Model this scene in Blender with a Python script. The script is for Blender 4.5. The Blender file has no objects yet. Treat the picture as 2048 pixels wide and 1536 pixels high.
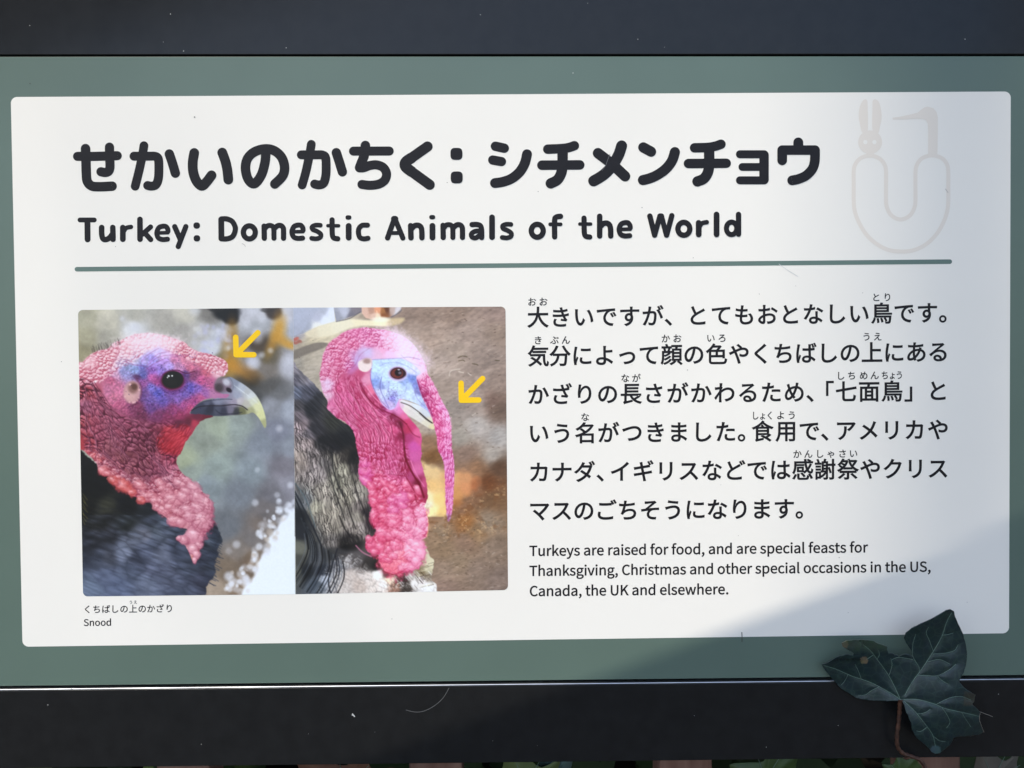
import bpy, bmesh, math, random
import numpy as np
from mathutils import Vector, Matrix
from mathutils.geometry import delaunay_2d_cdt

# ---------------------------------------------------------------- camera, sky, sun, exposure
scene = bpy.context.scene
COL = scene.collection
CAM = np.array((-0.00692772, -0.37934059, 0.00012257))
RWC = np.array(((0.9998836, -0.01194237, -0.00949534), (0.00972516, 0.01933584, 0.99976575), (-0.01175598, -0.99974172, 0.01944973)))
FPX, CX, CY = 1570.0, 1024.0, 768.0
GROUND_Z = -0.85
cam_data = bpy.data.cameras.new('camera')
cam = bpy.data.objects.new('camera', cam_data); COL.objects.link(cam)
cam_data.sensor_fit = 'HORIZONTAL'; cam_data.sensor_width = 36.0; cam_data.lens = 36.0 * FPX / 2048.0
cam_data.clip_start = 0.01; cam_data.clip_end = 500.0
cam_data.dof.use_dof = True; cam_data.dof.focus_distance = 0.384; cam_data.dof.aperture_fstop = 32.0
M4 = Matrix([list(RWC.T[i]) + [CAM[i]] for i in range(3)] + [[0, 0, 0, 1]])
cam.matrix_world = M4
scene.camera = cam

SUN_EL, SUN_AZ = math.radians(57.0), math.radians(38.0)   # azimuth: to the left of the viewing axis, behind the viewer
SUN = Vector((-math.sin(SUN_AZ) * math.cos(SUN_EL), -math.cos(SUN_AZ) * math.cos(SUN_EL), math.sin(SUN_EL)))
world = bpy.data.worlds.new('World'); scene.world = world; world.use_nodes = True
wn = world.node_tree; wn.nodes.clear()
sky = wn.nodes.new('ShaderNodeTexSky'); sky.sky_type = 'NISHITA'; sky.sun_disc = False
sky.sun_elevation = SUN_EL; sky.sun_rotation = math.atan2(SUN.x, SUN.y); sky.air_density = 1.0; sky.dust_density = 1.2; sky.ozone_density = 1.0
bg = wn.nodes.new('ShaderNodeBackground'); bg.inputs['Strength'].default_value = 0.15
wo = wn.nodes.new('ShaderNodeOutputWorld')
wn.links.new(sky.outputs[0], bg.inputs[0]); wn.links.new(bg.outputs[0], wo.inputs[0])
sl = bpy.data.lights.new('sun', 'SUN'); sl.energy = 2.1; sl.angle = math.radians(0.36); sl.color = (1.0, 0.93, 0.80)
so = bpy.data.objects.new('sun', sl); COL.objects.link(so)
so.rotation_euler = SUN.to_track_quat('Z', 'Y').to_euler(); so.location = (-2, -3, 4)
scene.view_settings.view_transform = 'Standard'; scene.view_settings.look = 'None'
scene.view_settings.exposure = 0.96; scene.view_settings.gamma = 1.0

# ---------------------------------------------------------------- helpers
def P(u, v, h=0.0):
    """a spot of the sign face, given where the photograph shows it (2048 x 1536), raised h towards the viewer"""
    d = RWC.T @ np.array(((u - CX) / FPX, -(v - CY) / FPX, -1.0))
    t = (-h - CAM[1]) / d[1]
    q = CAM + d * t
    return (float(q[0]), float(q[1]), float(q[2]))

def PV(U, V, h=0.0):
    U = np.asarray(U, float); V = np.asarray(V, float)
    d = np.stack([(U - CX) / FPX, -(V - CY) / FPX, -np.ones_like(U)], -1) @ RWC
    t = (-h - CAM[1]) / d[..., 1]
    return CAM + d * t[..., None]

def s2l(c):
    return tuple((x / 255 / 12.92 if x / 255 <= .04045 else ((x / 255 + .055) / 1.055) ** 2.4) for x in c)

def mesh_obj(name, verts, faces, mat=None, parent=None, smooth=False):
    me = bpy.data.meshes.new(name); me.from_pydata([tuple(v) for v in verts], [], faces); me.update()
    o = bpy.data.objects.new(name, me); COL.objects.link(o)
    if mat: me.materials.append(mat)
    if parent: o.parent = parent
    if smooth: me.shade_smooth()
    return o

def thing(name, label, cat, loc=(0, 0, 0), group=None):
    o = bpy.data.objects.new(name, None); COL.objects.link(o); o.location = loc; o.empty_display_size = .05
    o['label'] = label; o['category'] = cat
    if group: o['group'] = group
    return o

def rel(parent, verts):
    l = parent.location
    return [(v[0] - l.x, v[1] - l.y, v[2] - l.z) for v in verts]

def mat(name, col, rough=.5, metal=0.0, spec=.5, noise=0.0, nscale=60, bump=0.0, bscale=400, rnoise=0.0, coat=0.0, attr=None, col2=None, mapscale=None, detail=4):
    m = bpy.data.materials.new(name); m.use_nodes = True; nt = m.node_tree; b = nt.nodes['Principled BSDF']
    b.inputs['Roughness'].default_value = rough; b.inputs['Metallic'].default_value = metal
    b.inputs['Specular IOR Level'].default_value = spec; b.inputs['Coat Weight'].default_value = coat
    tc = nt.nodes.new('ShaderNodeTexCoord'); src = tc.outputs['Object']
    if mapscale:
        mp = nt.nodes.new('ShaderNodeMapping'); mp.inputs['Scale'].default_value = mapscale
        nt.links.new(src, mp.inputs[0]); src = mp.outputs[0]
    if attr:
        a = nt.nodes.new('ShaderNodeAttribute'); a.attribute_name = attr; nt.links.new(a.outputs['Color'], b.inputs['Base Color'])
    elif noise or col2:
        n = nt.nodes.new('ShaderNodeTexNoise'); n.inputs['Scale'].default_value = nscale; n.inputs['Detail'].default_value = detail
        r = nt.nodes.new('ShaderNodeValToRGB'); r.color_ramp.elements[0].position = .3; r.color_ramp.elements[1].position = .7
        c2 = col2 or tuple(min(1, x * (1 + noise)) for x in col)
        c1 = col if col2 else tuple(x * (1 - noise) for x in col)
        r.color_ramp.elements[0].color = (*c1, 1); r.color_ramp.elements[1].color = (*c2, 1)
        nt.links.new(src, n.inputs['Vector']); nt.links.new(n.outputs['Fac'], r.inputs[0]); nt.links.new(r.outputs[0], b.inputs['Base Color'])
    else:
        b.inputs['Base Color'].default_value = (*col, 1)
    if rnoise:
        n = nt.nodes.new('ShaderNodeTexNoise'); n.inputs['Scale'].default_value = 35; n.inputs['Detail'].default_value = 5
        mr = nt.nodes.new('ShaderNodeMapRange'); mr.inputs['To Min'].default_value = rough - rnoise; mr.inputs['To Max'].default_value = rough + rnoise
        nt.links.new(src, n.inputs['Vector']); nt.links.new(n.outputs['Fac'], mr.inputs['Value']); nt.links.new(mr.outputs[0], b.inputs['Roughness'])
    if bump:
        n = nt.nodes.new('ShaderNodeTexNoise'); n.inputs['Scale'].default_value = bscale; n.inputs['Detail'].default_value = 3
        bp = nt.nodes.new('ShaderNodeBump'); bp.inputs['Strength'].default_value = bump; bp.inputs['Distance'].default_value = .0005
        nt.links.new(src, n.inputs['Vector']); nt.links.new(n.outputs['Fac'], bp.inputs['Height']); nt.links.new(bp.outputs[0], b.inputs['Normal'])
    return m

WHITE = mat('white_print', (.815, .777, .712), .34, spec=.4, noise=.012, nscale=14, bump=.03, bscale=900, rnoise=.04)
GREEN = mat('green_print', (.102, .148, .121), .33, spec=.45, noise=.03, nscale=25, bump=.04, bscale=1200, rnoise=.04)
INK = mat('black_ink', (.010, .0085, .0105), .45, spec=.22, noise=.12, nscale=300)
RULE = mat('green_ink', (.115, .175, .15), .42, spec=.4, noise=.02)
YELLOW = mat('yellow_ink', (.92, .56, .002), .42, spec=.4)
PALE = mat('pale_ink', (.752, .684, .605), .42, spec=.4)
RAILM = mat('dark_grey_coating', (.0122, .0126, .0132), .22, spec=.32, noise=.12, nscale=120, bump=.06, bscale=2600, rnoise=.05)
GAPM = mat('dark_gap', (.006, .006, .007), .9, spec=.1)
ALU = mat('aluminium_edge', (.55, .56, .58), .34, metal=1.0, noise=.1, nscale=200, mapscale=(1, 8, 8))
PHOTO = mat('photo_print', (1, 1, 1), .42, spec=.4, attr='print_colour')
WOOD = mat('stained_wood', (.20, .10, .075), .8, spec=.2, col2=(.30, .17, .13), nscale=40, bump=.5, bscale=90, mapscale=(4, 4, .5), detail=8)
DUST = mat('dust', (.5, .5, .48), .8)
DARKDUST = mat('dark_speck', (.06, .055, .05), .8)

H_WHITE, H_PRINT = 0.00004, 0.00009

# ---------------------------------------------------------------- setting
ground = mesh_obj('ground', [(-120, -120, GROUND_Z), (120, -120, GROUND_Z), (120, 120, GROUND_Z), (-120, 120, GROUND_Z)], [(0, 1, 2, 3)],
    mat('soil', (.03, .026, .02), .95, spec=.1, col2=(.07, .06, .045), nscale=6, bump=.6, bscale=30))
ground['kind'] = 'structure'

# ---------------------------------------------------------------- sign board and its frame
sign = thing('sign_board', 'dark framed green sign board with a large white printed panel about turkeys', 'sign', (0, 0, -.2))

def box_verts(x0, x1, y0, y1, z0, z1, zr0=None, zr1=None):
    # zr0/zr1 = bottom and top edge height at the right end (bars that run slightly out of level)
    zr0 = z0 if zr0 is None else zr0; zr1 = z1 if zr1 is None else zr1
    return [(x0, y0, z0), (x1, y0, zr0), (x1, y1, zr0), (x0, y1, z0), (x0, y0, z1), (x1, y0, zr1), (x1, y1, zr1), (x0, y1, z1)]
BF = [(0, 3, 2, 1), (4, 5, 6, 7), (0, 1, 5, 4), (1, 2, 6, 5), (2, 3, 7, 6), (3, 0, 4, 7)]

def bar(name, xl, xr, zl0, zr0, zl1, zr1, y0, y1, m, parent, bev=.0006):
    o = mesh_obj(name, rel(parent, box_verts(xl, xr, y0, y1, zl0, zl1, zr0, zr1)), BF, m, parent)
    if bev:
        b = o.modifiers.new('bevel', 'BEVEL'); b.width = bev; b.segments = 3; b.limit_method = 'ANGLE'
        o.data.shade_smooth()
        w = o.modifiers.new('normals', 'WEIGHTED_NORMAL'); w.keep_sharp = True
    return o

def line_z(p, q, x):   # height at x of the line through two picture points of the sign face
    a, b = P(*p), P(*q)
    return a[2] + (b[2] - a[2]) * (x - a[0]) / (b[0] - a[0])
XL, XR = -.30, .30
def zline(p, q): return line_z(p, q, XL), line_z(p, q, XR)
t0, t1 = zline((0, 110.5), (2048, 109.3))        # lower edge of the top rail
p0, p1 = zline((0, 113.6), (2048, 112.4))        # top edge of the green plate
b0, b1 = zline((0, 1372.2), (2048, 1350.0))      # bottom edge of the green plate
g0, g1 = zline((0, 1377.0), (2048, 1355.6))      # top of the metal edge
r0, r1 = zline((0, 1379.6), (2048, 1358.4))      # top edge of the bottom rail
e0, e1 = zline((0, 1534.5), (2048, 1510.5))      # lower edge of the bottom rail
bar('top_rail', XL, XR, t0, t1, t0 + .040, t1 + .040, -.0004, .024, RAILM, sign, .0005)
bar('bottom_rail', XL, XR, e0, e1, r0, r1, -.0012, .024, RAILM, sign, .0003)
bar('edge_strip', XL + .001, XR - .001, r0 + .00002, r1 + .00002, g0, g1, -.0011, .004, ALU, sign, .00035)
bar('side_rail', XL - .04, XL - .0003, e0, e0, t0 + .04, t0 + .04, -.0012, .024, RAILM, sign, .0005)
bar('side_rail', XR + .0003, XR + .04, e1, e1, t1 + .04, t1 + .04, -.0012, .024, RAILM, sign, .0005)
bar('backing_board', XL, XR, e0 + .01, e1 + .01, t0 + .03, t1 + .03, .0045, .0235, GAPM, sign, 0).data.materials[0] = GAPM
bar('green_plate', XL + .002, XR - .002, b0, b1, p0, p1, 0.0, .0042, GREEN, sign, .00015)

def rounded_quad(c, r, n=8):
    out = []
    for i in range(4):
        a = np.array(c[i]); p = np.array(c[i - 1]); q = np.array(c[(i + 1) % 4])
        d1 = (p - a) / np.linalg.norm(p - a); d2 = (q - a) / np.linalg.norm(q - a)
        s, e = a + d1 * r, a + d2 * r; cc = a + (d1 + d2) * r
        for k in range(n + 1):
            t = k / n * math.pi / 2
            v = cc + (s - cc) * math.cos(t) + (e - cc) * math.sin(t)
            out.append(tuple(v))
    return out
wp = rounded_quad([(21.5, 194), (2021.5, 183), (2018, 1266.5), (45, 1293.5)], 12.5)
mesh_obj('white_panel', rel(sign, [P(u, v, H_WHITE) for u, v in wp]), [tuple(range(len(wp)))[::-1]], WHITE, sign)

# ---------------------------------------------------------------- flat lettering
def crom2(pts, closed=False, n=8):
    Q = [np.array(p[:2], float) for p in pts]; m = len(Q); out = []
    for i in range(m if closed else m - 1):
        if closed: a, b, c, d = Q[(i - 1) % m], Q[i], Q[(i + 1) % m], Q[(i + 2) % m]
        else: a, b, c, d = Q[max(i - 1, 0)], Q[i], Q[i + 1], Q[min(i + 2, m - 1)]
        for k in range(n):
            t = k / n
            out.append(.5 * (2 * b + (c - a) * t + (2 * a - 5 * b + 4 * c - d) * t * t + (3 * b - a - 3 * c + d) * t ** 3))
    if not closed: out.append(Q[-1])
    return np.array(out)

class Flat:
    """collects flat printed shapes, given in picture coordinates, into one mesh on the sign face"""
    def __init__(s, h=H_PRINT): s.v = []; s.f = []; s.h = h; s.k = 0
    def _add(s, pts, faces):
        b = len(s.v); hh = s.h + s.k * 2e-6; s.k += 1
        s.v += [P(u, v, hh) for u, v in pts]; s.f += [tuple(b + i for i in f) for f in faces]
    def poly(s, pts, smooth=False):
        if smooth: pts = [tuple(p) for p in crom2(pts, True, 5)]
        r = delaunay_2d_cdt([Vector(p) for p in pts], [], [list(range(len(pts)))], 1, 1e-6)
        s._add([tuple(p) for p in r[0]], [tuple(f) for f in r[2]])
    def disc(s, x, y, rx, ry, n=24, sq=1.0):
        pts = []
        for k in range(n):
            c, q = math.cos(2 * math.pi * k / n), math.sin(2 * math.pi * k / n)
            pts.append((x + rx * math.copysign(abs(c) ** sq, c), y + ry * math.copysign(abs(q) ** sq, q)))
        s._add(pts, [tuple(range(n))])
    def stroke(s, pts, w, closed=False, curve=True):
        Q = crom2(pts, closed, 8) if (len(pts) > 2 and curve) else np.array([p[:2] for p in pts], float)
        n = len(Q); r = w / 2; pv = []; fc = []
        for i in range(n):
            a = Q[(i - 1) % n] if (closed or i) else Q[0]; b = Q[(i + 1) % n] if (closed or i < n - 1) else Q[-1]
            d = b - a; d = d / (np.linalg.norm(d) + 1e-9); nn = np.array((-d[1], d[0])) * r
            pv += [tuple(Q[i] + nn), tuple(Q[i] - nn)]
        for i in range(n if closed else n - 1):
            j = (i + 1) % n; fc.append((2 * i, 2 * j, 2 * j + 1, 2 * i + 1))
        b0_ = len(s.v); s._add(pv, fc)
        for i in range(0 if closed else n):
            for j in (0, 1):
                q_ = s.v[b0_ + 2 * i + j]; s.v[b0_ + 2 * i + j] = (q_[0], q_[1] - 3e-7 * i, q_[2])
        if not closed:
            for e, o_ in ((0, 1), (n - 1, n - 2)):
                d = Q[e] - Q[o_]; a0 = math.atan2(d[1], d[0]); cap = [tuple(Q[e])]
                for k in range(11):
                    a = a0 - math.pi / 2 + math.pi * k / 10
                    cap.append((Q[e][0] + r * math.cos(a), Q[e][1] + r * math.sin(a)))
                b = len(s.v); hh = s.h + (s.k - 1) * 2e-6 + 3e-7 * e
                s.v += [P(u, v, hh) for u, v in cap]; s.f += [(b, b + k, b + k + 1) for k in range(1, 11)]
    def build(s, name, m, parent, label=None):
        o = mesh_obj(name, rel(parent, s.v), s.f, m, parent)
        if label: o['label'] = label
        return o

def zoomer(ox, oy, sc):
    return lambda pts: [(ox + p[0] / sc, oy + p[1] / sc) for p in pts]

# heading in rounded kana: one stroke list per character (picture coordinates of four enlarged strips)
Z = [zoomer(130, 260, 5.12), zoomer(530, 260, 5.12), zoomer(930, 260, 5.12), zoomer(1290, 260, 5.12)]
HEAD = [
 (0, 94, [(128,270),(300,270),(535,263)]), (0, 98, [(210,190),(214,300),(218,440),(228,525),(272,572),(350,581),(482,575)]), (0, 95, [(455,175),(458,300),(460,380),(446,422),(410,435),(368,427)]),
 (0, 92, [(706,268),(850,268),(925,270),(956,300),(961,400),(955,500),(930,560),(885,575),(846,568)]), (0, 90, [(808,160),(790,270),(755,430),(718,576)]), (0, 97, [(1068,245),(1100,340),(1130,442)]),
 (0, 101, [(1323,235),(1308,330),(1313,430),(1345,520),(1400,572),(1450,530),(1500,464)]), (0, 101, [(1610,231),(1642,320),(1662,410),(1672,508)]),
 (1, 98, [(8,240),(-2,340),(-40,465),(-110,550),(-172,505),(-200,395),(-180,295),(-110,225),(0,193),(95,212),(170,280),(200,380),(180,470),(100,553)]),
 (1, 92, [(372,254),(520,254),(588,256),(620,285),(626,390),(620,480),(598,545),(552,562),(508,553)]), (1, 90, [(474,146),(455,254),(420,420),(380,563)]), (1, 97, [(730,232),(762,330),(792,428)]),
 (1, 93, [(906,216),(1272,215)]), (1, 98, [(1028,158),(1015,260),(985,340),(968,385)]), (1, 93, [(968,388),(1010,386),(1075,363),(1145,357),(1212,385),(1244,445),(1228,510),(1170,552),(1080,566),(992,557)]),
 (1, 106, [(1664,169),(1500,285)]), (1, 112, [(1500,285),(1441,328),(1439,375),(1500,425)]), (1, 106, [(1500,425),(1686,560)]),
 (2, 97, [(311,166),(402,186)]), (2, 96, [(284,307),(373,323)]), (2, 102, [(635,248),(612,340),(560,428),(480,495),(390,530),(307,543)]),
 (2, 97, [(847,196),(980,190),(1060,180),(1120,160)]), (2, 98, [(787,360),(1175,357)]), (2, 107, [(999,210),(998,350),(985,440),(945,510),(878,546)]),
 (2, 108, [(1362,237),(1500,345),(1639,473)]), (2, 113, [(1604,162),(1570,260),(1500,375),(1420,458),(1318,521)]),
 (2, 106, [(1826,178),(1905,221)]), (3, 105, [(306,226),(276,315),(210,400),(120,463),(40,497),(-21,512)]),
 (3, 97, [(507,182),(640,178),(720,165),(778,145)]), (3, 97, [(445,343),(832,340)]), (3, 107, [(657,195),(656,340),(645,430),(602,497),(537,526)]),
 (3, 82, [(972,248),(1222,248)]), (3, 97, [(1219,256),(1219,508)]), (3, 80, [(997,378),(1200,378)]), (3, 82, [(972,515),(1222,515)]),
 (3, 102, [(1570,127),(1570,200)]), (3, 100, [(1405,310),(1405,206)]), (3, 97, [(1404,205),(1742,205)]), (3, 100, [(1741,206),(1738,320),(1712,400),(1650,465),(1575,500),(1507,515)])]
f = Flat()
for z, w, pts in HEAD: f.stroke(Z[z](pts), w / 5.12, curve=True)
for x, y in ((1960, 244), (1963, 485)):
    q = Z[1]([(x, y)])[0]; f.disc(q[0], q[1], 12, 12, 28, .62)
f.build('heading_lettering', INK, sign, 'large black rounded Japanese heading across the top of the white panel')

Y = [zoomer(140, 410, 5.12), zoomer(500, 410, 5.12), zoomer(760, 410, 5.12), zoomer(1120, 410, 5.12)]
LET = {
 'T': [(50, [(102,153),(248,153)]), (61, [(178,160),(180,352)])],
 'u': [(57, [(324,230),(325,300),(338,345),(368,354),(405,335),(436,295)]), (57, [(438,230),(440,352)])],
 'r': [(59, [(541,231),(541,350)]), (46, [(548,275),(575,236),(624,224)])],
 'k': [(58, [(716,147),(717,350)]), (52, [(825,224),(740,300)]), (54, [(762,282),(826,354)])],
 'e': [(52, [(1003,270),(1000,245),(980,220),(945,218),(908,235),(889,285),(904,335),(945,353),(998,350)]), (38, [(905,286),(1003,283)]), (30, [(1003,262),(1003,284)])],
 'y': [(55, [(1072,222),(1128,350)]), (54, [(1186,221),(1108,425)])],
 'D': [(60, [(1548,147),(1550,343)]), (54, [(1550,142),(1608,143),(1664,172),(1693,242),(1668,318),(1612,345),(1550,346)])],
 'm': [(55, [(144,216),(146,340)]), (52, [(150,245),(178,214),(212,210),(238,226),(244,262),(245,340)]), (54, [(250,240),(282,212),(318,211),(340,235),(343,275),(343,340)])],
 's': [(48, [(720,207),(672,206),(636,222),(642,250),(688,270),(725,300),(716,333),(675,345),(631,340)])],
 't': [(54, [(840,152),(842,290),(856,335),(898,345)]), (36, [(797,212),(907,212)])],
 'i': [(60, [(1010,214),(1010,334)])],
 'c': [(52, [(1203,206),(1150,208),(1117,238),(1110,282),(1124,330),(1162,346),(1208,340)])],
 'A': [(54, [(1478,140),(1408,337)]), (54, [(1484,140),(1565,337)]), (62, [(1474,142),(1488,142)]), (40, [(1440,286),(1535,286)])],
 'n': [(57, [(1645,212),(1648,335)]), (56, [(1652,245),(1685,212),(1725,208),(1752,230),(1759,275),(1760,335)])],
 'a': [(54, [(942,200),(990,199),(1028,213),(1040,255),(1041,333)]), (50, [(1036,264),(970,270),(935,298),(946,330),(985,334),(1036,296)])],
 'l': [(59, [(1147,126),(1147,329)])],
 'f': [(55, [(1788,325),(1788,160),(1803,124),(1848,115)]), (38, [(1742,197),(1850,197)])],
 'h': [(56, [(406,115),(406,316)]), (56, [(412,222),(445,190),(482,186),(508,206),(518,250),(519,316)])],
 'W': [(56, [(920,113),(969,308)]), (54, [(969,308),(1022,118)]), (54, [(1040,118),(1090,308)]), (54, [(1092,308),(1145,108)]), (58, [(1024,114),(1038,114)])],
}
f = Flat()
def put_letter(ch, z, dx=0, dy=0):
    for w, pts in LET[ch]: f.stroke(Y[z]([(a + dx, b + dy) for a, b in pts]), w / 5.12)
def ring(z, cx_, cy_, rx, ry, w):
    f.stroke(Y[z]([(cx_ + rx * math.cos(k * math.pi / 6), cy_ + ry * math.sin(k * math.pi / 6)) for k in range(12)]), w / 5.12, closed=True)
for ch in 'TurkeyD': put_letter(ch, 0)
for x, y in ((1297, 210), (1299, 341)):
    q = Y[0]([(x, y)])[0]; f.disc(q[0], q[1], 6.6, 6.4, 24, .85)
ring(0, 1836, 280, 61, 67, 55)
put_letter('m', 1); put_letter('e', 1, -460, -12)
for ch in 'sticAn': put_letter(ch, 1)
for z, x, y in ((1, 1008, 127), (1, 1866, 124)):
    q = Y[z]([(x, y)])[0]; f.disc(q[0], q[1], 5.9, 4.4, 24, .75)
put_letter('i', 1, 858, -1)
put_letter('m', 2, 501, -8); put_letter('a', 2); put_letter('l', 2); put_letter('s', 2, 620, -9)
ring(2, 1610, 263, 61, 66, 55); put_letter('f', 2)
put_letter('t', 3, -594, -18); put_letter('h', 3); put_letter('e', 3, -284, -37)
put_letter('W', 3); ring(3, 1268, 243, 61, 66, 55); put_letter('r', 3, 879, -49); put_letter('l', 3, 456, -29)
f.stroke(Y[3]([(1828,96),(1828,298)]), 55 / 5.12); ring(3, 1757, 238, 53, 64, 52)
f.build('heading_lettering', INK, sign, 'black rounded English heading reading Turkey: Domestic Animals of the World')

f = Flat(); f.stroke([(153.8, 538.4), (1899.6, 523.3)], 9.1); f.build('divider_line', RULE, sign)

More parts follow.
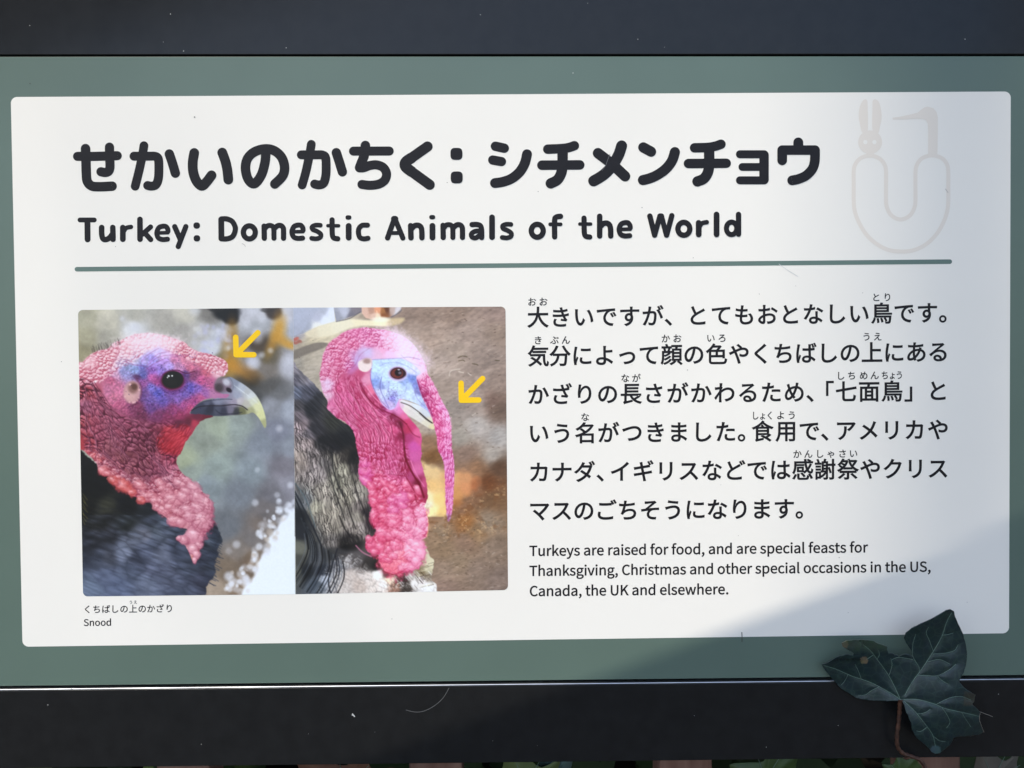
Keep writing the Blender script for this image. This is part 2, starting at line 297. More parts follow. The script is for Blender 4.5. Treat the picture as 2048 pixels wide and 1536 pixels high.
# body lettering: glyph outlines written as relative paths, 1000 units to the em
GL = {
 'T': (702, 'M253,0l93,0l0,655l222,0l0,78l-537,0l0,-78l222,0z'),
 'u': (710, 'M251,-13c74,0,128,39,179,98l3,0l7,-85l76,0l0,543l-91,0l0,-385c-52,-64,-91,-92,-147,-92c-72,0,-102,43,-102,144l0,333l-92,0l0,-344c0,-139,52,-212,167,-212z'),
 'r': (491, 'M92,0l92,0l0,349c36,92,91,126,136,126c23,0,35,-3,53,-9l17,79c-17,9,-34,12,-58,12c-60,0,-116,-44,-154,-113l-2,0l-9,99l-75,0z'),
 'k': (655, 'M92,0l90,0l0,143l102,119l159,-262l99,0l-205,324l181,219l-102,0l-230,-286l-4,0l0,539l-90,0z'),
 'e': (657, 'M312,-13c73,0,131,24,178,55l-32,61c-41,-27,-83,-43,-136,-43c-103,0,-174,74,-180,190l366,0l4,52c0,155,-78,255,-217,255c-124,0,-243,-109,-243,-286c0,-179,115,-284,260,-284zM141,315c11,108,79,169,156,169c85,0,135,-59,135,-169z'),
 'y': (624, 'M101,-234c108,0,165,82,203,188l204,589l-89,0l-98,-301l-44,-154l-5,0l-54,154l-110,301l-95,0l218,-544l-12,-41c-23,-67,-61,-117,-122,-117c-15,0,-31,5,-42,9l-18,-73c17,-7,39,-11,64,-11z'),
 's': (571, 'M234,-13c128,0,197,73,197,161c0,103,-86,135,-165,165c-61,23,-117,43,-117,94c0,43,32,79,101,79c48,0,86,-21,123,-48l44,57c-41,34,-101,62,-168,62c-119,0,-187,-68,-187,-154c0,-93,82,-129,158,-157c60,-22,124,-48,124,-103c0,-47,-35,-85,-107,-85c-65,0,-113,26,-161,65l-44,-61c51,-43,125,-75,202,-75z'),
 'a': (666, 'M217,-13c67,0,128,35,180,78l3,0l8,-65l75,0l0,334c0,135,-55,223,-188,223c-88,0,-164,-39,-213,-71l35,-63c43,29,100,58,163,58c89,0,112,-67,112,-137c-231,-26,-333,-85,-333,-203c0,-98,67,-154,158,-154zM243,61c-54,0,-96,24,-96,86c0,70,62,115,245,136l0,-151c-53,-47,-97,-71,-149,-71z'),
 'i': (378, 'M138,655c36,0,61,24,61,61c0,35,-25,59,-61,59c-36,0,-60,-24,-60,-59c0,-37,24,-61,60,-61zM92,0l92,0l0,543l-92,0z'),
 'd': (723, 'M277,-13c65,0,123,35,165,77l3,0l8,-64l75,0l0,796l-92,0l0,-209l5,-93c-48,39,-89,63,-153,63c-124,0,-235,-110,-235,-286c0,-181,88,-284,224,-284zM297,64c-95,0,-150,77,-150,208c0,124,70,208,157,208c45,0,87,-16,132,-57l0,-285c-45,-50,-89,-74,-139,-74z'),
 'f': (428, 'M33,469l74,0l0,-469l91,0l0,469l115,0l0,74l-115,0l0,86c0,70,25,107,77,107c19,0,41,-5,61,-15l20,71c-25,10,-57,17,-91,17c-108,0,-158,-69,-158,-179l0,-87l-74,-5z'),
 'o': (709, 'M303,-13c133,0,251,104,251,284c0,181,-118,286,-251,286c-133,0,-251,-105,-251,-286c0,-180,118,-284,251,-284zM303,63c-94,0,-157,83,-157,208c0,125,63,209,157,209c94,0,158,-84,158,-209c0,-125,-64,-208,-158,-208z'),
 'n': (713, 'M92,0l92,0l0,394c54,55,92,83,148,83c72,0,103,-43,103,-145l0,-332l91,0l0,344c0,138,-52,213,-166,213c-74,0,-131,-41,-182,-93l-2,0l-9,79l-75,0z'),
 'p': (723, 'M92,-229l92,0l0,184l-3,95c49,-41,101,-63,150,-63c124,0,236,107,236,293c0,168,-76,277,-216,277c-63,0,-124,-36,-173,-77l-2,0l-9,63l-75,0zM316,64c-36,0,-84,14,-132,56l0,286c52,48,99,74,144,74c104,0,144,-80,144,-201c0,-134,-66,-215,-156,-215z'),
 'c': (613, 'M306,-13c65,0,127,26,176,68l-40,62c-34,-30,-78,-54,-128,-54c-100,0,-168,83,-168,208c0,125,72,209,171,209c42,0,77,-19,108,-47l46,60c-38,34,-87,64,-158,64c-140,0,-261,-105,-261,-286c0,-180,110,-284,254,-284z'),
 'l': (387, 'M188,-13c25,0,40,4,53,8l-13,70l-19,-2c-14,0,-25,11,-25,39l0,694l-92,0l0,-688c0,-77,28,-121,96,-121z'),
 't': (480, 'M262,-13c34,0,70,10,101,20l-18,69c-18,-8,-42,-15,-62,-15c-63,0,-84,38,-84,104l0,304l148,0l0,74l-148,0l0,153l-76,0l-10,-153l-86,-5l0,-69l81,0l0,-301c0,-109,39,-181,154,-181z'),
 'h': (710, 'M92,0l92,0l0,394c54,55,92,83,148,83c72,0,103,-43,103,-145l0,-332l91,0l0,344c0,138,-52,213,-166,213c-74,0,-130,-41,-180,-91l4,112l0,218l-92,0z'),
 'g': (667, 'M275,-250c168,0,275,87,275,188c0,90,-64,129,-189,129l-107,0c-73,0,-95,25,-95,59c0,30,15,48,35,65c24,-12,54,-19,80,-19c112,0,199,73,199,189c0,47,-18,87,-44,112l111,0l0,70l-189,0c-19,8,-46,14,-77,14c-109,0,-203,-75,-203,-194c0,-65,35,-118,71,-146l0,-4c-29,-20,-60,-56,-60,-101c0,-43,21,-72,49,-89l0,-5c-51,-31,-80,-76,-80,-123c0,-93,92,-145,224,-145zM288,-187c-99,0,-157,37,-157,95c0,31,16,64,55,92c24,-6,50,-8,70,-8l94,0c72,0,110,-18,110,-69c0,-56,-67,-110,-172,-110zM274,234c-62,0,-115,50,-115,129c0,80,52,127,115,127c65,0,116,-47,116,-127c0,-79,-53,-129,-116,-129z'),
 'v': (624, 'M209,0l107,0l192,543l-90,0l-103,-309l-50,-160l-5,0l-50,160l-102,309l-95,0z'),
 'C': (741, 'M377,-13c95,0,167,38,225,105l-51,59c-47,-52,-100,-83,-170,-83c-140,0,-228,116,-228,301c0,183,93,296,231,296c63,0,111,-28,150,-69l50,60c-42,47,-112,90,-201,90c-186,0,-325,-143,-325,-380c0,-238,136,-379,319,-379z'),
 'm': (1029, 'M92,0l92,0l0,394c49,56,95,83,136,83c69,0,101,-43,101,-145l0,-332l91,0l0,394c51,56,95,83,137,83c69,0,101,-43,101,-145l0,-332l91,0l0,344c0,138,-53,213,-164,213c-67,0,-123,-43,-180,-104c-22,64,-66,104,-150,104c-65,0,-121,-41,-169,-93l-2,0l-9,79l-75,0z'),
 'U': (824, 'M361,-13c149,0,263,80,263,315l0,431l-89,0l0,-433c0,-176,-77,-232,-174,-232c-96,0,-171,56,-171,232l0,433l-92,0l0,-431c0,-235,113,-315,263,-315z'),
 'S': (699, 'M304,-13c153,0,249,92,249,208c0,109,-66,159,-151,196l-104,45c-57,24,-122,51,-122,123c0,65,54,106,137,106c68,0,122,-26,167,-68l48,59c-51,53,-128,90,-215,90c-133,0,-231,-81,-231,-194c0,-107,81,-159,149,-188l105,-46c70,-31,123,-55,123,-131c0,-71,-57,-119,-154,-119c-76,0,-150,36,-202,91l-55,-64c63,-66,152,-108,256,-108z'),
 'K': (749, 'M101,0l92,0l0,232l126,150l220,-382l103,0l-265,455l230,278l-105,0l-307,-368l-2,0l0,368l-92,0z'),
 'w': (905, 'M178,0l106,0l77,291l37,158l5,0l37,-156l78,-293l111,0l147,543l-88,0l-79,-314l-33,-151l-5,0l-38,151l-85,314l-89,0l-85,-314l-36,-151l-5,0l-32,151l-81,314l-93,0z'),
 '.': (381, 'M139,-13c36,0,66,28,66,69c0,42,-30,70,-66,70c-37,0,-66,-28,-66,-70c0,-41,29,-69,66,-69z'),
 ',': (381, 'M75,-190c90,38,146,113,146,209c0,67,-29,107,-77,107c-37,0,-69,-24,-69,-64c0,-40,31,-64,67,-64l11,1c-1,-60,-38,-108,-100,-135z'),
 '大': (1103, 'M461,839c-1,-79,0,-180,-15,-286l-384,0l0,-77l371,0c-40,-190,-140,-384,-390,-492c21,-16,45,-43,57,-62c244,112,352,304,401,497c78,-228,207,-405,401,-497c13,22,37,53,56,70c-194,81,-325,263,-395,484l379,0l0,77l-416,0c14,105,15,205,16,286z'),
 'き': (1103, 'M502,698l7,-25c-96,-5,-210,-2,-330,12l5,-73c125,-11,248,-13,344,-7l27,-78l20,-52c-113,-10,-265,-11,-415,5l4,-75c154,-11,318,-9,440,2c22,-49,48,-98,78,-144l-150,17l-7,-61c69,-8,163,-17,219,-32l41,61l-37,43c-26,38,-49,81,-70,124c70,10,133,23,181,36l-12,75c-47,-15,-117,-33,-200,-43l-23,60l-22,69c69,9,140,24,197,40l-11,72c-64,-21,-134,-36,-205,-45c-11,40,-20,81,-24,119l-85,-11zM305,265l-78,16c-22,-44,-39,-86,-39,-143c1,-128,111,-186,307,-186c85,0,164,6,234,17l3,80c-72,-15,-145,-21,-238,-21c-157,0,-231,41,-231,124c0,44,18,78,42,113z'),
 'い': (1103, 'M223,698l-97,2c6,-24,7,-66,7,-89c0,-58,2,-180,11,-267c27,-259,118,-353,213,-353c67,0,128,58,188,228l-63,71c-26,-100,-73,-204,-124,-204c-71,0,-122,111,-136,278c-7,83,-7,174,-7,237zM744,670l-78,-27c96,-117,156,-322,174,-503l80,33c-15,169,-87,381,-176,497z'),
 'で': (1103, 'M79,658l9,-87c108,23,363,47,470,59c-92,-55,-187,-182,-187,-338c0,-223,211,-322,396,-329l29,83c-163,6,-345,68,-345,263c0,119,87,271,229,317c51,15,139,16,196,16l0,80l-270,-18l-438,-41zM732,519l-51,-22c30,-41,59,-93,82,-141l51,24c-21,44,-59,106,-82,139zM841,561l-49,-23c31,-42,60,-91,84,-140l52,25c-23,44,-63,105,-87,138z'),
 'す': (1103, 'M96,653l2,-77c125,9,295,16,447,17l1,-101c-20,7,-42,11,-67,11c-95,0,-176,-75,-176,-174c0,-109,80,-167,164,-167c34,0,63,9,87,27c-40,-91,-132,-147,-265,-177l67,-66c233,70,299,220,299,355c0,50,-11,94,-32,128l-2,165l14,0l293,-5l1,74l-293,1l-15,0l1,65l5,63l-91,0l6,-63l2,-66zM568,372c9,-94,-30,-141,-88,-141c-56,0,-102,37,-102,99c0,65,49,106,101,106c40,0,73,-19,89,-64z'),
 'が': (1103, 'M64,557l9,-86l90,12l127,13c-34,-134,-109,-362,-211,-498l81,-33c106,169,174,396,211,539l107,7c64,0,106,-17,106,-108c0,-108,-16,-238,-47,-306c-20,-44,-51,-52,-88,-52c-28,0,-80,8,-122,21l13,-84c32,-7,79,-14,118,-14c64,0,113,16,146,83c41,83,58,242,58,361c0,136,-73,170,-163,170l-112,-7l26,142l11,60l-92,9c0,-68,-11,-146,-26,-218l-152,-11zM768,661l-73,-33c71,-82,149,-256,179,-359l77,37c-33,93,-121,274,-183,355zM780,806l-54,-22c27,-38,61,-99,81,-139l55,24c-21,40,-57,102,-82,137zM890,846l-53,-22c28,-38,61,-95,83,-138l54,24c-19,37,-58,100,-84,136z'),
 '、': (1103, 'M273,-56l68,58c-62,73,-152,164,-224,222l-65,-57c71,-58,157,-144,221,-223z'),
 'と': (1103, 'M308,778l-79,-33c46,-109,99,-226,145,-308c-107,-75,-173,-156,-173,-259c0,-150,136,-206,324,-206c125,0,240,12,316,25l0,89c-78,-20,-211,-34,-320,-34c-158,0,-237,52,-237,135c0,76,57,141,149,202c98,65,236,131,304,166l77,42l-44,71c-21,-17,-41,-31,-71,-47c-55,-30,-163,-83,-257,-140c-44,79,-94,187,-134,297z'),
 'て': (1103, 'M85,664l9,-87c108,23,363,47,470,59c-92,-55,-187,-182,-187,-338c0,-223,211,-322,396,-329l29,83c-163,6,-345,68,-345,264c0,118,87,270,229,316c51,15,139,16,196,16l0,80l-270,-18l-438,-41z'),
 'も': (1103, 'M98,405l-4,-77c61,-19,134,-30,209,-36l-8,-115c0,-164,109,-223,245,-223c198,0,330,90,330,239c0,86,-33,155,-102,231l-88,-18c73,-62,109,-137,109,-204c0,-103,-97,-170,-249,-170c-114,0,-168,60,-168,157l6,99l36,0c68,0,130,3,196,10l2,76c-70,-10,-140,-13,-208,-13l-19,0l22,181l7,0c81,0,139,3,203,9l2,75c-58,-9,-126,-13,-203,-13l14,103l13,70l-90,6c2,-19,2,-37,-1,-71l-11,-105c-74,5,-156,17,-219,37l-4,-73c63,-16,142,-29,215,-35l-22,-181c-71,6,-147,18,-213,41z'),
 'お': (1103, 'M121,619l2,-76c34,-4,71,-5,128,-5l74,3l-1,-131l0,-57c-115,-49,-219,-136,-219,-219c0,-89,130,-166,208,-166c54,0,88,30,88,123l-4,217c72,25,143,39,218,39c95,0,172,-46,172,-131c0,-92,-80,-137,-168,-156c-37,-8,-80,-8,-117,-7l28,-81c35,2,79,3,124,14c137,33,213,110,213,231c0,120,-105,199,-251,199c-66,0,-144,-13,-220,-37l0,35l2,135c73,8,151,21,210,35l-2,78c-57,-17,-133,-31,-206,-40l4,108l7,69l-89,0l5,-71l-1,-114l-77,-3c-37,0,-73,1,-128,8zM325,279l3,-177c0,-33,-13,-49,-36,-49c-39,0,-109,39,-109,85c0,45,61,103,142,141zM721,688l-36,-60c64,-34,175,-103,224,-150l41,64c-49,40,-158,108,-229,146z'),
 'な': (1103, 'M451,794l-88,8c-2,-54,-16,-117,-31,-173l-113,-5c-42,0,-85,2,-122,7l5,-75l117,-3l89,3c-46,-117,-131,-277,-214,-374l77,-40c80,108,169,281,218,422c66,9,129,22,182,37l-2,75c-51,-17,-105,-29,-157,-37zM687,485l-78,0l11,-252c-31,7,-64,10,-98,10c-113,0,-200,-58,-200,-150c0,-99,90,-144,200,-144c124,0,175,65,175,145l-1,42c65,-32,119,-77,162,-115l43,68c-52,44,-122,93,-208,124l-7,164zM622,165l1,-45c0,-55,-28,-99,-111,-99c-78,0,-116,32,-116,79c0,46,50,80,123,80c36,0,71,-5,103,-15zM887,458l45,66c-47,36,-161,101,-233,133l-41,-61c67,-30,175,-92,229,-138z'),
 'し': (1103, 'M340,779l-101,1c6,-29,8,-65,8,-102c0,-105,-10,-358,-10,-506c0,-163,99,-223,243,-223c220,0,349,126,418,221l-57,68c-72,-104,-175,-207,-358,-207c-95,0,-164,39,-164,149c0,149,9,385,12,498z'),
 '鳥': (1103, 'M150,162c-19,-72,-54,-152,-107,-200l60,-37c56,52,89,139,109,214zM178,760l0,-563l669,0c-11,-137,-23,-192,-40,-209c-8,-8,-17,-9,-34,-9c-17,0,-62,0,-108,5c10,-18,17,-44,18,-62c50,-4,97,-5,122,-2c27,3,45,8,62,26c25,26,39,97,53,278l2,30l-669,0l0,70l696,0l0,56l-696,0l0,67l555,0l0,313l-307,0l41,73l-87,12c-6,-24,-20,-57,-32,-85zM734,580l0,-77l-481,0l0,77zM734,632l-481,0l0,72l481,0zM286,133c16,-58,26,-132,23,-180l66,11c1,47,-9,121,-26,178zM450,137c23,-51,43,-119,48,-161l62,17c-6,41,-27,108,-52,158zM608,151c29,-40,59,-95,72,-130l56,23c-12,35,-45,89,-75,128z'),
 '。': (1103, 'M194,244c-83,0,-152,-68,-152,-152c0,-85,69,-153,152,-153c85,0,153,68,153,153c0,84,-68,152,-153,152zM194,-10c-55,0,-101,45,-101,102c0,55,46,101,101,101c57,0,102,-46,102,-101c0,-57,-45,-102,-102,-102z'),
 '気': (1103, 'M254,842c-42,-141,-119,-270,-216,-350l68,-49c62,58,118,136,163,226l657,0l0,65l-627,0l33,91zM161,276c62,-35,129,-77,192,-122c-84,-76,-183,-139,-289,-184c18,-14,45,-43,56,-58c104,51,205,118,292,199c71,-54,134,-109,175,-155l59,56c-43,47,-108,101,-180,154c49,53,92,112,128,175l-72,24c-31,-57,-70,-110,-115,-158c-64,43,-131,84,-192,117zM137,448l0,-65l576,0c6,-275,28,-463,161,-464c62,1,77,46,84,172c-16,10,-37,28,-53,45c-1,-85,-6,-143,-26,-143c-76,0,-90,195,-91,455zM252,591l0,-63l579,0l0,63z'),
 '分': (1103, 'M324,820c-58,-153,-160,-292,-280,-378l64,-58l79,73l0,-69l193,0c-23,-170,-78,-329,-315,-407c17,-16,37,-45,46,-64c255,92,321,273,348,471l272,0c-11,-250,-25,-348,-51,-374c-10,-10,-22,-12,-43,-12c-23,0,-85,0,-150,6c14,-21,23,-53,25,-75c63,-4,124,-5,158,-2c34,3,56,11,78,35c35,39,48,153,63,460l1,36l-620,0c85,91,160,208,212,336zM673,822l-69,-28c71,-148,191,-311,296,-401c15,20,42,48,61,63c-104,78,-226,231,-288,366z'),
 'に': (1103, 'M265,752l-89,8l-7,-71c-12,-83,-45,-254,-45,-401c0,-135,17,-250,37,-321l72,5l-3,35l5,45c9,47,45,153,71,224l-42,32l-58,-146c-6,49,-9,91,-9,140c0,112,30,292,50,383zM495,268l-72,7c-11,-49,-17,-84,-17,-118c0,-94,75,-150,243,-150c103,0,187,9,250,21l-2,84c-81,-18,-158,-26,-248,-26c-136,0,-169,44,-169,90c0,27,5,55,15,92zM456,675l0,-80c110,-12,304,-12,411,0l0,81c-100,-15,-302,-19,-411,-1z'),
 'よ': (1103, 'M541,785l-95,0c5,-18,7,-63,8,-99l1,-184l8,-232l-85,6c-173,0,-252,-74,-252,-164c0,-114,102,-158,240,-158c133,0,183,70,183,152l-2,67c104,-37,196,-101,260,-166l48,76c-72,65,-183,135,-311,170c-5,87,-10,184,-10,249l0,9c82,1,210,7,299,16l-3,75c-90,-11,-217,-16,-296,-18l0,102zM466,196l1,-64c0,-69,-36,-103,-109,-103c-96,0,-152,31,-152,86c0,55,59,91,162,91c33,0,66,-3,98,-10z'),
 'っ': (1103, 'M160,399l34,-82c64,25,283,117,407,117c102,0,169,-64,169,-148c0,-163,-190,-225,-406,-232l32,-77c270,17,455,115,455,307c0,137,-102,222,-244,222c-118,0,-282,-60,-353,-82z'),
 '顔': (1103, 'M78,525l0,-216c0,-95,-4,-222,-55,-315c14,-8,42,-32,53,-46c59,102,70,254,70,361l0,152l351,0l0,64l-112,0l50,132l-70,14c-10,-41,-31,-103,-49,-146zM222,828c15,-27,28,-63,37,-92l-201,0l0,-64l433,0l0,64l-157,0c-8,31,-27,75,-46,109zM132,657c16,-42,30,-97,34,-131l69,16c-5,34,-21,87,-38,128zM426,171c-54,-83,-165,-149,-285,-185c15,-13,33,-35,42,-51c130,43,245,117,307,213zM371,445c-49,-44,-136,-85,-211,-108c16,-12,34,-30,45,-44c78,27,168,73,224,127zM394,309c-51,-54,-147,-105,-229,-135c15,-11,33,-31,43,-45c89,35,185,91,245,156zM621,94c-39,-44,-120,-97,-194,-127l51,-49c73,31,157,86,208,138zM531,633l0,-523l401,0l0,523l-194,0l28,95l185,0l0,65l-452,0l0,-65l189,0l-19,-95zM597,421l267,0l0,-97l-267,0zM597,268l267,0l0,-99l-267,0zM597,574l267,0l0,-96l-267,0zM761,53c55,-40,124,-96,157,-134l59,41c-35,38,-105,93,-160,130z'),
 'の': (1103, 'M559,644c170,-15,267,-140,267,-291c0,-173,-125,-269,-254,-297l-86,-13l47,-74c237,31,375,171,375,381c0,203,-149,368,-383,368c-244,0,-437,-190,-437,-407c0,-165,89,-267,178,-267c93,0,171,105,233,311c28,93,47,195,60,289zM476,642c-11,-92,-31,-187,-56,-270c-51,-169,-104,-236,-151,-236c-45,0,-103,56,-103,182c0,136,118,300,310,324z'),
 '色': (1103, 'M354,843c-70,-135,-192,-256,-315,-332c14,-16,35,-54,42,-70l89,68l0,-428c0,-117,49,-144,208,-144l387,0c149,0,180,45,198,201c-22,4,-53,16,-73,28c-11,-132,-27,-160,-126,-160l-391,0c-110,0,-130,14,-130,74l0,167l543,0l0,-45l75,0l0,361l-276,0c47,48,93,106,127,159l-49,35l-15,-5l-265,0l39,66zM598,685c-29,-42,-67,-88,-104,-122l-265,0c39,38,75,79,108,122zM474,492l0,-173l-231,0l0,173zM547,492l239,0l0,-173l-239,0z'),
 'や': (1103, 'M60,429l38,-82l193,94l38,-83c57,-131,105,-292,136,-410l86,23c-34,110,-97,296,-152,420l-38,83c116,54,239,101,327,101c98,0,145,-54,145,-113c0,-72,-46,-132,-155,-132c-53,0,-103,15,-142,32l-3,-78c38,-14,94,-28,150,-28c156,0,230,87,230,202c0,109,-85,188,-223,188c-104,0,-239,-54,-360,-107c-20,42,-38,83,-58,115l-35,67l-82,-33l49,-71l57,-110l-119,-51zM555,635l57,45c-38,39,-114,102,-147,127l-57,-41c43,-32,108,-93,147,-131z'),
 'く': (1103, 'M704,738l-74,66c-12,-19,-37,-47,-57,-67c-68,-69,-220,-189,-295,-252c-90,-76,-102,-119,-7,-198c93,-77,245,-207,315,-279l69,-73l71,66c-106,106,-284,247,-374,323c-64,54,-63,71,-3,121c74,62,218,176,286,236z'),
 'ち': (1103, 'M112,656l1,-78c58,-6,122,-10,190,-10l1,0c-25,-113,-65,-256,-116,-356l75,-27c9,18,18,31,31,46c66,80,176,121,295,121c117,0,179,-58,179,-133c0,-164,-225,-204,-456,-172l20,-79c304,-33,518,45,518,253c0,117,-93,198,-252,198c-105,0,-195,-24,-282,-85c22,57,45,152,63,236c130,5,289,22,406,42l-1,77c-123,-27,-270,-43,-390,-48l11,58l18,84l-89,5l-4,-83l-11,-66l-17,0c-60,0,-137,8,-190,17z'),
 'ば': (1103, 'M231,753l-88,8l-6,-72c-12,-82,-46,-273,-46,-420c0,-136,18,-245,38,-317l70,5l-3,35l4,45c11,49,48,152,72,221l-41,32l-57,-147c-7,49,-10,91,-10,140c0,111,30,310,50,403zM725,760l-90,0l4,-62l0,-124l-95,-2c-58,0,-112,3,-169,8l0,-75l168,-6l96,2l10,-258c-29,6,-60,9,-93,9c-131,0,-205,-67,-205,-150c0,-90,73,-145,207,-145c135,0,173,81,173,163l0,20c51,-29,101,-69,151,-116l43,67c-52,47,-116,97,-197,129c-4,84,-11,184,-12,285c60,4,118,10,173,19l0,77c-53,-10,-112,-18,-173,-23l2,121zM652,174l1,-34c0,-67,-25,-109,-109,-109c-72,0,-122,27,-122,78c0,49,53,81,127,81c36,0,71,-5,103,-16zM811,792l-49,-15c19,-39,42,-99,57,-142l51,18c-14,40,-41,103,-59,139zM911,823l-49,-16c21,-38,43,-96,59,-140l51,18z'),
 '上': (1103, 'M427,825l0,-782l-376,0l0,-75l899,0l0,75l-444,0l0,398l375,0l0,75l-375,0l0,309z'),
 'あ': (1103, 'M727,551l-79,20l-11,-58l-3,-10l-37,1c-51,0,-112,-9,-168,-25l10,123c123,6,256,20,361,38l-1,74c-102,-24,-224,-37,-351,-43l12,76l12,45l-84,2l-2,-48l-8,-77l-68,-1c-43,0,-130,7,-165,13l2,-75l162,-7l61,1l-11,-147c-138,-64,-250,-195,-250,-324c0,-85,52,-126,118,-126c55,0,115,22,170,55l16,-56l72,22l-24,81c85,72,166,183,223,325c93,-27,144,-95,144,-171c0,-130,-112,-223,-293,-242l43,-67c232,37,327,161,327,305c0,110,-74,202,-199,235l1,4zM356,378l0,-18c0,-75,10,-156,24,-227c-51,-36,-99,-53,-138,-53c-38,0,-57,21,-57,62c0,82,74,181,171,236zM613,441c-42,-112,-103,-193,-169,-256c-11,58,-18,119,-18,183l1,41c46,17,104,32,169,32z'),
 'る': (1103, 'M238,737l3,-83l66,6l306,14l-232,-196l-269,-224l57,-59c127,129,216,200,383,200c130,0,224,-74,224,-172c0,-82,-45,-140,-125,-171c-12,95,-79,177,-204,177c-93,0,-154,-61,-154,-130c0,-83,83,-142,219,-142c212,0,344,104,344,265c0,135,-119,235,-285,235c-45,0,-93,-5,-139,-21l264,219l56,41l-46,58l-54,-8c-53,-5,-291,-13,-343,-13zM580,33l-81,-6c-78,0,-133,30,-133,78c0,35,35,64,80,64c76,0,126,-57,134,-136z'),
 'か': (1103, 'M78,561l8,-87l90,12l127,14c-34,-134,-109,-362,-211,-499l82,-32c105,169,173,395,210,539l108,7c63,0,106,-17,106,-109c0,-108,-16,-238,-48,-306c-20,-43,-50,-51,-87,-51c-28,0,-81,7,-123,20l13,-83c32,-8,80,-15,118,-15c65,0,113,18,146,84c42,83,58,242,58,361c0,135,-73,169,-162,169l-113,-7l26,143l12,59l-93,10c0,-68,-10,-146,-26,-218l-152,-11zM782,674l-73,-33c71,-83,149,-259,178,-362l78,37c-34,93,-121,277,-183,358z'),
 'ざ': (1103, 'M147,624l2,-80c158,-13,301,-14,420,-3c35,-83,83,-170,121,-228l-166,15l-6,-66c72,-5,193,-16,242,-28l40,57l-43,53c-38,51,-82,129,-113,205c67,10,146,24,207,41l-9,79c-68,-23,-151,-40,-223,-49c-19,58,-38,123,-45,170l-86,-10l25,-79l30,-89c-109,-8,-249,-6,-396,12zM302,305l-79,18c-28,-59,-48,-111,-48,-167c0,-135,120,-203,310,-205c112,-1,196,10,259,21l3,80c-69,-15,-156,-25,-257,-24c-149,1,-236,43,-236,138c0,47,18,90,48,139zM773,822l-54,-23c27,-38,61,-98,81,-139l54,24c-20,41,-56,102,-81,138zM883,862l-53,-23c29,-38,61,-95,83,-139l54,24c-19,38,-57,100,-84,138z'),
 'り': (1103, 'M339,789l-88,3l-8,-86c-12,-81,-31,-228,-31,-323c0,-65,6,-121,11,-159l77,6c-6,50,-5,84,-2,123c12,131,128,313,253,313c105,0,159,-114,159,-272c0,-251,-170,-340,-387,-372l47,-72c248,45,422,167,422,445c0,210,-95,343,-228,343c-127,0,-231,-125,-272,-227c6,70,26,205,47,278z'),
 '長': (1103, 'M229,800l0,-442l-176,0l0,-68l163,0l0,-225c0,-41,-30,-62,-49,-72c13,-18,29,-55,34,-74l4,3c22,13,69,25,353,98l4,66l-272,-64l0,268l161,0c87,-190,243,-312,473,-363c10,20,31,51,47,67c-112,21,-208,59,-285,114c71,37,153,86,217,133l-61,41c-52,-42,-135,-94,-206,-133c-44,41,-80,88,-108,141l420,0l0,68l-642,0l0,86l513,0l0,61l-513,0l0,84l513,0l0,61l-513,0l0,86l544,0l0,64z'),
 'さ': (1103, 'M158,631l2,-80c157,-13,301,-13,420,-2c34,-83,82,-171,121,-228l-166,15l-6,-67c72,-5,193,-16,241,-27l41,56l-44,53c-37,52,-81,129,-112,206c67,9,146,23,207,41l-9,78c-68,-23,-151,-39,-223,-49c-20,58,-38,124,-46,171l-85,-11l25,-78l30,-90c-110,-8,-249,-6,-396,12zM312,312l-78,18c-28,-59,-48,-111,-48,-166c0,-136,120,-206,310,-206c111,0,196,11,258,22l4,80c-70,-16,-156,-26,-258,-25c-148,1,-235,43,-235,138c0,48,17,91,47,139z'),
 'わ': (1103, 'M293,720l-5,-95l-144,-17l-65,-1l8,-83l196,27l-7,-97c-50,-79,-165,-235,-221,-305l50,-69l163,236l-1,-39l-3,-256l-3,-59l87,0l-5,61c-5,89,-4,150,-4,241l3,118c91,85,197,143,313,143c132,0,193,-101,193,-178c1,-172,-151,-251,-320,-275l37,-75c218,42,366,147,364,348c-1,155,-124,253,-262,253c-95,0,-209,-35,-319,-126l5,65l45,70l-30,35l-5,-2l20,151l-94,3c4,-25,4,-52,4,-74z'),
 'た': (1103, 'M221,620c-36,0,-72,1,-120,7l3,-78l116,-4l92,3l-26,-107c-37,-141,-108,-344,-168,-447l88,-30c52,110,118,317,156,458l32,134c70,8,143,19,208,34l0,79c-61,-16,-127,-28,-192,-36l15,74l18,80l-96,8c2,-21,1,-55,-3,-83l-15,-87zM558,239l-75,7c-8,-42,-15,-79,-15,-118c0,-99,86,-147,244,-147c73,0,139,6,193,14l3,81c-61,-13,-130,-20,-195,-20c-143,0,-169,46,-169,93c0,26,5,57,14,90zM537,482l0,-74c62,7,123,10,186,10c58,0,117,-5,168,-12l2,76c-54,6,-114,9,-173,9c-64,0,-130,-4,-183,-9z'),
 'め': (1103, 'M260,729l-83,-27l33,-90l30,-92c-91,-74,-154,-195,-154,-310c0,-117,63,-180,139,-180c75,0,136,50,198,125l47,-58l63,52l-62,70c57,82,108,213,146,340c129,-22,210,-120,210,-250c0,-154,-116,-264,-325,-282l47,-71c214,30,357,151,357,350c0,172,-110,295,-270,321l16,69l17,78l-86,8l-6,-76l-16,-73c-87,-1,-172,-21,-257,-71l-24,78zM379,218c-44,-59,-97,-109,-146,-109c-45,0,-75,41,-75,107c0,78,42,170,108,232c29,-76,61,-147,90,-192zM542,564c-31,-103,-74,-207,-117,-278l-20,33c-24,40,-53,107,-78,176c66,41,137,65,215,69z'),
 '「': (1103, 'M650,846l0,-647l74,0l0,578l242,0l0,69z'),
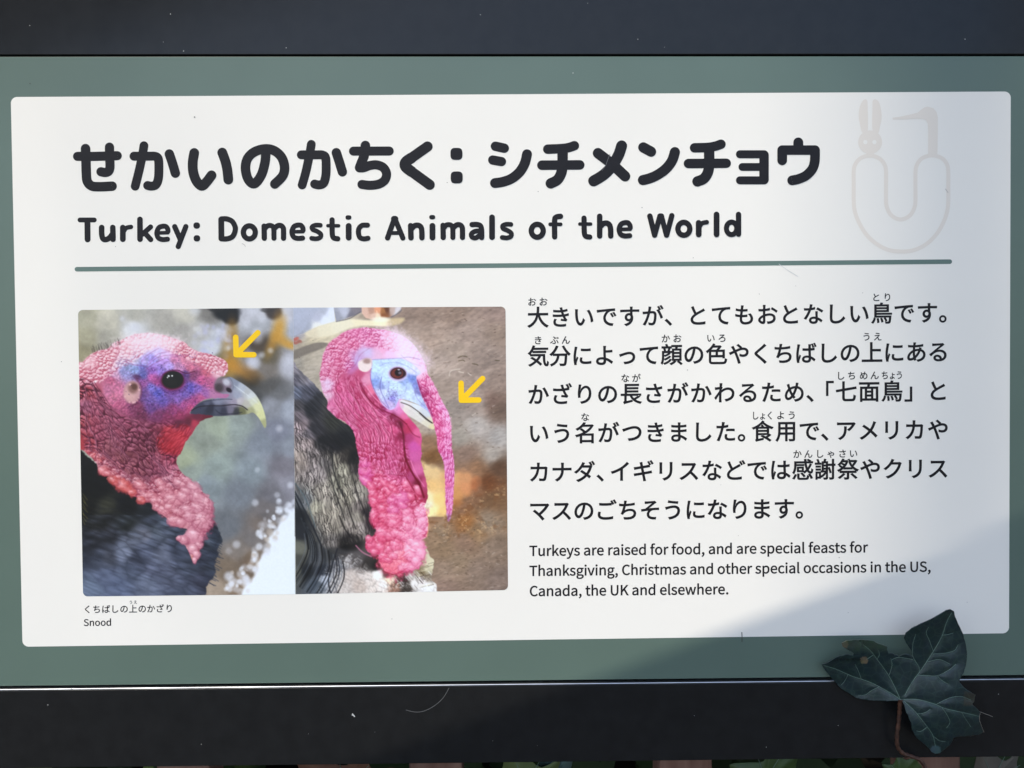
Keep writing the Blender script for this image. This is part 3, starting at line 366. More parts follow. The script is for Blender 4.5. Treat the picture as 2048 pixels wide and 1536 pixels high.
 '七': (1103, 'M339,823l0,-334l-290,-47l13,-75l277,44l0,-303c0,-121,37,-153,162,-153l262,0c123,0,148,58,161,223c-22,6,-56,21,-77,36c-9,-149,-19,-184,-86,-184l-257,0c-72,0,-85,14,-85,76l0,318l535,85l-12,77l-523,-84l0,321z'),
 '面': (1103, 'M58,774l0,-72l386,0l-28,-126l-312,0l0,-656l72,0l0,53l644,0l0,-53l76,0l0,656l-403,0l39,126l413,0l0,72zM176,43l0,463l144,0l0,-463zM389,334l212,0l0,-113l-212,0zM389,395l0,111l212,0l0,-111zM389,160l212,0l0,-117l-212,0zM820,43l-150,0l0,463l150,0z'),
 '」': (1103, 'M350,-86l0,647l-74,0l0,-578l-242,0l0,-69z'),
 'う': (1103, 'M720,333c0,-179,-171,-275,-414,-305l45,-76c259,39,454,161,454,378c0,143,-106,222,-248,222c-115,0,-229,-31,-299,-48c-30,-7,-64,-13,-92,-15l26,-93l84,31c59,17,157,50,273,50c103,0,171,-60,171,-144zM300,783l-13,-76c113,-20,315,-40,426,-47l12,77c-98,1,-315,21,-425,46z'),
 '名': (1103, 'M263,529c51,-35,110,-83,154,-123c-117,-62,-246,-107,-370,-133c14,-17,32,-49,39,-69c55,13,111,29,166,49l0,-332l75,0l0,52l446,0l0,-52l76,0l0,419l-398,0c166,89,311,213,393,373l-50,31l-13,-4l-354,0l65,86l-86,17c-59,-96,-173,-207,-337,-284c18,-13,42,-40,53,-58c95,49,174,108,239,170l372,0c-59,-88,-146,-163,-246,-226c-47,41,-113,91,-166,127zM773,42l-446,0l0,229l446,0z'),
 'つ': (1103, 'M73,522l37,-88c79,32,334,141,498,141c135,0,213,-82,213,-187c0,-205,-234,-284,-496,-291l36,-83c308,17,547,133,547,372c0,168,-132,264,-298,264c-146,0,-342,-72,-427,-99z'),
 'ま': (1103, 'M185,473l1,-75c72,-8,182,-14,250,-14l57,0l4,-136l-84,6c-144,0,-231,-62,-231,-153c0,-96,78,-147,222,-147c130,0,176,70,176,140l-2,62c100,-36,183,-97,242,-151l46,71c-57,47,-159,120,-292,156l-7,154c95,3,183,11,277,23l1,75c-91,-14,-182,-23,-279,-27l0,12l0,128c96,5,191,14,270,23l1,73c-90,-14,-181,-23,-271,-27l1,61l6,67l-85,0l4,-60l0,-71l-46,0c-67,0,-191,10,-256,22l1,-74c63,-7,186,-17,256,-17l44,0l0,-125l0,-15l-54,0c-66,0,-180,7,-252,19zM500,178l1,-67c0,-69,-49,-87,-106,-87c-99,0,-139,35,-139,81c0,46,52,83,147,83c33,0,66,-3,97,-10z'),
 '食': (1103, 'M438,153c134,-65,305,-165,388,-231l54,52c-44,34,-110,75,-181,115c58,34,121,76,174,117l-56,43l-34,-28l0,321c47,-23,95,-42,142,-56c10,20,33,50,50,66c-161,41,-334,133,-430,237l18,25l-67,33c-93,-141,-275,-253,-458,-313c17,-16,37,-43,48,-61c44,16,88,35,130,56l0,-480c0,-38,-19,-55,-34,-63c11,-15,25,-46,29,-64c23,12,58,21,324,76l0,65l-245,-45l0,196l484,0c-42,-31,-91,-64,-136,-91l-151,75zM428,649c18,-24,36,-55,50,-81l-191,0c81,49,155,107,216,172c62,-65,142,-124,229,-172l-177,0c-13,29,-39,70,-61,100zM708,365l0,-89l-418,0l0,89zM708,423l-418,0l0,83l418,0z'),
 '用': (1103, 'M153,770l0,-363c0,-141,-10,-318,-121,-443c17,-9,47,-34,58,-49c77,85,111,200,126,312l251,0l0,-298l76,0l0,298l270,0l0,-205c0,-18,-7,-24,-27,-25c-19,-1,-87,-2,-157,1c10,-20,22,-53,26,-72c94,-1,152,0,186,12c34,12,46,35,46,84l0,748zM227,466l240,0l0,-168l-244,0l4,109zM227,698l240,0l0,-161l-240,0zM813,698l0,-161l-270,0l0,161zM813,466l0,-168l-270,0l0,168z'),
 'ア': (1103, 'M931,676l-49,47l-70,-6l-574,0c-37,0,-79,4,-114,9l0,-91l114,6l570,0c-33,-62,-127,-171,-219,-224l66,-53c114,79,207,210,249,276zM532,544l-90,0l4,-72c0,-167,-22,-310,-177,-404c-28,-20,-62,-36,-90,-45l74,-60c255,127,279,310,279,581z'),
 'メ': (1103, 'M281,611l-52,-63c96,-60,208,-142,282,-202c-99,-121,-222,-232,-397,-314l69,-62c174,90,298,209,392,322c86,-74,162,-145,236,-230l63,69c-71,77,-157,155,-247,229c67,97,117,207,150,295c8,21,22,55,33,73l-92,32l-20,-74c-30,-85,-71,-180,-136,-273c-79,61,-195,143,-281,198z'),
 'リ': (1103, 'M312,751l-91,0l4,-72l0,-333l-5,-77l92,0l-4,76l0,334zM776,759l-94,0l5,-87l0,-158c0,-189,-10,-271,-83,-353c-62,-70,-147,-110,-239,-133l65,-69c73,25,173,68,238,146c72,86,105,165,105,405l0,162z'),
 'カ': (1103, 'M855,579l-56,28l-64,-5l-238,0l5,103l6,82l-94,0l7,-83l-4,-102l-176,0l-114,6l0,-85c35,4,76,4,115,4l168,0c-27,-206,-99,-331,-198,-421c-30,-29,-71,-57,-103,-74l73,-59c167,115,271,267,307,554l280,0c0,-107,-13,-353,-51,-429c-11,-25,-29,-33,-58,-33c-42,0,-95,4,-149,11l10,-83l161,-7c55,0,88,19,107,61c45,96,57,387,61,483z'),
 'ナ': (1103, 'M97,545l0,-86l95,3l293,0c0,-205,-82,-353,-271,-442l78,-58c203,118,277,280,277,500l265,0l88,-3l0,85l-87,-4l-266,0l0,134l6,100l-99,0c5,-20,9,-69,9,-99l0,-135l-295,0z'),
 'ダ': (1103, 'M504,762l-91,29c-6,-26,-23,-60,-32,-79c-46,-91,-149,-242,-321,-349l67,-51c112,77,201,175,265,264l338,0c-20,-82,-71,-189,-136,-277c-70,49,-145,98,-211,136l-54,-56c64,-40,141,-92,212,-144c-89,-97,-218,-189,-387,-240l72,-63c169,63,292,155,381,254l109,-90l59,69l-114,87c75,102,128,220,157,312l23,53l-47,28l53,24c-21,41,-57,101,-82,137l-53,-23c27,-37,60,-96,80,-136l-17,10c-16,-6,-39,-9,-66,-9l-270,0l20,35zM875,846l-53,-22c28,-38,61,-94,83,-138l53,24c-18,37,-57,100,-83,136z'),
 'イ': (1103, 'M86,361l40,-78c139,43,276,103,381,163l0,-370l-6,-107l98,0c-4,20,-6,69,-6,107l0,422c102,68,194,144,270,223l-67,62c-69,-83,-169,-169,-273,-235c-111,-70,-264,-140,-437,-187z'),
 'ギ': (1103, 'M88,257l18,-88l89,19l269,45l38,-202l15,-94l92,17l-25,91l-41,201l247,39l90,14l-17,84l-88,-20l-247,-42l-39,200l232,37l72,10l-16,84l-72,-16l-231,-40l-20,108l-10,69l-89,-15l18,-68l22,-106l-220,-32l-84,-7l18,-89l80,17l221,36l39,-201l-273,-42zM751,812l-53,-22c27,-38,61,-98,81,-139l54,24c-21,41,-57,102,-82,137zM861,852l-53,-22c28,-38,61,-94,83,-138l54,24c-19,37,-58,100,-84,136z'),
 'ス': (1103, 'M800,669l-51,39c-16,-5,-42,-8,-75,-8l-386,0l-101,6l0,-91l101,5l390,0c-25,-83,-97,-201,-166,-278c-103,-115,-251,-234,-412,-297l64,-67c148,67,283,177,390,292c102,-91,208,-208,275,-297l70,60c-65,79,-187,209,-292,299c71,90,132,208,168,293z'),
 'ど': (1103, 'M281,765l-79,-33c47,-108,100,-225,146,-308c-108,-74,-173,-155,-173,-259c0,-150,135,-206,323,-206c125,0,241,11,316,25l1,89c-78,-20,-211,-34,-320,-34c-158,0,-237,52,-237,135c0,76,57,141,148,202c98,65,210,118,278,153l76,41l-40,73c-21,-17,-43,-31,-71,-47c-55,-31,-146,-75,-234,-128c-43,79,-94,187,-134,297zM777,775l-54,-23c28,-38,62,-98,82,-139l54,24c-21,41,-57,102,-82,138zM887,815l-53,-22c29,-38,62,-95,84,-138l53,24c-19,37,-57,100,-84,136z'),
 'は': (1103, 'M255,764l-88,7l-6,-71c-13,-83,-46,-274,-46,-421c0,-135,18,-245,38,-316l70,5l-2,35l4,45c10,49,47,151,71,221l-41,32l-57,-147c-7,49,-10,91,-10,139c0,112,30,310,50,403zM749,770l-90,0l4,-61l0,-124l-94,-2c-60,0,-113,3,-170,8l0,-75l168,-7l96,2l10,-257c-29,6,-60,9,-93,9c-131,0,-206,-67,-206,-151c0,-90,74,-143,208,-143c135,0,173,79,173,161l0,21c51,-29,101,-69,151,-116l44,67c-52,47,-117,97,-198,129c-4,84,-11,184,-12,285c60,4,118,10,173,19l0,77c-53,-10,-112,-18,-173,-23l3,121zM676,185l1,-35c0,-66,-25,-109,-109,-109c-72,0,-122,28,-122,79c0,49,53,81,128,81c36,0,70,-6,102,-16z'),
 '感': (1103, 'M127,738l0,-150c0,-101,-9,-242,-83,-347c15,-7,44,-32,55,-46c82,113,98,278,98,393l0,88l389,0c15,-117,42,-220,78,-299c-40,-41,-86,-77,-135,-106l53,-50c41,27,80,58,117,93c43,-65,96,-103,157,-103c65,0,90,36,101,164c-18,5,-44,17,-59,32c-5,-91,-15,-128,-39,-128c-39,0,-77,32,-110,89c59,69,108,151,142,244l-68,16c-26,-71,-62,-136,-107,-193c-26,65,-47,147,-59,241l291,0l0,62l-114,0l33,30c-27,24,-81,56,-125,74l-44,-35c37,-18,82,-45,111,-69l-159,0l-5,102l-72,0l6,-102zM150,162c-24,-55,-64,-131,-104,-179l69,-29c37,50,73,128,99,184zM237,610l0,-54l314,0l0,54zM249,495l0,-214l284,0l0,214zM262,188l0,-167c0,-73,31,-91,147,-91l229,0c99,0,124,29,134,155c-21,4,-53,13,-71,24c-5,-103,-12,-118,-67,-118l-222,0c-63,0,-75,5,-75,32l0,165zM312,441l161,0l0,-106l-161,0zM415,203c48,-47,105,-113,131,-154l63,33c-28,41,-88,105,-135,150zM762,162c41,-60,88,-141,107,-191l71,25c-21,51,-69,131,-111,188z'),
 '謝': (1103, 'M56,670l0,-62l270,0l0,62zM88,269l0,-338l58,0l0,47l157,0l0,291zM91,537l0,-59l211,0l0,59zM91,404l0,-60l211,0l0,60zM134,815c23,-43,44,-100,51,-136l59,24c-8,34,-31,90,-54,131zM146,208l99,0l0,-169l-99,0zM328,317l0,-63l182,0c-50,-73,-128,-137,-203,-180c13,-12,34,-40,43,-54c74,48,152,118,207,195l0,-207c0,-14,-4,-18,-17,-18l-101,1c10,-18,20,-47,23,-65c61,0,103,1,126,12c25,12,33,32,33,69l0,721l-113,0l39,99l-74,14c-5,-32,-17,-76,-28,-113l-77,0l0,-411zM432,526l125,0l0,-85l-125,0zM432,583l0,84l125,0l0,-84zM432,384l125,0l0,-67l-125,0zM647,452c33,-76,64,-175,73,-234l62,20c-10,59,-43,156,-77,230zM829,833l0,-214l-181,0l0,-69l181,0l0,-535c0,-15,-4,-20,-19,-20l-110,1c10,-19,22,-51,26,-69c64,0,110,2,136,14c26,12,36,32,36,74l0,535l62,0l0,69l-62,0l0,214z'),
 '祭': (1103, 'M565,829l-63,-14c38,-147,97,-269,182,-363l-352,0c77,80,140,180,177,300l-47,22l-13,-3l-155,0l30,58l-73,12c-35,-80,-102,-177,-200,-250c16,-9,38,-32,49,-47c63,49,114,106,155,165l163,0c-16,-40,-36,-78,-60,-113l-97,55l-39,-41l101,-62l-65,-70c-28,23,-66,49,-97,68l-45,-38l95,-70c-56,-43,-117,-77,-178,-100c16,-14,35,-41,44,-60c84,36,165,88,236,156l0,-51l380,0l0,59c63,-67,139,-119,230,-154c11,20,32,49,49,63c-98,33,-177,86,-242,156c62,67,132,159,178,239l-49,34l-15,-5l-263,0zM293,183c-60,-60,-147,-128,-222,-173l58,-51c73,50,165,129,232,195zM141,291l0,-69l324,0l0,-217c0,-11,-3,-16,-18,-16l-115,2c10,-21,23,-49,27,-70c66,0,114,1,143,11c32,11,41,31,41,72l0,218l329,0l0,69zM800,711c-31,-51,-72,-108,-112,-153c-33,46,-61,97,-84,153zM634,145c72,-59,166,-142,212,-191l64,42c-49,50,-145,129,-215,185z'),
 'ク': (1103, 'M537,777l-93,30c-6,-26,-22,-61,-31,-79c-43,-90,-142,-235,-314,-338l69,-52c109,73,193,162,253,246l339,0c-21,-91,-81,-220,-160,-312c-91,-106,-216,-197,-399,-251l72,-65c188,69,307,161,398,272c89,108,151,243,178,344l23,53l-67,41c-16,-7,-38,-10,-65,-10l-272,0l24,42z'),
 'マ': (1103, 'M458,159c63,-65,143,-153,180,-204l73,58c-40,49,-111,124,-171,184c165,126,292,289,364,406l25,31l-63,51c-14,-5,-37,-8,-65,-8l-596,0c-35,0,-74,4,-102,8l0,-90l102,6l588,0c-50,-90,-165,-237,-312,-347c-68,61,-150,127,-187,154l-65,-52c53,-37,170,-136,229,-197z'),
 'ご': (1103, 'M257,288l-81,8c-10,-40,-21,-87,-21,-139c0,-126,118,-193,321,-193c143,0,270,16,341,35l-1,86c-75,-24,-204,-39,-342,-39c-160,0,-237,52,-237,129c0,37,7,74,20,113zM217,691l0,-81c79,-7,164,-11,265,-11c92,0,201,7,269,12l0,82c-72,-8,-174,-14,-270,-14c-100,0,-192,4,-264,12zM779,803l-54,-23c28,-38,62,-99,82,-140l54,25c-21,40,-57,102,-82,138zM889,843l-53,-23c29,-38,62,-95,83,-138l55,24c-20,37,-58,100,-85,137z'),
 'そ': (1103, 'M262,747l4,-82l76,7l263,14c-63,-56,-222,-195,-330,-270l-173,-20l7,-75c120,20,253,35,360,44c-51,-31,-116,-103,-116,-189c0,-153,133,-230,377,-219l17,81c-36,-3,-85,-5,-144,3c-91,12,-172,46,-172,147c0,94,95,178,192,191c60,8,156,9,254,4l0,74c-144,0,-324,-13,-476,-29l299,246l54,37l-51,57l-54,-9c-58,-7,-264,-16,-308,-16z'),
 'ぶ': (1103, 'M322,219l-47,60c-56,-62,-173,-151,-255,-196l47,-66c97,58,197,142,255,202zM288,62l12,-83c45,-9,99,-16,163,-16c72,0,172,28,172,151c0,90,-67,177,-160,277l-73,77l-59,-51c27,-24,59,-52,80,-76c56,-61,128,-151,128,-219c0,-64,-55,-83,-101,-83c-63,0,-111,8,-162,23zM481,539l51,-47l117,91l-19,51c-59,44,-170,99,-247,131l-46,-58c77,-31,171,-81,214,-117zM865,24l75,41c-32,88,-107,231,-176,312l-65,-37c69,-77,138,-221,166,-316zM765,665l-53,-23c27,-39,62,-99,81,-140l54,24c-20,41,-56,102,-82,139zM875,705l-52,-23c29,-37,61,-95,83,-138l54,24c-19,37,-57,100,-85,137z'),
 'ん': (1103, 'M547,742l-88,36l-37,-77c-54,-97,-273,-507,-346,-709l86,-30c13,50,56,168,86,228c39,78,114,160,195,160c45,0,71,-26,73,-70c3,-55,0,-132,4,-190c4,-59,38,-127,145,-127c145,0,229,112,282,273l-66,54c-26,-106,-92,-244,-203,-244c-44,0,-78,21,-81,71l-4,185c-3,79,-51,121,-117,121c-48,0,-101,-18,-149,-62c52,97,144,263,188,332z'),
 'え': (1103, 'M727,503l-48,54l-48,-11c-75,-9,-308,-24,-365,-26l-85,2l7,-88l81,10l308,24l-411,-412l-50,-45l76,-53c56,72,165,187,203,223c23,22,46,36,74,36c27,0,50,-18,61,-53l34,-118c21,-66,71,-85,151,-85c54,0,146,8,188,15l5,84c-47,-12,-123,-20,-189,-20c-51,0,-75,16,-87,54l-33,112c-14,41,-37,68,-76,72l-39,2l188,178zM312,789l-13,-73c122,-22,297,-45,397,-54l11,74c-95,6,-286,29,-395,53z'),
 'ろ': (1103, 'M232,730l2,-84l71,7l298,14c-85,-87,-349,-308,-495,-422l61,-62c125,120,216,208,389,208c128,0,210,-66,210,-162c0,-148,-181,-222,-458,-188l22,-81c331,-27,520,77,520,268c0,136,-114,229,-280,229c-40,0,-89,-7,-143,-27l277,228l44,29l-48,58l-56,-9l-344,-9z'),
 'ょ': (1103, 'M537,621l-87,0c4,-14,7,-53,7,-83l0,-159l6,-176l-59,4c-137,0,-213,-53,-213,-137c0,-88,83,-134,201,-134c110,0,151,58,151,123l-2,57c84,-32,157,-87,209,-140l42,70c-58,53,-146,113,-254,142l-7,186l0,26c68,1,180,7,250,14l-1,70c-72,-9,-182,-15,-249,-16l0,71zM466,138l1,-55c0,-48,-29,-78,-83,-78c-77,0,-122,29,-122,68c0,46,54,72,134,72c24,0,47,-2,70,-7z'),
 'ゃ': (1103, 'M114,323l38,-78l163,79l33,-74c43,-102,85,-233,110,-328l79,22c-28,87,-78,237,-122,337l-33,74c95,43,197,81,263,81c90,0,120,-50,120,-92c0,-53,-32,-103,-129,-103c-40,0,-86,13,-117,28l-3,-73c29,-12,79,-25,124,-25c138,0,200,70,200,173c0,84,-60,162,-192,162c-79,0,-193,-45,-296,-89l-49,96l-24,47l-80,-31c15,-16,31,-41,41,-57l45,-85l-101,-43zM520,498l55,43c-28,30,-81,75,-108,94l-55,-42c37,-26,79,-64,108,-95z'),
}
import re
def glyph(ch):
    adv, path = GL[ch]; cont = []; x = y = 0
    for c, a in re.findall(r'([Mlcz])([^Mlcz]*)', path):
        q = [float(t) for t in a.split(',')] if a else []
        if c == 'M': x, y = q; cur = [(x, y)]
        elif c == 'l': x += q[0]; y += q[1]; cur.append((x, y))
        elif c == 'c':
            p0_, p1_, p2_, p3_ = (x, y), (x + q[0], y + q[1]), (x + q[2], y + q[3]), (x + q[4], y + q[5])
            for k in range(1, 6):
                t = k / 5; s_ = 1 - t
                cur.append(tuple(s_ ** 3 * p0_[i] + 3 * s_ * s_ * t * p1_[i] + 3 * s_ * t * t * p2_[i] + t ** 3 * p3_[i] for i in (0, 1)))
            x, y = p3_
        else:
            if abs(cur[0][0] - cur[-1][0]) + abs(cur[0][1] - cur[-1][1]) < 1.5: cur.pop()
            cont.append(cur)
    return adv, cont

def area(c):
    return sum(c[i - 1][0] * c[i][1] - c[i][0] * c[i - 1][1] for i in range(len(c))) / 2

def fatten(c, d, sgn):
    n = len(c); out = []
    for i in range(n):
        a, b, e = c[i - 1], c[i], c[(i + 1) % n]
        d1 = (b[0] - a[0], b[1] - a[1]); d2 = (e[0] - b[0], e[1] - b[1])
        l1 = math.hypot(*d1) or 1; l2 = math.hypot(*d2) or 1
        n1 = (d1[1] / l1, -d1[0] / l1); n2 = (d2[1] / l2, -d2[0] / l2)
        m = (n1[0] + n2[0], n1[1] + n2[1]); k = 1 + n1[0] * n2[0] + n1[1] * n2[1]
        k = max(k, .5)
        out.append((b[0] + sgn * d * m[0] / k, b[1] + sgn * d * m[1] / k))
    return out

def in_poly(p, c):
    ins = False; x, y = p[0], p[1]
    for i in range(len(c)):
        x1, y1 = c[i - 1]; x2, y2 = c[i]
        if (y1 > y) != (y2 > y) and x < (x2 - x1) * (y - y1) / (y2 - y1) + x1: ins = not ins
    return ins

def text_mesh(name, glyphs, label, bold=19, m=None, h=H_PRINT):
    """glyphs: (character, picture x of its middle or None, x of its origin, baseline y, em, width factor, slope)"""
    VV = []; FF = []; k = 0
    for ch, cxm, ox, by, em, kx, sl in glyphs:
        adv, cont = glyph(ch)
        if not cont: continue
        big = max(cont, key=lambda c: abs(area(c))); sgn = 1 if area(big) > 0 else -1
        xs = [p[0] for c in cont for p in c]
        if cxm is not None: ox = cxm - (min(xs) + max(xs)) / 2 * em * kx / 1000
        outers = [c for c in cont if area(c) * sgn > 0]; holes = [c for c in cont if area(c) * sgn <= 0]
        for oc in outers:
            hs = [h_ for h_ in holes if in_poly(h_[0], oc)]
            loops = [fatten(c, bold, sgn) for c in [oc] + hs]
            pts = []; ed = []
            for c in loops:
                b_ = len(pts); pts += [Vector(p) for p in c]; ed += [(b_ + i, b_ + (i + 1) % len(c)) for i in range(len(c))]
            r = delaunay_2d_cdt(pts, ed, [], 0, 1e-3)
            b_ = len(VV); hh = h + (k % 5) * 3e-6; k += 1
            for p in r[0]:
                u = ox + p[0] * em * kx / 1000; v = by + sl * (u - ox) - p[1] * em / 1000
                VV.append(P(u, v, hh))
            for f_ in r[2]:
                c = ((r[0][f_[0]] + r[0][f_[1]] + r[0][f_[2]]) / 3)
                if in_poly(c, loops[0]) and not any(in_poly(c, q) for q in loops[1:]): FF.append(tuple(b_ + i for i in f_))
    o = mesh_obj(name, rel(sign, VV), FF, m or INK, sign); o['label'] = label
    return o

BODY = [
 ('大きいですが、とてもおとなしい鳥です。', 651.4, -.0117, [1076,1121.6,1168.3,1213,1259.4,1306,1336.8,1396,1442,1488.3,1535.6,1581,1627,1675,1718.8,1763.3,1808.6,1855,1885.6]),
 ('気分によって顔の色やくちばしの上にある', 728.8, -.0105, [1076.7,1120.2,1164.9,1208.9,1254.4,1297.7,1343.3,1387.7,1433.1,1477.6,1521.1,1566.2,1612.7,1658.5,1700.1,1744.1,1788.8,1832.8,1876]),
 ('かざりの長さがかわるため、「七面鳥」と', 805.8, -.0094, [1077.4,1125,1169.2,1215.2,1262.4,1308.2,1355.8,1402.8,1448.8,1495.5,1542.7,1588.5,1620,1659.8,1692.4,1738.4,1784,1816.8,1876.3]),
 ('いう名がつきました。食用で、アメリカや', 883.6, -.0095, [1078.3,1123.4,1169,1217.5,1263.8,1311.2,1358.1,1407.3,1451.5,1483,1525.4,1570.7,1618.8,1649.6,1692.6,1737.3,1783.5,1828.9,1875.8]),
 ('カナダ、イギリスなどでは感謝祭やクリス', 961.1, -.0094, [1077.6,1124.1,1169.2,1200.4,1239.8,1287.2,1331.9,1377.9,1424.2,1472.2,1514.4,1561.6,1605.6,1650.3,1696,1740.2,1785.4,1830.7,1876.1]),
 ('マスのごちそうになります。', 1038.5, -.0085, [1079.4,1123.4,1167.7,1214.4,1255.3,1300.2,1345.2,1391.2,1435,1479.4,1524.2,1568.7,1598.6])]
ORD = ['first', 'second', 'third', 'fourth', 'fifth', 'last']
for k, (s, y0, sl, xs) in enumerate(BODY):
    text_mesh('text_line', [(c, x, 0, y0 + sl * (x - 1077), 44.2, 1.0, -.011) for c, x in zip(s, xs)], ORD[k] + ' line of the Japanese paragraph')
RUBY = [[('お',1064.4),('お',1087)], [('と',1752.6),('り',1774.9)], [('き',1076.3),('ぶ',1108.8),('ん',1131.8)], [('か',1331.7),('お',1354.9)], [('い',1421.9),('ろ',1444)], [('う',1733),('え',1755.5)],
 [('な',1250.6),('が',1272.9)], [('し',1682.4),('ち',1703.1),('め',1727.3),('ん',1749.4),('ち',1769.6),('ょ',1784.7),('う',1798.6)], [('な',1170.4)], [('し',1511.5),('ょ',1525.2),('く',1539.5),('よ',1561.2),('う',1583.3)], [('か',1595),('ん',1616.9),('し',1640.6),('ゃ',1661.6),('さ',1685.1),('い',1707.2)]]
RB = [610.5, 601.5, 687.4, 683.9, 683, 680.3, 763.3, 758.3, 841, 838, 915]
for k, r in enumerate(RUBY):
    gl = []
    for j, (c, x) in enumerate(r):
        kx = .86 if (k == 7 and j >= 4) or (k == 9 and j < 3) else 1.0
        gl.append((c, x, 0, RB[k] - .011 * (x - r[0][1]), 18.0, kx, -.011))
    text_mesh('reading_aid_text', gl, 'tiny kana reading ' + ''.join(c for c, x in r), 15)

def latin(s, x0, y0, x1, y1, em, label, name='text_line', bold=19):
    pos = []; x = 0
    for c in s:
        if c == ' ': x += 224; continue
        pos.append((c, x)); x += GL[c][0] - 103
    a, b = glyph(pos[0][0]), glyph(pos[-1][0])
    l = min(p[0] for c in a[1] for p in c) + pos[0][1]; r = max(p[0] for c in b[1] for p in c) + pos[-1][1]
    k = (x1 - x0) / (r - l)
    text_mesh(name, [(c, None, x0 + (p - l) * k, y0 + (y1 - y0) * (p / r), em, k / em * 1000, (y1 - y0) / (x1 - x0)) for c, p in pos], label, bold)
latin('Turkeys are raised for food, and are special feasts for', 1059.2, 1111.8, 1735.6, 1104.5, 27.2, 'first line of the English paragraph')
latin('Thanksgiving, Christmas and other special occasions in the US,', 1059.2, 1151.8, 1860.8, 1143.2, 27.2, 'second line of the English paragraph')
latin('Canada, the UK and elsewhere.', 1060, 1192.2, 1456.2, 1188.2, 27.2, 'last line of the English paragraph')
text_mesh('caption_text', [(c, x, 0, 1225.2 - .0105 * (x - 174), 17.4, 1.0, -.0105) for c, x in zip('くちばしの上のかざり', [174.4,193.2,212.3,230.7,248,266.1,284.4,302.3,320.6,338.4])] +
          [('う', 261.6, 0, 1207.4, 7.7, 1.0, 0), ('え', 270.9, 0, 1207.2, 7.7, 1.0, 0)], 'small Japanese caption under the left turkey picture', 12)
latin('Snood', 167.8, 1251.8, 221.8, 1251.2, 18.0, 'small English caption reading Snood', 'caption_text', 14)

# ---------------------------------------------------------------- pale emblem, upper right of the white panel
E_ = zoomer(1640, 160, 3.84)
f = Flat()
ringp = [(259,930),(259,815),(259,700),(270,650),(300,610),(340,588),(383,581),(426,588),(466,610),(496,650),(507,700),(507,815),(507,930),(515,980),(540,1030),(578,1060),(620,1071),(662,1060),(700,1030),(725,980),(733,930),(733,815),(734,700),(745,650),(775,608),(818,586),(862,579),(906,587),(948,610),(976,650),(985,700),(985,815),(985,930),(976,1010),(945,1100),(890,1190),(810,1265),(715,1308),(620,1317),(520,1303),(430,1255),(355,1185),(300,1095),(268,1010)]
f.stroke(E_(ringp), 31 / 3.84, closed=True)
f.poly(E_([(345,148),(362,158),(366,200),(366,390),(325,405),(306,335),(297,280),(303,215),(322,168)]), True)
f.poly(E_([(425,148),(452,168),(468,225),(473,290),(463,350),(445,410),(404,390),(403,200),(406,158)]), True)
q = E_([(385, 477)])[0]; f.disc(q[0], q[1], 92 / 3.84, 90 / 3.84, 40)
f.poly(E_([(352,545),(418,545),(412,575),(425,585),(345,585),(358,575)]))
f.poly(E_([(555,290),(600,284),(680,268),(750,250),(780,225),(802,210),(825,204),(870,216),(895,245),(905,285),(905,400),(902,568),(830,568),(831,400),(828,335),(815,310),(790,299),(740,297),(660,302),(560,304)]))
emblem = f.build('emblem', PALE, sign, 'pale emblem of a rabbit head and a long-beaked bird growing from the letter U')
f = Flat(H_PRINT + 3e-5)
for x in (348, 418):
    q = E_([(x, 477)])[0]; f.disc(q[0], q[1], 4.3, 4.3, 20)
o = mesh_obj('emblem_eye', rel(sign, f.v), f.f, WHITE, emblem)

# ---------------------------------------------------------------- yellow arrows
def arrow(tip, tail, a, b, w=11.2):
    f = Flat(H_PRINT + 6e-5)
    f.stroke([tail, tip], w); f.stroke([a, tip], w); f.stroke([b, tip], w)
    return f
A_ = lambda x, y: (150 + x / 4.551, 600 + y / 4.551)
C_ = lambda x, y: (580 + x / 4.551, 600 + y / 4.551)
arrow(A_(1467, 497), A_(1664, 298), A_(1463, 340), A_(1627, 499)).build('arrow', YELLOW, sign, 'yellow arrow pointing at the short snood of the left turkey')
arrow(C_(1560, 912), C_(1753, 715), C_(1557, 757), C_(1718, 910)).build('arrow', YELLOW, sign, 'yellow arrow pointing at the long snood of the right turkey')

# ---------------------------------------------------------------- printed photographs (flat print, colour only)
STEP = 1.2
PX0, PY0, PX1, PY1 = 152.0, 608.0, 1022.0, 1200.0
GX, GY = np.meshgrid(np.arange(PX0, PX1, STEP), np.arange(PY0, PY1, STEP))
GX = GX.astype(np.float32); GY = GY.astype(np.float32)
HH, WW = GX.shape
ZS = 2048.0 / 450.0
REG = {'A': (150, 600), 'B': (150, 900), 'C': (580, 600), 'D': (580, 900)}

def zp(reg, pts):
    ox, oy = REG[reg]
    return [(ox + p[0] / ZS, oy + p[1] / ZS) + tuple(p[2:]) for p in pts]

def vnoise(scale, seed, sx=1.0, sy=1.0, ang=0.0):
    c, s = math.cos(ang), math.sin(ang)
    u = (GX * c + GY * s) / (scale * sx); v = (-GX * s + GY * c) / (scale * sy)
    iu = np.floor(u).astype(np.int64); iv = np.floor(v).astype(np.int64)
    fu = u - iu; fv = v - iv
    fu = fu * fu * (3 - 2 * fu); fv = fv * fv * (3 - 2 * fv)
    def h(a, b):
        n = (a * 374761393 + b * 668265263 + seed * 974711) & 0x7fffffff
        n = ((n ^ (n >> 13)) * 1274126177) & 0x7fffffff
        return ((n ^ (n >> 16)) & 0xffff) / 65535.0
    return ((h(iu, iv) * (1 - fu) + h(iu + 1, iv) * fu) * (1 - fv) + (h(iu, iv + 1) * (1 - fu) + h(iu + 1, iv + 1) * fu) * fv).astype(np.float32)

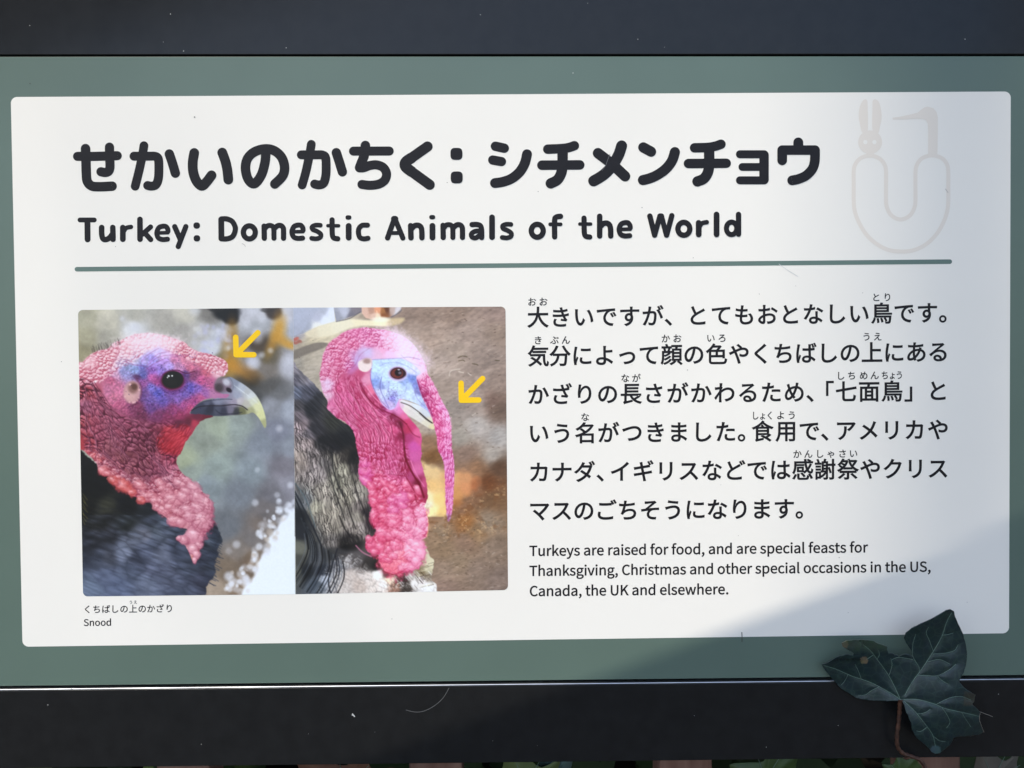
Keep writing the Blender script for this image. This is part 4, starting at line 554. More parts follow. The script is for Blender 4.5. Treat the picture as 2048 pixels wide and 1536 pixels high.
def fbm(scale, seed, **k):
    return (vnoise(scale, seed, **k) * .5 + vnoise(scale / 2, seed + 7, **k) * .3 + vnoise(scale / 4, seed + 13, **k) * .2)

def idw(pts, bx, s=7.0, p=2.0):
    y0, y1, x0, x1 = bx
    X = GX[y0:y1, x0:x1]; Y = GY[y0:y1, x0:x1]
    num = np.zeros(X.shape + (3,), np.float32); den = np.zeros(X.shape, np.float32)
    for q in pts:
        w = 1.0 / ((X - q[0]) ** 2 + (Y - q[1]) ** 2 + s * s) ** p
        den += w
        num += w[..., None] * np.array(q[2:5], np.float32)
    return num / den[..., None] / 255.0

def crom(pts, closed=True, n=5):
    P = np.array([p[:2] for p in pts], float); m = len(P); out = []
    rng = range(m) if closed else range(m - 1)
    for i in rng:
        if closed: a, b, c, d = P[(i - 1) % m], P[i], P[(i + 1) % m], P[(i + 2) % m]
        else: a, b, c, d = P[max(i - 1, 0)], P[i], P[i + 1], P[min(i + 2, m - 1)]
        for k in range(n):
            t = k / n
            out.append(.5 * (2 * b + (c - a) * t + (2 * a - 5 * b + 4 * c - d) * t * t + (3 * b - a - 3 * c + d) * t ** 3))
    if not closed: out.append(P[-1])
    return np.array(out)

def bbox(P, pad):
    x0 = int(max(0, (P[:, 0].min() - pad - PX0) / STEP)); x1 = int(min(WW, (P[:, 0].max() + pad - PX0) / STEP + 2))
    y0 = int(max(0, (P[:, 1].min() - pad - PY0) / STEP)); y1 = int(min(HH, (P[:, 1].max() + pad - PY0) / STEP + 2))
    return y0, y1, x0, x1

def segdist(P, bx, closed):
    y0, y1, x0, x1 = bx
    X = GX[y0:y1, x0:x1]; Y = GY[y0:y1, x0:x1]
    D = np.full(X.shape, 1e9, np.float32); ins = np.zeros(X.shape, bool)
    m = len(P)
    for i in range(m if closed else m - 1):
        ax, ay = P[i]; b_ = P[(i + 1) % m]; dx, dy = b_[0] - ax, b_[1] - ay
        L2 = dx * dx + dy * dy + 1e-9
        t = np.clip(((X - ax) * dx + (Y - ay) * dy) / L2, 0, 1)
        D = np.minimum(D, (X - ax - t * dx) ** 2 + (Y - ay - t * dy) ** 2)
        if closed and dy != 0:
            ins ^= ((ay > Y) != (b_[1] > Y)) & (X < dx * (Y - ay) / dy + ax)
    return np.sqrt(D), ins

def mask(poly, soft=1.0, smooth=True, rough=0.0, rscale=5.0, seed=3):
    P = crom(poly) if smooth else np.array([p[:2] for p in poly], float)
    bx = bbox(P, soft * 2 + rough)
    D, ins = segdist(P, bx, True)
    sd = np.where(ins, D, -D)
    if rough:
        sd = sd + (vnoise(rscale, seed)[bx[0]:bx[1], bx[2]:bx[3]] - .5) * 2 * rough
    t = np.clip(sd / (2 * soft) + .5, 0, 1)
    return bx, t * t * (3 - 2 * t), sd

def put(img, bx, m, col):
    y0, y1, x0, x1 = bx
    v = img[y0:y1, x0:x1]
    c = np.array(col, np.float32) / 255.0 if isinstance(col, tuple) else col
    v += (c - v) * m[..., None]

def stroke(img, pts, w, col, soft=.7, alpha=1.0, w2=None):
    P = crom(pts, False, 6) if len(pts) > 2 else np.array([p[:2] for p in pts], float)
    bx = bbox(P, w + soft * 2)
    D, _ = segdist(P, bx, False)
    t = np.clip((w / 2 - D) / (2 * soft) + .5, 0, 1)
    put(img, bx, t * alpha, col)

def blob(img, x, y, rx, ry, col, soft=.25, alpha=1.0, ang=0.0, wob=0.0):
    P = np.array([[x - rx * 1.5 - 3, y - rx * 1.5 - 3], [x + rx * 1.5 + 3, y + rx * 1.5 + 3], [x - ry * 1.5 - 3, y - ry * 1.5 - 3], [x + ry * 1.5 + 3, y + ry * 1.5 + 3]])
    bx = bbox(P, 0); y0, y1, x0, x1 = bx
    dx = GX[y0:y1, x0:x1] - x; dy = GY[y0:y1, x0:x1] - y
    c, s = math.cos(ang), math.sin(ang)
    r = np.sqrt(((dx * c + dy * s) / rx) ** 2 + ((-dx * s + dy * c) / ry) ** 2)
    if wob: r = r * (1 + (WOB[y0:y1, x0:x1] - .5) * wob)
    t = np.clip((1 - r) / (2 * soft) + .5, 0, 1)
    put(img, bx, t * t * (3 - 2 * t) * alpha, col)

WOB = vnoise(5.5, 401) * .6 + vnoise(2.8, 402) * .4

def worley(size, seed, ang=0.0, stretch=1.0, warp=2.0, jit=.85):
    wx = (vnoise(size * 2.2, seed + 1) - .5) * warp * 2; wy = (vnoise(size * 2.2, seed + 2) - .5) * warp * 2
    X = GX + wx; Y = GY + wy
    c, s = math.cos(ang), math.sin(ang)
    u = (X * c + Y * s) / (size * stretch); v = (-X * s + Y * c) / size
    iu = np.floor(u).astype(np.int64); iv = np.floor(v).astype(np.int64)
    f1 = np.full(u.shape, 9.0, np.float32); f2 = f1.copy(); gx = np.zeros_like(f1); gy = np.zeros_like(f1); idv = np.zeros_like(f1)
    def h(a, b, k):
        n = (a * 374761393 + b * 668265263 + (seed + k) * 974711) & 0x7fffffff
        n = ((n ^ (n >> 13)) * 1274126177) & 0x7fffffff
        return ((n ^ (n >> 16)) & 0xffff) / 65535.0
    for a in (-1, 0, 1):
        for b in (-1, 0, 1):
            px = iu + a + .5 + (h(iu + a, iv + b, 0) - .5) * jit; py = iv + b + .5 + (h(iu + a, iv + b, 5) - .5) * jit
            dx = u - px; dy = v - py; d = np.sqrt(dx * dx + dy * dy)
            near = d < f1
            f2 = np.where(near, f1, np.minimum(f2, d))
            gx = np.where(near, dx, gx); gy = np.where(near, dy, gy)
            idv = np.where(near, h(iu + a, iv + b, 9), idv); f1 = np.where(near, d, f1)
    # offset of the point inside its cell, back in picture axes
    ox = gx * c - gy * s; oy = gx * s + gy * c
    return f1, f2 - f1, ox, oy, idv

def bumps(img, bx, m, W, dark, light, kd=1.0, kl=1.0, edge=.22, lx=-.45, ly=-.75, size=8.0):
    """warty skin printed in the picture: swellings with a light upper and a dark lower side, creases between"""
    y0, y1, x0, x1 = bx
    f1, e, ox, oy, idv = [w[y0:y1, x0:x1] for w in W]
    fade = np.clip(vnoise(26, 301)[y0:y1, x0:x1] * 1.3 - .1 + (vnoise(9, 305)[y0:y1, x0:x1] - .5) * .9, .12, 1.25)
    H = np.sqrt(np.clip(1 - (f1 / .8) ** 2, 0, 1)) * (.55 + .75 * idv) + np.clip(e / .35, 0, 1) * .5
    H = H + (vnoise(3.0, 307)[y0:y1, x0:x1] - .5) * .35
    gy_, gx_ = np.gradient(H)
    s = (gx_ * -lx + gy_ * -ly) * -1.0
    s = -s * 5.2
    put(img, bx, np.clip(s, 0, 1) * kl * m * (.55 + .6 * fade), light)
    put(img, bx, np.clip(-s, 0, .85) * kd * m * (.4 + .7 * fade), dark)
    hl = np.clip(1 - np.sqrt((ox + .12) ** 2 + (oy + .2) ** 2) / .45, 0, 1) ** 1.2
    put(img, bx, np.clip(hl * kl * m * (.35 + idv * .5), 0, 1), light)
    cre = np.clip(1 - e / edge, 0, 1) ** 1.5 * kd * m * 1.05 * fade
    put(img, bx, np.clip(cre, 0, 1), dark)

def lump(img, x, y, rx, ry, base, light, dark, ang=0.0, a=.8):
    blob(img, x + rx * .10, y + ry * .18, rx * 1.13, ry * 1.13, dark, .2, a * .85, ang, .55)
    blob(img, x, y, rx, ry, base, .2, a, ang, .55)
    blob(img, x - rx * .2, y - ry * .25, rx * .66, ry * .5, light, .7, a * .7, ang, .8)
    blob(img, x - rx * .25, y - ry * .4, rx * .3, ry * .16, (255, 236, 242), .8, a * .55, ang, 1.0)

def folds(img, rows, ox, oy, n, dark, light, seed, w, lk=1.0):
    # wrinkles that run down the neck between its two outlines
    R = random.Random(seed); m = len(rows) - 1
    for k in range(n):
        s = R.uniform(.06, .95); t0 = R.uniform(0, m - .8); L = R.uniform(.6, 1.8) * lk; pts = []
        for i in range(6):
            t = min(m, t0 + L * i / 5); j = min(int(t), m - 1); f = t - j
            l = [rows[j][0][q] * (1 - f) + rows[j + 1][0][q] * f for q in (0, 1)]; r = [rows[j][1][q] * (1 - f) + rows[j + 1][1][q] * f for q in (0, 1)]
            ss = s + .03 * math.sin(i * 2 + k) + R.uniform(-.012, .012)
            pts.append((ox + (l[0] + (r[0] - l[0]) * ss) / ZS, oy + (l[1] + (r[1] - l[1]) * ss) / ZS))
        a = R.uniform(.25, .6)
        stroke(img, pts, w * R.uniform(.6, 1.2), dark, 1.0, a)
        stroke(img, [(x - 1.5, y - .4) for x, y in pts], w * .7, light, .9, a * .75)

def soften(c, k):
    g = c.mean(-1, keepdims=True)
    return g + (c - g) * k

def paint():
    R = random.Random(11)
    img = np.zeros((HH, WW, 3), np.float32)
    full = (0, HH, 0, WW)
    lw = int((588 - PX0) / STEP)
    # ---- left picture, out-of-focus background
    bgL = zp('A', [(100,150,163,158,135),(100,350,158,152,125),(60,480,150,142,110),(300,200,190,184,165),(300,350,165,160,145),(550,150,172,168,155),(540,250,205,205,208),(800,200,165,160,150),(1000,300,160,155,148),
        (1000,130,185,180,165),(1150,300,175,172,168),(1230,120,130,126,120),(1250,420,185,188,195),(1330,560,120,112,90),(1320,340,170,172,180),(1600,150,175,175,182),(1650,230,170,172,178),(1960,150,178,178,188),(1960,250,160,165,180),(1620,550,165,165,175),(1950,600,172,172,182),
        (1750,520,105,95,75),(1680,420,85,72,60),(1750,650,120,112,105),(1600,720,75,68,58),(1780,780,92,90,88),(1850,850,110,110,112),(1620,860,85,85,85),(1800,950,140,142,150),(1950,1000,155,160,172),(1850,1200,125,128,142),
        (1500,1150,138,148,142),(1300,1150,150,160,140),(1200,1300,140,148,135),(1700,1300,128,135,145),(1950,1330,130,135,145)]) + \
        zp('B', [(1000,100,150,158,130),(1050,200,140,150,140),(1300,150,140,152,146),(1600,200,130,140,146),(1900,150,122,118,126),(1200,320,128,138,142),(1500,400,120,126,134),(1800,400,112,110,116),(1400,700,112,116,122),
        (1600,800,122,116,114),(1500,900,132,122,114),(1400,1100,124,108,92),(1300,1280,155,138,120),(1500,1250,138,116,95),(1750,550,118,112,112),(1700,700,120,108,100),(1600,1000,120,102,86),(1950,330,140,138,148)])
    img[:, :] = idw(bgL, full, s=9, p=2.2)
    n = fbm(24, 5)[..., None] - .5
    img *= 1 + n * .22
    # dark bird and its orange legs behind, out of focus
    for (x, y, rx, ry, c, a) in [(1380,110,120,75,(28,28,32),.96),(1420,170,70,60,(32,30,34),.95),(1290,80,75,30,(45,44,46),.8),(1810,110,75,70,(62,52,48),.85),(1750,90,60,26,(70,66,66),.7)]:
        blob(img, 150 + x / ZS, 600 + y / ZS, rx / ZS, ry / ZS, c, .35, a)
    for (x, y, rx, ry, c, a, g) in [(1430,300,38,110,(150,112,45),.85,0),(1400,430,50,150,(165,120,40),.8,.1),(1430,590,60,90,(196,134,26),.9,.2),(1500,640,110,40,(190,128,40),.8,.6),(1600,640,90,30,(170,120,60),.6,.6),
            (1860,260,48,110,(205,142,28),.92,.1),(1800,380,34,110,(190,135,40),.8,.35),(1900,370,85,38,(200,140,34),.8,.5),(1960,415,60,24,(205,145,40),.75,.3),(1540,480,25,60,(120,95,50),.5,0)]:
        blob(img, 150 + x / ZS, 600 + y / ZS, rx / ZS * 1.15, ry / ZS * 1.1, c, .95, a * .85, g)
    for k in range(60):
        x = R.uniform(1080, 1420); y = R.uniform(230, 520)
        blob(img, 150 + x / ZS, 600 + y / ZS, R.uniform(3, 7), R.uniform(3, 7), (R.randint(170, 215),) * 2 + (215,), .8, R.uniform(.15, .45))
    for (x, y, r) in [(545,248,34),(430,170,20),(1660,345,40),(1600,100,40),(1700,170,30),(1620,580,38),(1950,560,40),(1700,500,22),(1780,460,20),(1650,300,26),(1560,210,30),(1930,100,30),(1860,1170,24),(1090,90,40)]:
        blob(img, 150 + x / ZS, 600 + y / ZS, r / ZS * 1.2, r / ZS * 1.2, (200,201,210), .8, .5)
    # white out-of-focus water, lower right
    bx, m, sd = mask(zp('B', [(2060,490),(1960,540),(1880,640),(1830,740),(1770,830),(1740,930),(1680,1010),(1650,1090),(1590,1170),(1560,1240),(1510,1330),(1700,1400),(2060,1400)]), 6, True, 6, 12, 9)
    put(img, bx, m, (240,247,255))
    for k in range(95):
        t = R.random(); x = 1990 - t * 500 + R.gauss(-50, 55); y = 480 + t * 830 + R.gauss(-20, 40)
        r = R.uniform(2.5, 7.5)
        blob(img, 150 + x / ZS, 900 + y / ZS, r, r * R.uniform(.8, 1.2), (232,238,250) if R.random() < .8 else (185,172,160), .55, R.uniform(.2, .7))
    for (x, y, r, a) in [(1400,1150,40,.8),(1460,1200,28,.6),(1465,1265,30,.55),(1400,1240,24,.5),(1470,860,34,.6),(1640,480,30,.6),(1855,470,26,.6),(1840,410,26,.5),(1945,500,28,.8),(1660,180,24,.4),(1960,320,28,.6),(1400,920,30,.3),(1540,1070,30,.4),(1730,680,40,.4),(1120,295,10,.5),(1550,1190,44,.8)]:
        blob(img, 150 + x / ZS, 900 + y / ZS, r / ZS, r / ZS, (214,217,228), .6, a * .8)
    # dark breast feathers
    P = zp('A', [(20,900),(60,1100),(60,1200)]) + zp('B', [(30,-40),(300,200),(700,400),(1000,600),(1240,650),(1290,700),(1320,760),(1335,830),(1300,900),(1310,950),(1275,1030),(1280,1110),(1240,1180),(1200,1230),(1170,1330),(900,1420),(0,1420),(-60,600)])
    bx, m, sd = mask(P, 1.6, True, 2.2, 5, 4)
    br = zp('B', [(100,200,20,19,21),(200,330,20,19,20),(100,500,26,25,22),(300,600,38,38,38),(290,540,70,70,52),(450,650,42,46,44),(480,500,26,26,30),(650,560,44,48,56),(700,650,58,66,84),(740,745,98,112,134),(800,680,82,95,120),(300,800,46,46,52),(560,800,92,98,118),(650,780,110,112,134),(700,850,80,90,118),
        (200,1000,54,58,72),(130,900,34,34,38),(450,930,120,130,160),(300,1000,66,66,76),(280,1150,84,96,134),(500,1100,76,86,112),(620,930,84,92,124),(780,960,100,108,138),(740,1100,92,96,128),(150,1290,104,130,158),(400,1250,86,102,146),(650,1230,106,116,146),(850,1180,88,92,120),(560,1000,56,60,80),
        (940,900,62,70,96),(1040,1060,64,72,94),(1150,880,48,54,70),(1180,1000,42,46,62),(1150,1200,58,58,80),(1250,760,46,54,70),(1260,1050,52,58,72),(1000,1270,72,78,104),(900,650,50,58,80),(1200,800,80,96,116)])
    c = idw(br, bx, 6, 2.2)
    W = worley(15, 31, ang=.25, stretch=2.3, warp=7)
    c = soften(c, .62) * .92
    put(img, bx, m, c)
    y0, y1, x0, x1 = bx
    cr = np.clip(1 - W[1][y0:y1, x0:x1] / .5, 0, 1) ** 2 * m * .3 * np.clip(vnoise(30, 333)[y0:y1, x0:x1] * 2 - .3, 0, 1)
    put(img, bx, cr, (30,32,44))
    lit = np.clip(.6 - W[0][y0:y1, x0:x1], 0, 1) * m * .45 * (GY[y0:y1, x0:x1] > 1030)
    put(img, bx, np.clip(lit, 0, .5), (135,146,180))
    st = (vnoise(7, 61, sx=3, sy=.45, ang=.35)[y0:y1, x0:x1] - .5) * .35
    img[y0:y1, x0:x1] *= (1 + st * m)[..., None]
    for k in range(9):
        stroke(img, zp('B', [(62 + R.uniform(0, 14), 400 + k * 30), (78 + R.uniform(0, 40), 455 + k * 28)]), 1.3, (150,140,70), .8, .55)
    for k in range(26):   # hair-like feather tips on the edge of the breast
        y = 660 + k * 22; x = 1235 + 60 * math.sin((y - 650) / 170.0)
        stroke(img, zp('B', [(x - 60, y - 20), (x + R.uniform(20, 60), y + R.uniform(20, 50))]), 1.5, (58,66,84), .8, .7)
    hz = np.clip((GY[y0:y1, x0:x1] - 1060) / 130.0, 0, 1) * np.clip(1.15 - (GX[y0:y1, x0:x1] - 165) / 290.0, 0, 1) * m * .6
    put(img, bx, hz, (102,114,142))
    # beak of the left bird
    bx, m, sd = mask(zp('A', [(1050,1035),(1100,960),(1180,915),(1300,880),(1340,760),(1400,700),(1480,735),(1560,785),(1640,855),(1695,945),(1728,1040),(1742,1130),(1728,1165),(1705,1130),(1670,1070),(1620,1025),(1560,1040),(1450,1048),(1340,1056),(1250,1056),(1150,1050)]), .9)
    c = idw(zp('A', [(1450,760,134,140,158),(1520,800,168,174,186),(1570,840,172,174,176),(1600,870,196,200,200),(1480,870,150,154,172),(1400,880,140,136,156),(1300,915,128,130,150),(1200,935,92,94,114),(1150,960,70,72,92),(1230,985,55,55,72),(1300,1000,84,86,104),(1350,1015,66,66,84),
        (1420,1000,118,112,130),(1470,1015,70,70,75),(1520,1010,112,112,76),(1600,1010,160,160,118),(1620,920,200,203,180),(1660,970,208,208,158),(1700,1040,205,205,145),(1730,1130,165,165,115),(1560,950,176,172,160),(1500,920,180,172,176),(1450,930,150,140,158)]), bx, 3.5, 2.4)
    put(img, bx, m, c)
    for k in range(16):
        t = k / 15; stroke(img, zp('A', [(1440 + 200 * t, 770 + 140 * t), (1480 + 190 * t, 800 + 150 * t)]), 1.0, (235,238,238), .9, R.uniform(0, .4))
    stroke(img, zp('A', [(1060,1005),(1130,972),(1220,962),(1330,962),(1440,952),(1520,965),(1570,1000)]), 1.9, (38,28,40), .8, .85)
    stroke(img, zp('A', [(1160,925),(1260,912),(1360,902),(1430,905)]), 1.4, (50,50,66), .8, .6)
    stroke(img, zp('A', [(1280,1000),(1330,1035),(1440,1035),(1520,1022)]), 1.5, (40,40,55), .9, .7)
    # skin of the left bird
    HP = zp('A', [(20,640),(75,560),(150,490),(230,455),(300,440),(350,390),(430,360),(520,320),(650,298),(780,312),(860,335),(930,360),(1000,390),(1060,440),(1130,470),(1200,485),(1290,515),(1355,545),(1392,590),(1386,650),(1360,690),(1320,700),(1285,740),(1280,800),(1330,850),(1400,860),(1380,890),(1280,892),(1180,905),(1110,950),(1060,1000),(1050,1035),(1140,1040),(1260,1058),(1180,1085),(1140,1110),(1100,1160),(1060,1225),(1010,1290),(985,1350)]) + \
        zp('B', [(960,30),(925,80),(935,150),(985,220),(1040,265),(1100,320),(1180,400),(1225,450),(1248,540),(1240,620),(1205,730),(1165,800),(1150,870),(1130,930),(1105,1015),(1080,1020),(1045,950),(1010,880),(960,840),(925,800),(1000,765),(1020,720),(950,705),(870,680),(845,630),(800,590),(745,555),(705,500),(712,455),(660,478),(600,470),(555,430),(490,405),(480,380),(400,350),(345,290),(335,238),(260,235),(215,190),(195,120),(140,60),(70,0),(20,-60)])
    bx, m, sd = mask(HP, .9, True, .8, 4, 8)
    sk = zp('A', [(100,560,226,150,160),(250,560,212,108,128),(150,700,198,86,112),(60,680,205,80,100),(300,500,222,135,148),(450,400,238,182,192),(600,340,238,205,216),(700,330,240,220,232),(700,420,236,214,236),(820,360,238,208,220),(900,420,232,190,205),(950,430,222,140,155),(1000,450,214,100,115),(1060,500,228,160,180),(1130,530,216,116,135),(1250,560,214,112,130),(1340,590,220,112,128),(1300,655,232,176,188),(1300,600,205,100,120),
        (600,450,226,208,232),(480,480,228,196,212),(540,550,190,190,225),(750,470,210,192,246),(700,540,160,150,248),(640,560,175,165,240),(620,620,100,110,205),(550,640,122,156,220),(480,610,128,148,200),(450,650,140,150,215),(360,680,205,150,185),(620,680,84,94,186),(830,500,222,190,240),(830,560,186,138,232),(900,545,218,118,168),(1000,560,228,120,150),(1050,620,222,100,130),(860,600,178,158,250),(950,610,205,130,185),(700,700,200,76,160),(700,650,150,90,205),(780,640,138,108,212),(740,740,180,60,140),
        (1010,680,92,60,140),(1080,690,150,60,110),(1050,800,92,84,212),(1000,850,110,84,190),(950,900,132,88,190),(860,860,120,80,180),(800,900,98,78,188),(750,850,80,90,220),(700,800,108,108,222),(700,900,112,84,180),(700,980,112,64,150),(640,850,110,70,150),(620,760,150,70,150),(1120,800,130,90,200),(1150,740,206,70,130),(1180,850,162,88,175),(1200,650,214,84,112),(1240,760,208,84,140),(1260,850,190,110,160),(1080,930,184,60,134),(1150,890,200,70,130),(900,1000,158,52,112),(1050,985,208,58,112),(1000,950,170,60,130),(1100,1060,120,34,60),(1200,1078,120,28,48),(1040,1110,110,32,56),(950,1120,112,34,62),
        (750,1050,128,46,96),(850,1080,146,40,86),(950,1060,168,44,90),(600,1050,120,40,74),(560,980,140,50,88),(350,900,212,102,132),(300,830,206,105,142),(380,800,212,102,142),(330,720,206,84,120),(380,960,206,80,120),(200,850,188,68,88),(100,850,194,58,66),(100,960,172,86,118),(200,980,178,70,100),(80,1100,182,60,70),(300,1050,176,70,98),(200,1130,165,58,82),(420,1060,182,70,108),(250,1230,158,60,86),(450,1200,150,55,80),(90,1300,192,50,58),(300,1320,148,70,82),(600,1150,168,70,104),(520,1300,140,62,84),
        (650,1260,100,32,52),(700,1330,96,28,42),(740,1200,130,36,60),(850,1200,196,36,52),(950,1250,216,46,62),(880,1330,200,34,50),(800,1290,165,28,46),(1050,1200,196,50,76),(1080,1120,206,46,74)]) + \
        zp('B', [(150,40,212,70,72),(250,90,214,76,72),(230,150,215,160,165),(240,200,220,82,72),(330,150,186,84,90),(300,40,140,66,80),(450,60,128,58,66),(600,40,126,52,68),(750,60,168,68,90),(880,60,184,50,80),(880,10,160,22,40),(500,170,156,76,86),(620,160,132,62,74),(430,190,190,90,95),(750,190,150,60,84),(850,170,190,86,112),(900,220,210,120,145),(370,270,226,120,120),(400,310,228,90,82),(480,330,214,84,84),(600,320,214,100,100),(560,230,160,70,84),(700,310,168,70,92),(780,290,214,132,145),(650,280,130,60,80),
        (980,240,214,140,158),(1000,310,218,145,160),(1080,350,222,150,165),(560,400,205,80,90),(680,400,216,116,130),(640,460,180,70,86),(780,440,214,104,122),(800,350,196,100,116),(860,440,218,122,128),(950,440,212,120,132),(900,390,206,104,120),(760,510,212,104,116),(820,540,226,122,112),(950,540,206,130,142),(1000,500,216,142,158),(1100,500,214,142,156),(1180,470,204,118,134),(1210,550,190,104,120),(870,650,214,112,116),(960,650,220,130,138),(1050,620,222,140,152),(1150,620,218,128,146),(1130,700,210,126,144),(1200,660,196,108,126),(1060,800,206,120,134),(980,820,186,116,136),(1100,860,206,124,134),(1050,930,205,124,134),(1090,960,214,100,92),(1085,1000,220,132,112)])
    c = soften(idw(sk, bx, 4.4, 2.1), .86) * .94 + np.array((176, 112, 150), np.float32) / 255 * .06
    put(img, bx, m, c)
    y0, y1, x0, x1 = bx
    X = GX[y0:y1, x0:x1]; Y = GY[y0:y1, x0:x1]
    def zone(poly, soft):
        b2, m2, s2 = mask(poly, soft)
        full_m = np.zeros((HH, WW), np.float32); full_m[b2[0]:b2[1], b2[2]:b2[3]] = m2
        return full_m[y0:y1, x0:x1] * m
    crown = zone(zp('A', [(20,500),(300,380),(650,270),(1000,370),(1400,520),(1400,690),(1230,660),(1120,580),(900,500),(760,430),(640,480),(540,560),(420,620),(300,700),(180,760),(20,760)]), 4)
    bumps(img, bx, crown, worley(7.5, 71, .5, 1.35, 5), (186,60,88), (254,232,236), .7, .95, .22)
    bumps(img, bx, crown, worley(4.2, 72, .2, 1.1, 2), (200,84,104), (250,225,230), .3, .3, .3)
    for (x, y, rx, ry, c, a) in [(680,370,230,60,(248,226,234),.5),(500,420,110,50,(242,206,216),.4),(830,380,110,40,(246,216,226),.45),(140,560,60,40,(240,196,204),.4)]:
        blob(img, 150 + x / ZS, 600 + y / ZS, rx / ZS, ry / ZS, c, .8, a, 0, .9)
    neck = zone(zp('A', [(20,760),(180,770),(300,950),(420,1050),(600,1090),(760,1110),(900,1090),(900,1200),(760,1240),(740,1400),(20,1400)]) + zp('B', [(740,20),(930,60),(960,200),(800,250),(600,240),(400,180),(100,20)]), 4)
    bumps(img, bx, neck, worley(8.2, 81, .6, 2.3, 6), (84,20,44), (228,138,156), 1.0, .5, .3)
    folds(img, [((60,760),(180,740)), ((50,950),(330,960)), ((60,1150),(560,1060)), ((60,1330),(800,1160)), ((140,1440),(860,1330)), ((340,1600),(960,1560)), ((560,1790),(1080,1680))], 150, 600, 90, (72,20,46), (232,150,170), 21, 1.7, 1.5)
    low = zone(zp('B', [(60,0),(200,20),(330,130),(560,250),(800,240),(960,170),(1080,260),(1280,450),(1280,640),(1150,900),(1060,640),(840,660),(560,480),(180,220)]), 4)
    bumps(img, bx, low, worley(13, 92, .7, 1.35, 6), (136,34,62), (246,188,196), .72, .62, .2)
    bumps(img, bx, low, worley(7, 93, .7, 1.4, 4), (160,50,72), (240,170,180), .28, .25, .25)
    tip = zone(zp('B', [(800,500),(1270,400),(1270,640),(1110,1040),(900,800)]), 6)
    bumps(img, bx, tip, worley(19, 94, .4, 1.1, 6), (160,64,92), (240,178,188), .42, .35, .16)
    lump(img, 150 + 1150 / ZS, 900 + 600 / ZS, 22, 30, (208,130,148), (236,182,192), (166,70,98), .1, .85)
    lump(img, 150 + 1090 / ZS, 900 + 780 / ZS, 19, 17, (206,128,146), (230,172,184), (160,72,98), .2, .85)
    for (x, y, rx, ry, g) in [(250,190,52,44,.5),(300,215,40,26,.6),(430,320,98,58,.5),(345,275,50,40,.4),(590,320,58,40,.6),(520,390,40,34,.2),(640,420,52,48,.3),(700,420,46,40,0),(600,455,44,36,.2),(780,310,52,34,1.1),(830,370,54,40,.3),(790,350,34,24,.2),(730,465,44,40,0),(790,470,46,36,.3),(750,520,44,36,.2),(810,550,62,48,.3),(890,450,84,56,.2),
            (860,520,50,34,0),(960,300,76,36,.3),(1010,270,50,28,.4),(1080,340,66,52,.5),(1010,370,50,30,.3),(980,420,60,46,.3),(1110,420,60,52,.6),(1190,490,52,92,-.15),(1110,520,64,48,.2),(1020,540,58,44,.1),(940,560,50,30,.1),(900,640,64,50,.1),(960,660,46,40,0),(1150,640,90,86,.2),(1040,600,50,50,0),(985,815,46,38,.4),(945,800,24,22,0),(1130,865,36,34,0),(1075,900,46,40,0),(1105,950,32,40,0),(1088,1000,20,28,0)]:
        t = min(1, max(0, (x - 250) / 800))
        base = (216 - 8 * t, 110 + 26 * t, 116 + 36 * t); lt = (244, 176 + 16 * t, 176 + 22 * t); dk = (156 + 10 * t, 52 + 22 * t, 66 + 34 * t)
        if x < 640 and y > 60 + x * .55: base = (220, 88, 80)
        lump(img, 150 + x / ZS, 900 + y / ZS, rx / ZS, ry / ZS, base, lt, dk, g, .62 if y < 900 else .8)
    bumps(img, bx, low, worley(8, 95, .5, 1.5, 5), (150,48,72), (240,190,196), .25, .12, .2)
    # fine grain over the bare face
    face = zone(zp('A', [(300,700),(700,480),(1100,600),(1260,760),(1180,900),(1050,1010),(900,1080),(600,1080),(330,960)]), 8)
    g = (vnoise(3.2, 15) - .5)[y0:y1, x0:x1] * .3
    img[y0:y1, x0:x1] *= (1 + g * face)[..., None]
    bumps(img, bx, face * .5, worley(5, 96, .9, 1.2, 3), (110,40,110), (235,170,215), .3, .25, .3)
    red = zone(zp('A', [(770,1220),(850,1150),(1000,1130),(1060,1200),(1000,1300),(960,1400),(780,1400),(740,1300)]), 3)
    bumps(img, bx, red, worley(6, 97, -.9, 2.6, 3), (150,8,24), (240,80,90), .5, .5, .3)
    # rim dark under the head, creases over the brow
    for a in [((650,600),(760,520),(900,500),(1000,520)), ((680,560),(760,490),(860,470)), ((640,640),(700,590),(800,540)), ((600,560),(660,500),(760,440)), ((900,520),(990,500),(1060,520)), ((450,560),(540,590),(620,600),(680,640))]:
        stroke(img, zp('A', list(a)), 1.3, (150,50,130), .8, .5)
    stroke(img, zp('A', [(800,680),(860,645),(940,640),(1010,668),(1090,650)]), 2.2, (92,22,60), 1.0, .75)
    stroke(img, zp('A', [(560,720),(600,800),(600,870),(560,930)]), 4.2, (110,38,66), 2.0, .5)
    blob(img, 150 + 560 / ZS, 600 + 700 / ZS, 9, 5, (90,32,70), .6, .6, .3)
    # eye
    blob(img, 150 + 890 / ZS, 600 + 745 / ZS, 27, 22, (120,40,110), .3, .6)
    blob(img, 150 + 888 / ZS, 600 + 732 / ZS, 23, 19.5, (84,16,44), .15, .9)
    blob(img, 150 + 890 / ZS, 600 + 726 / ZS, 21, 16.8, (24,22,20), .08, 1, -.1)
    blob(img, 150 + 880 / ZS, 600 + 745 / ZS, 13, 8, (44,42,36), .4, .5)
    for (x, y, r) in [(853,692,2.0),(884,690,1.7),(842,706,1.2)]:
        blob(img, 150 + x / ZS, 600 + y / ZS, r, r, (238,240,240), .3, .95)
    stroke(img, zp('A', [(795,790),(860,820),(960,800),(1010,750)]), 1.4, (190,90,150), .8, .55)
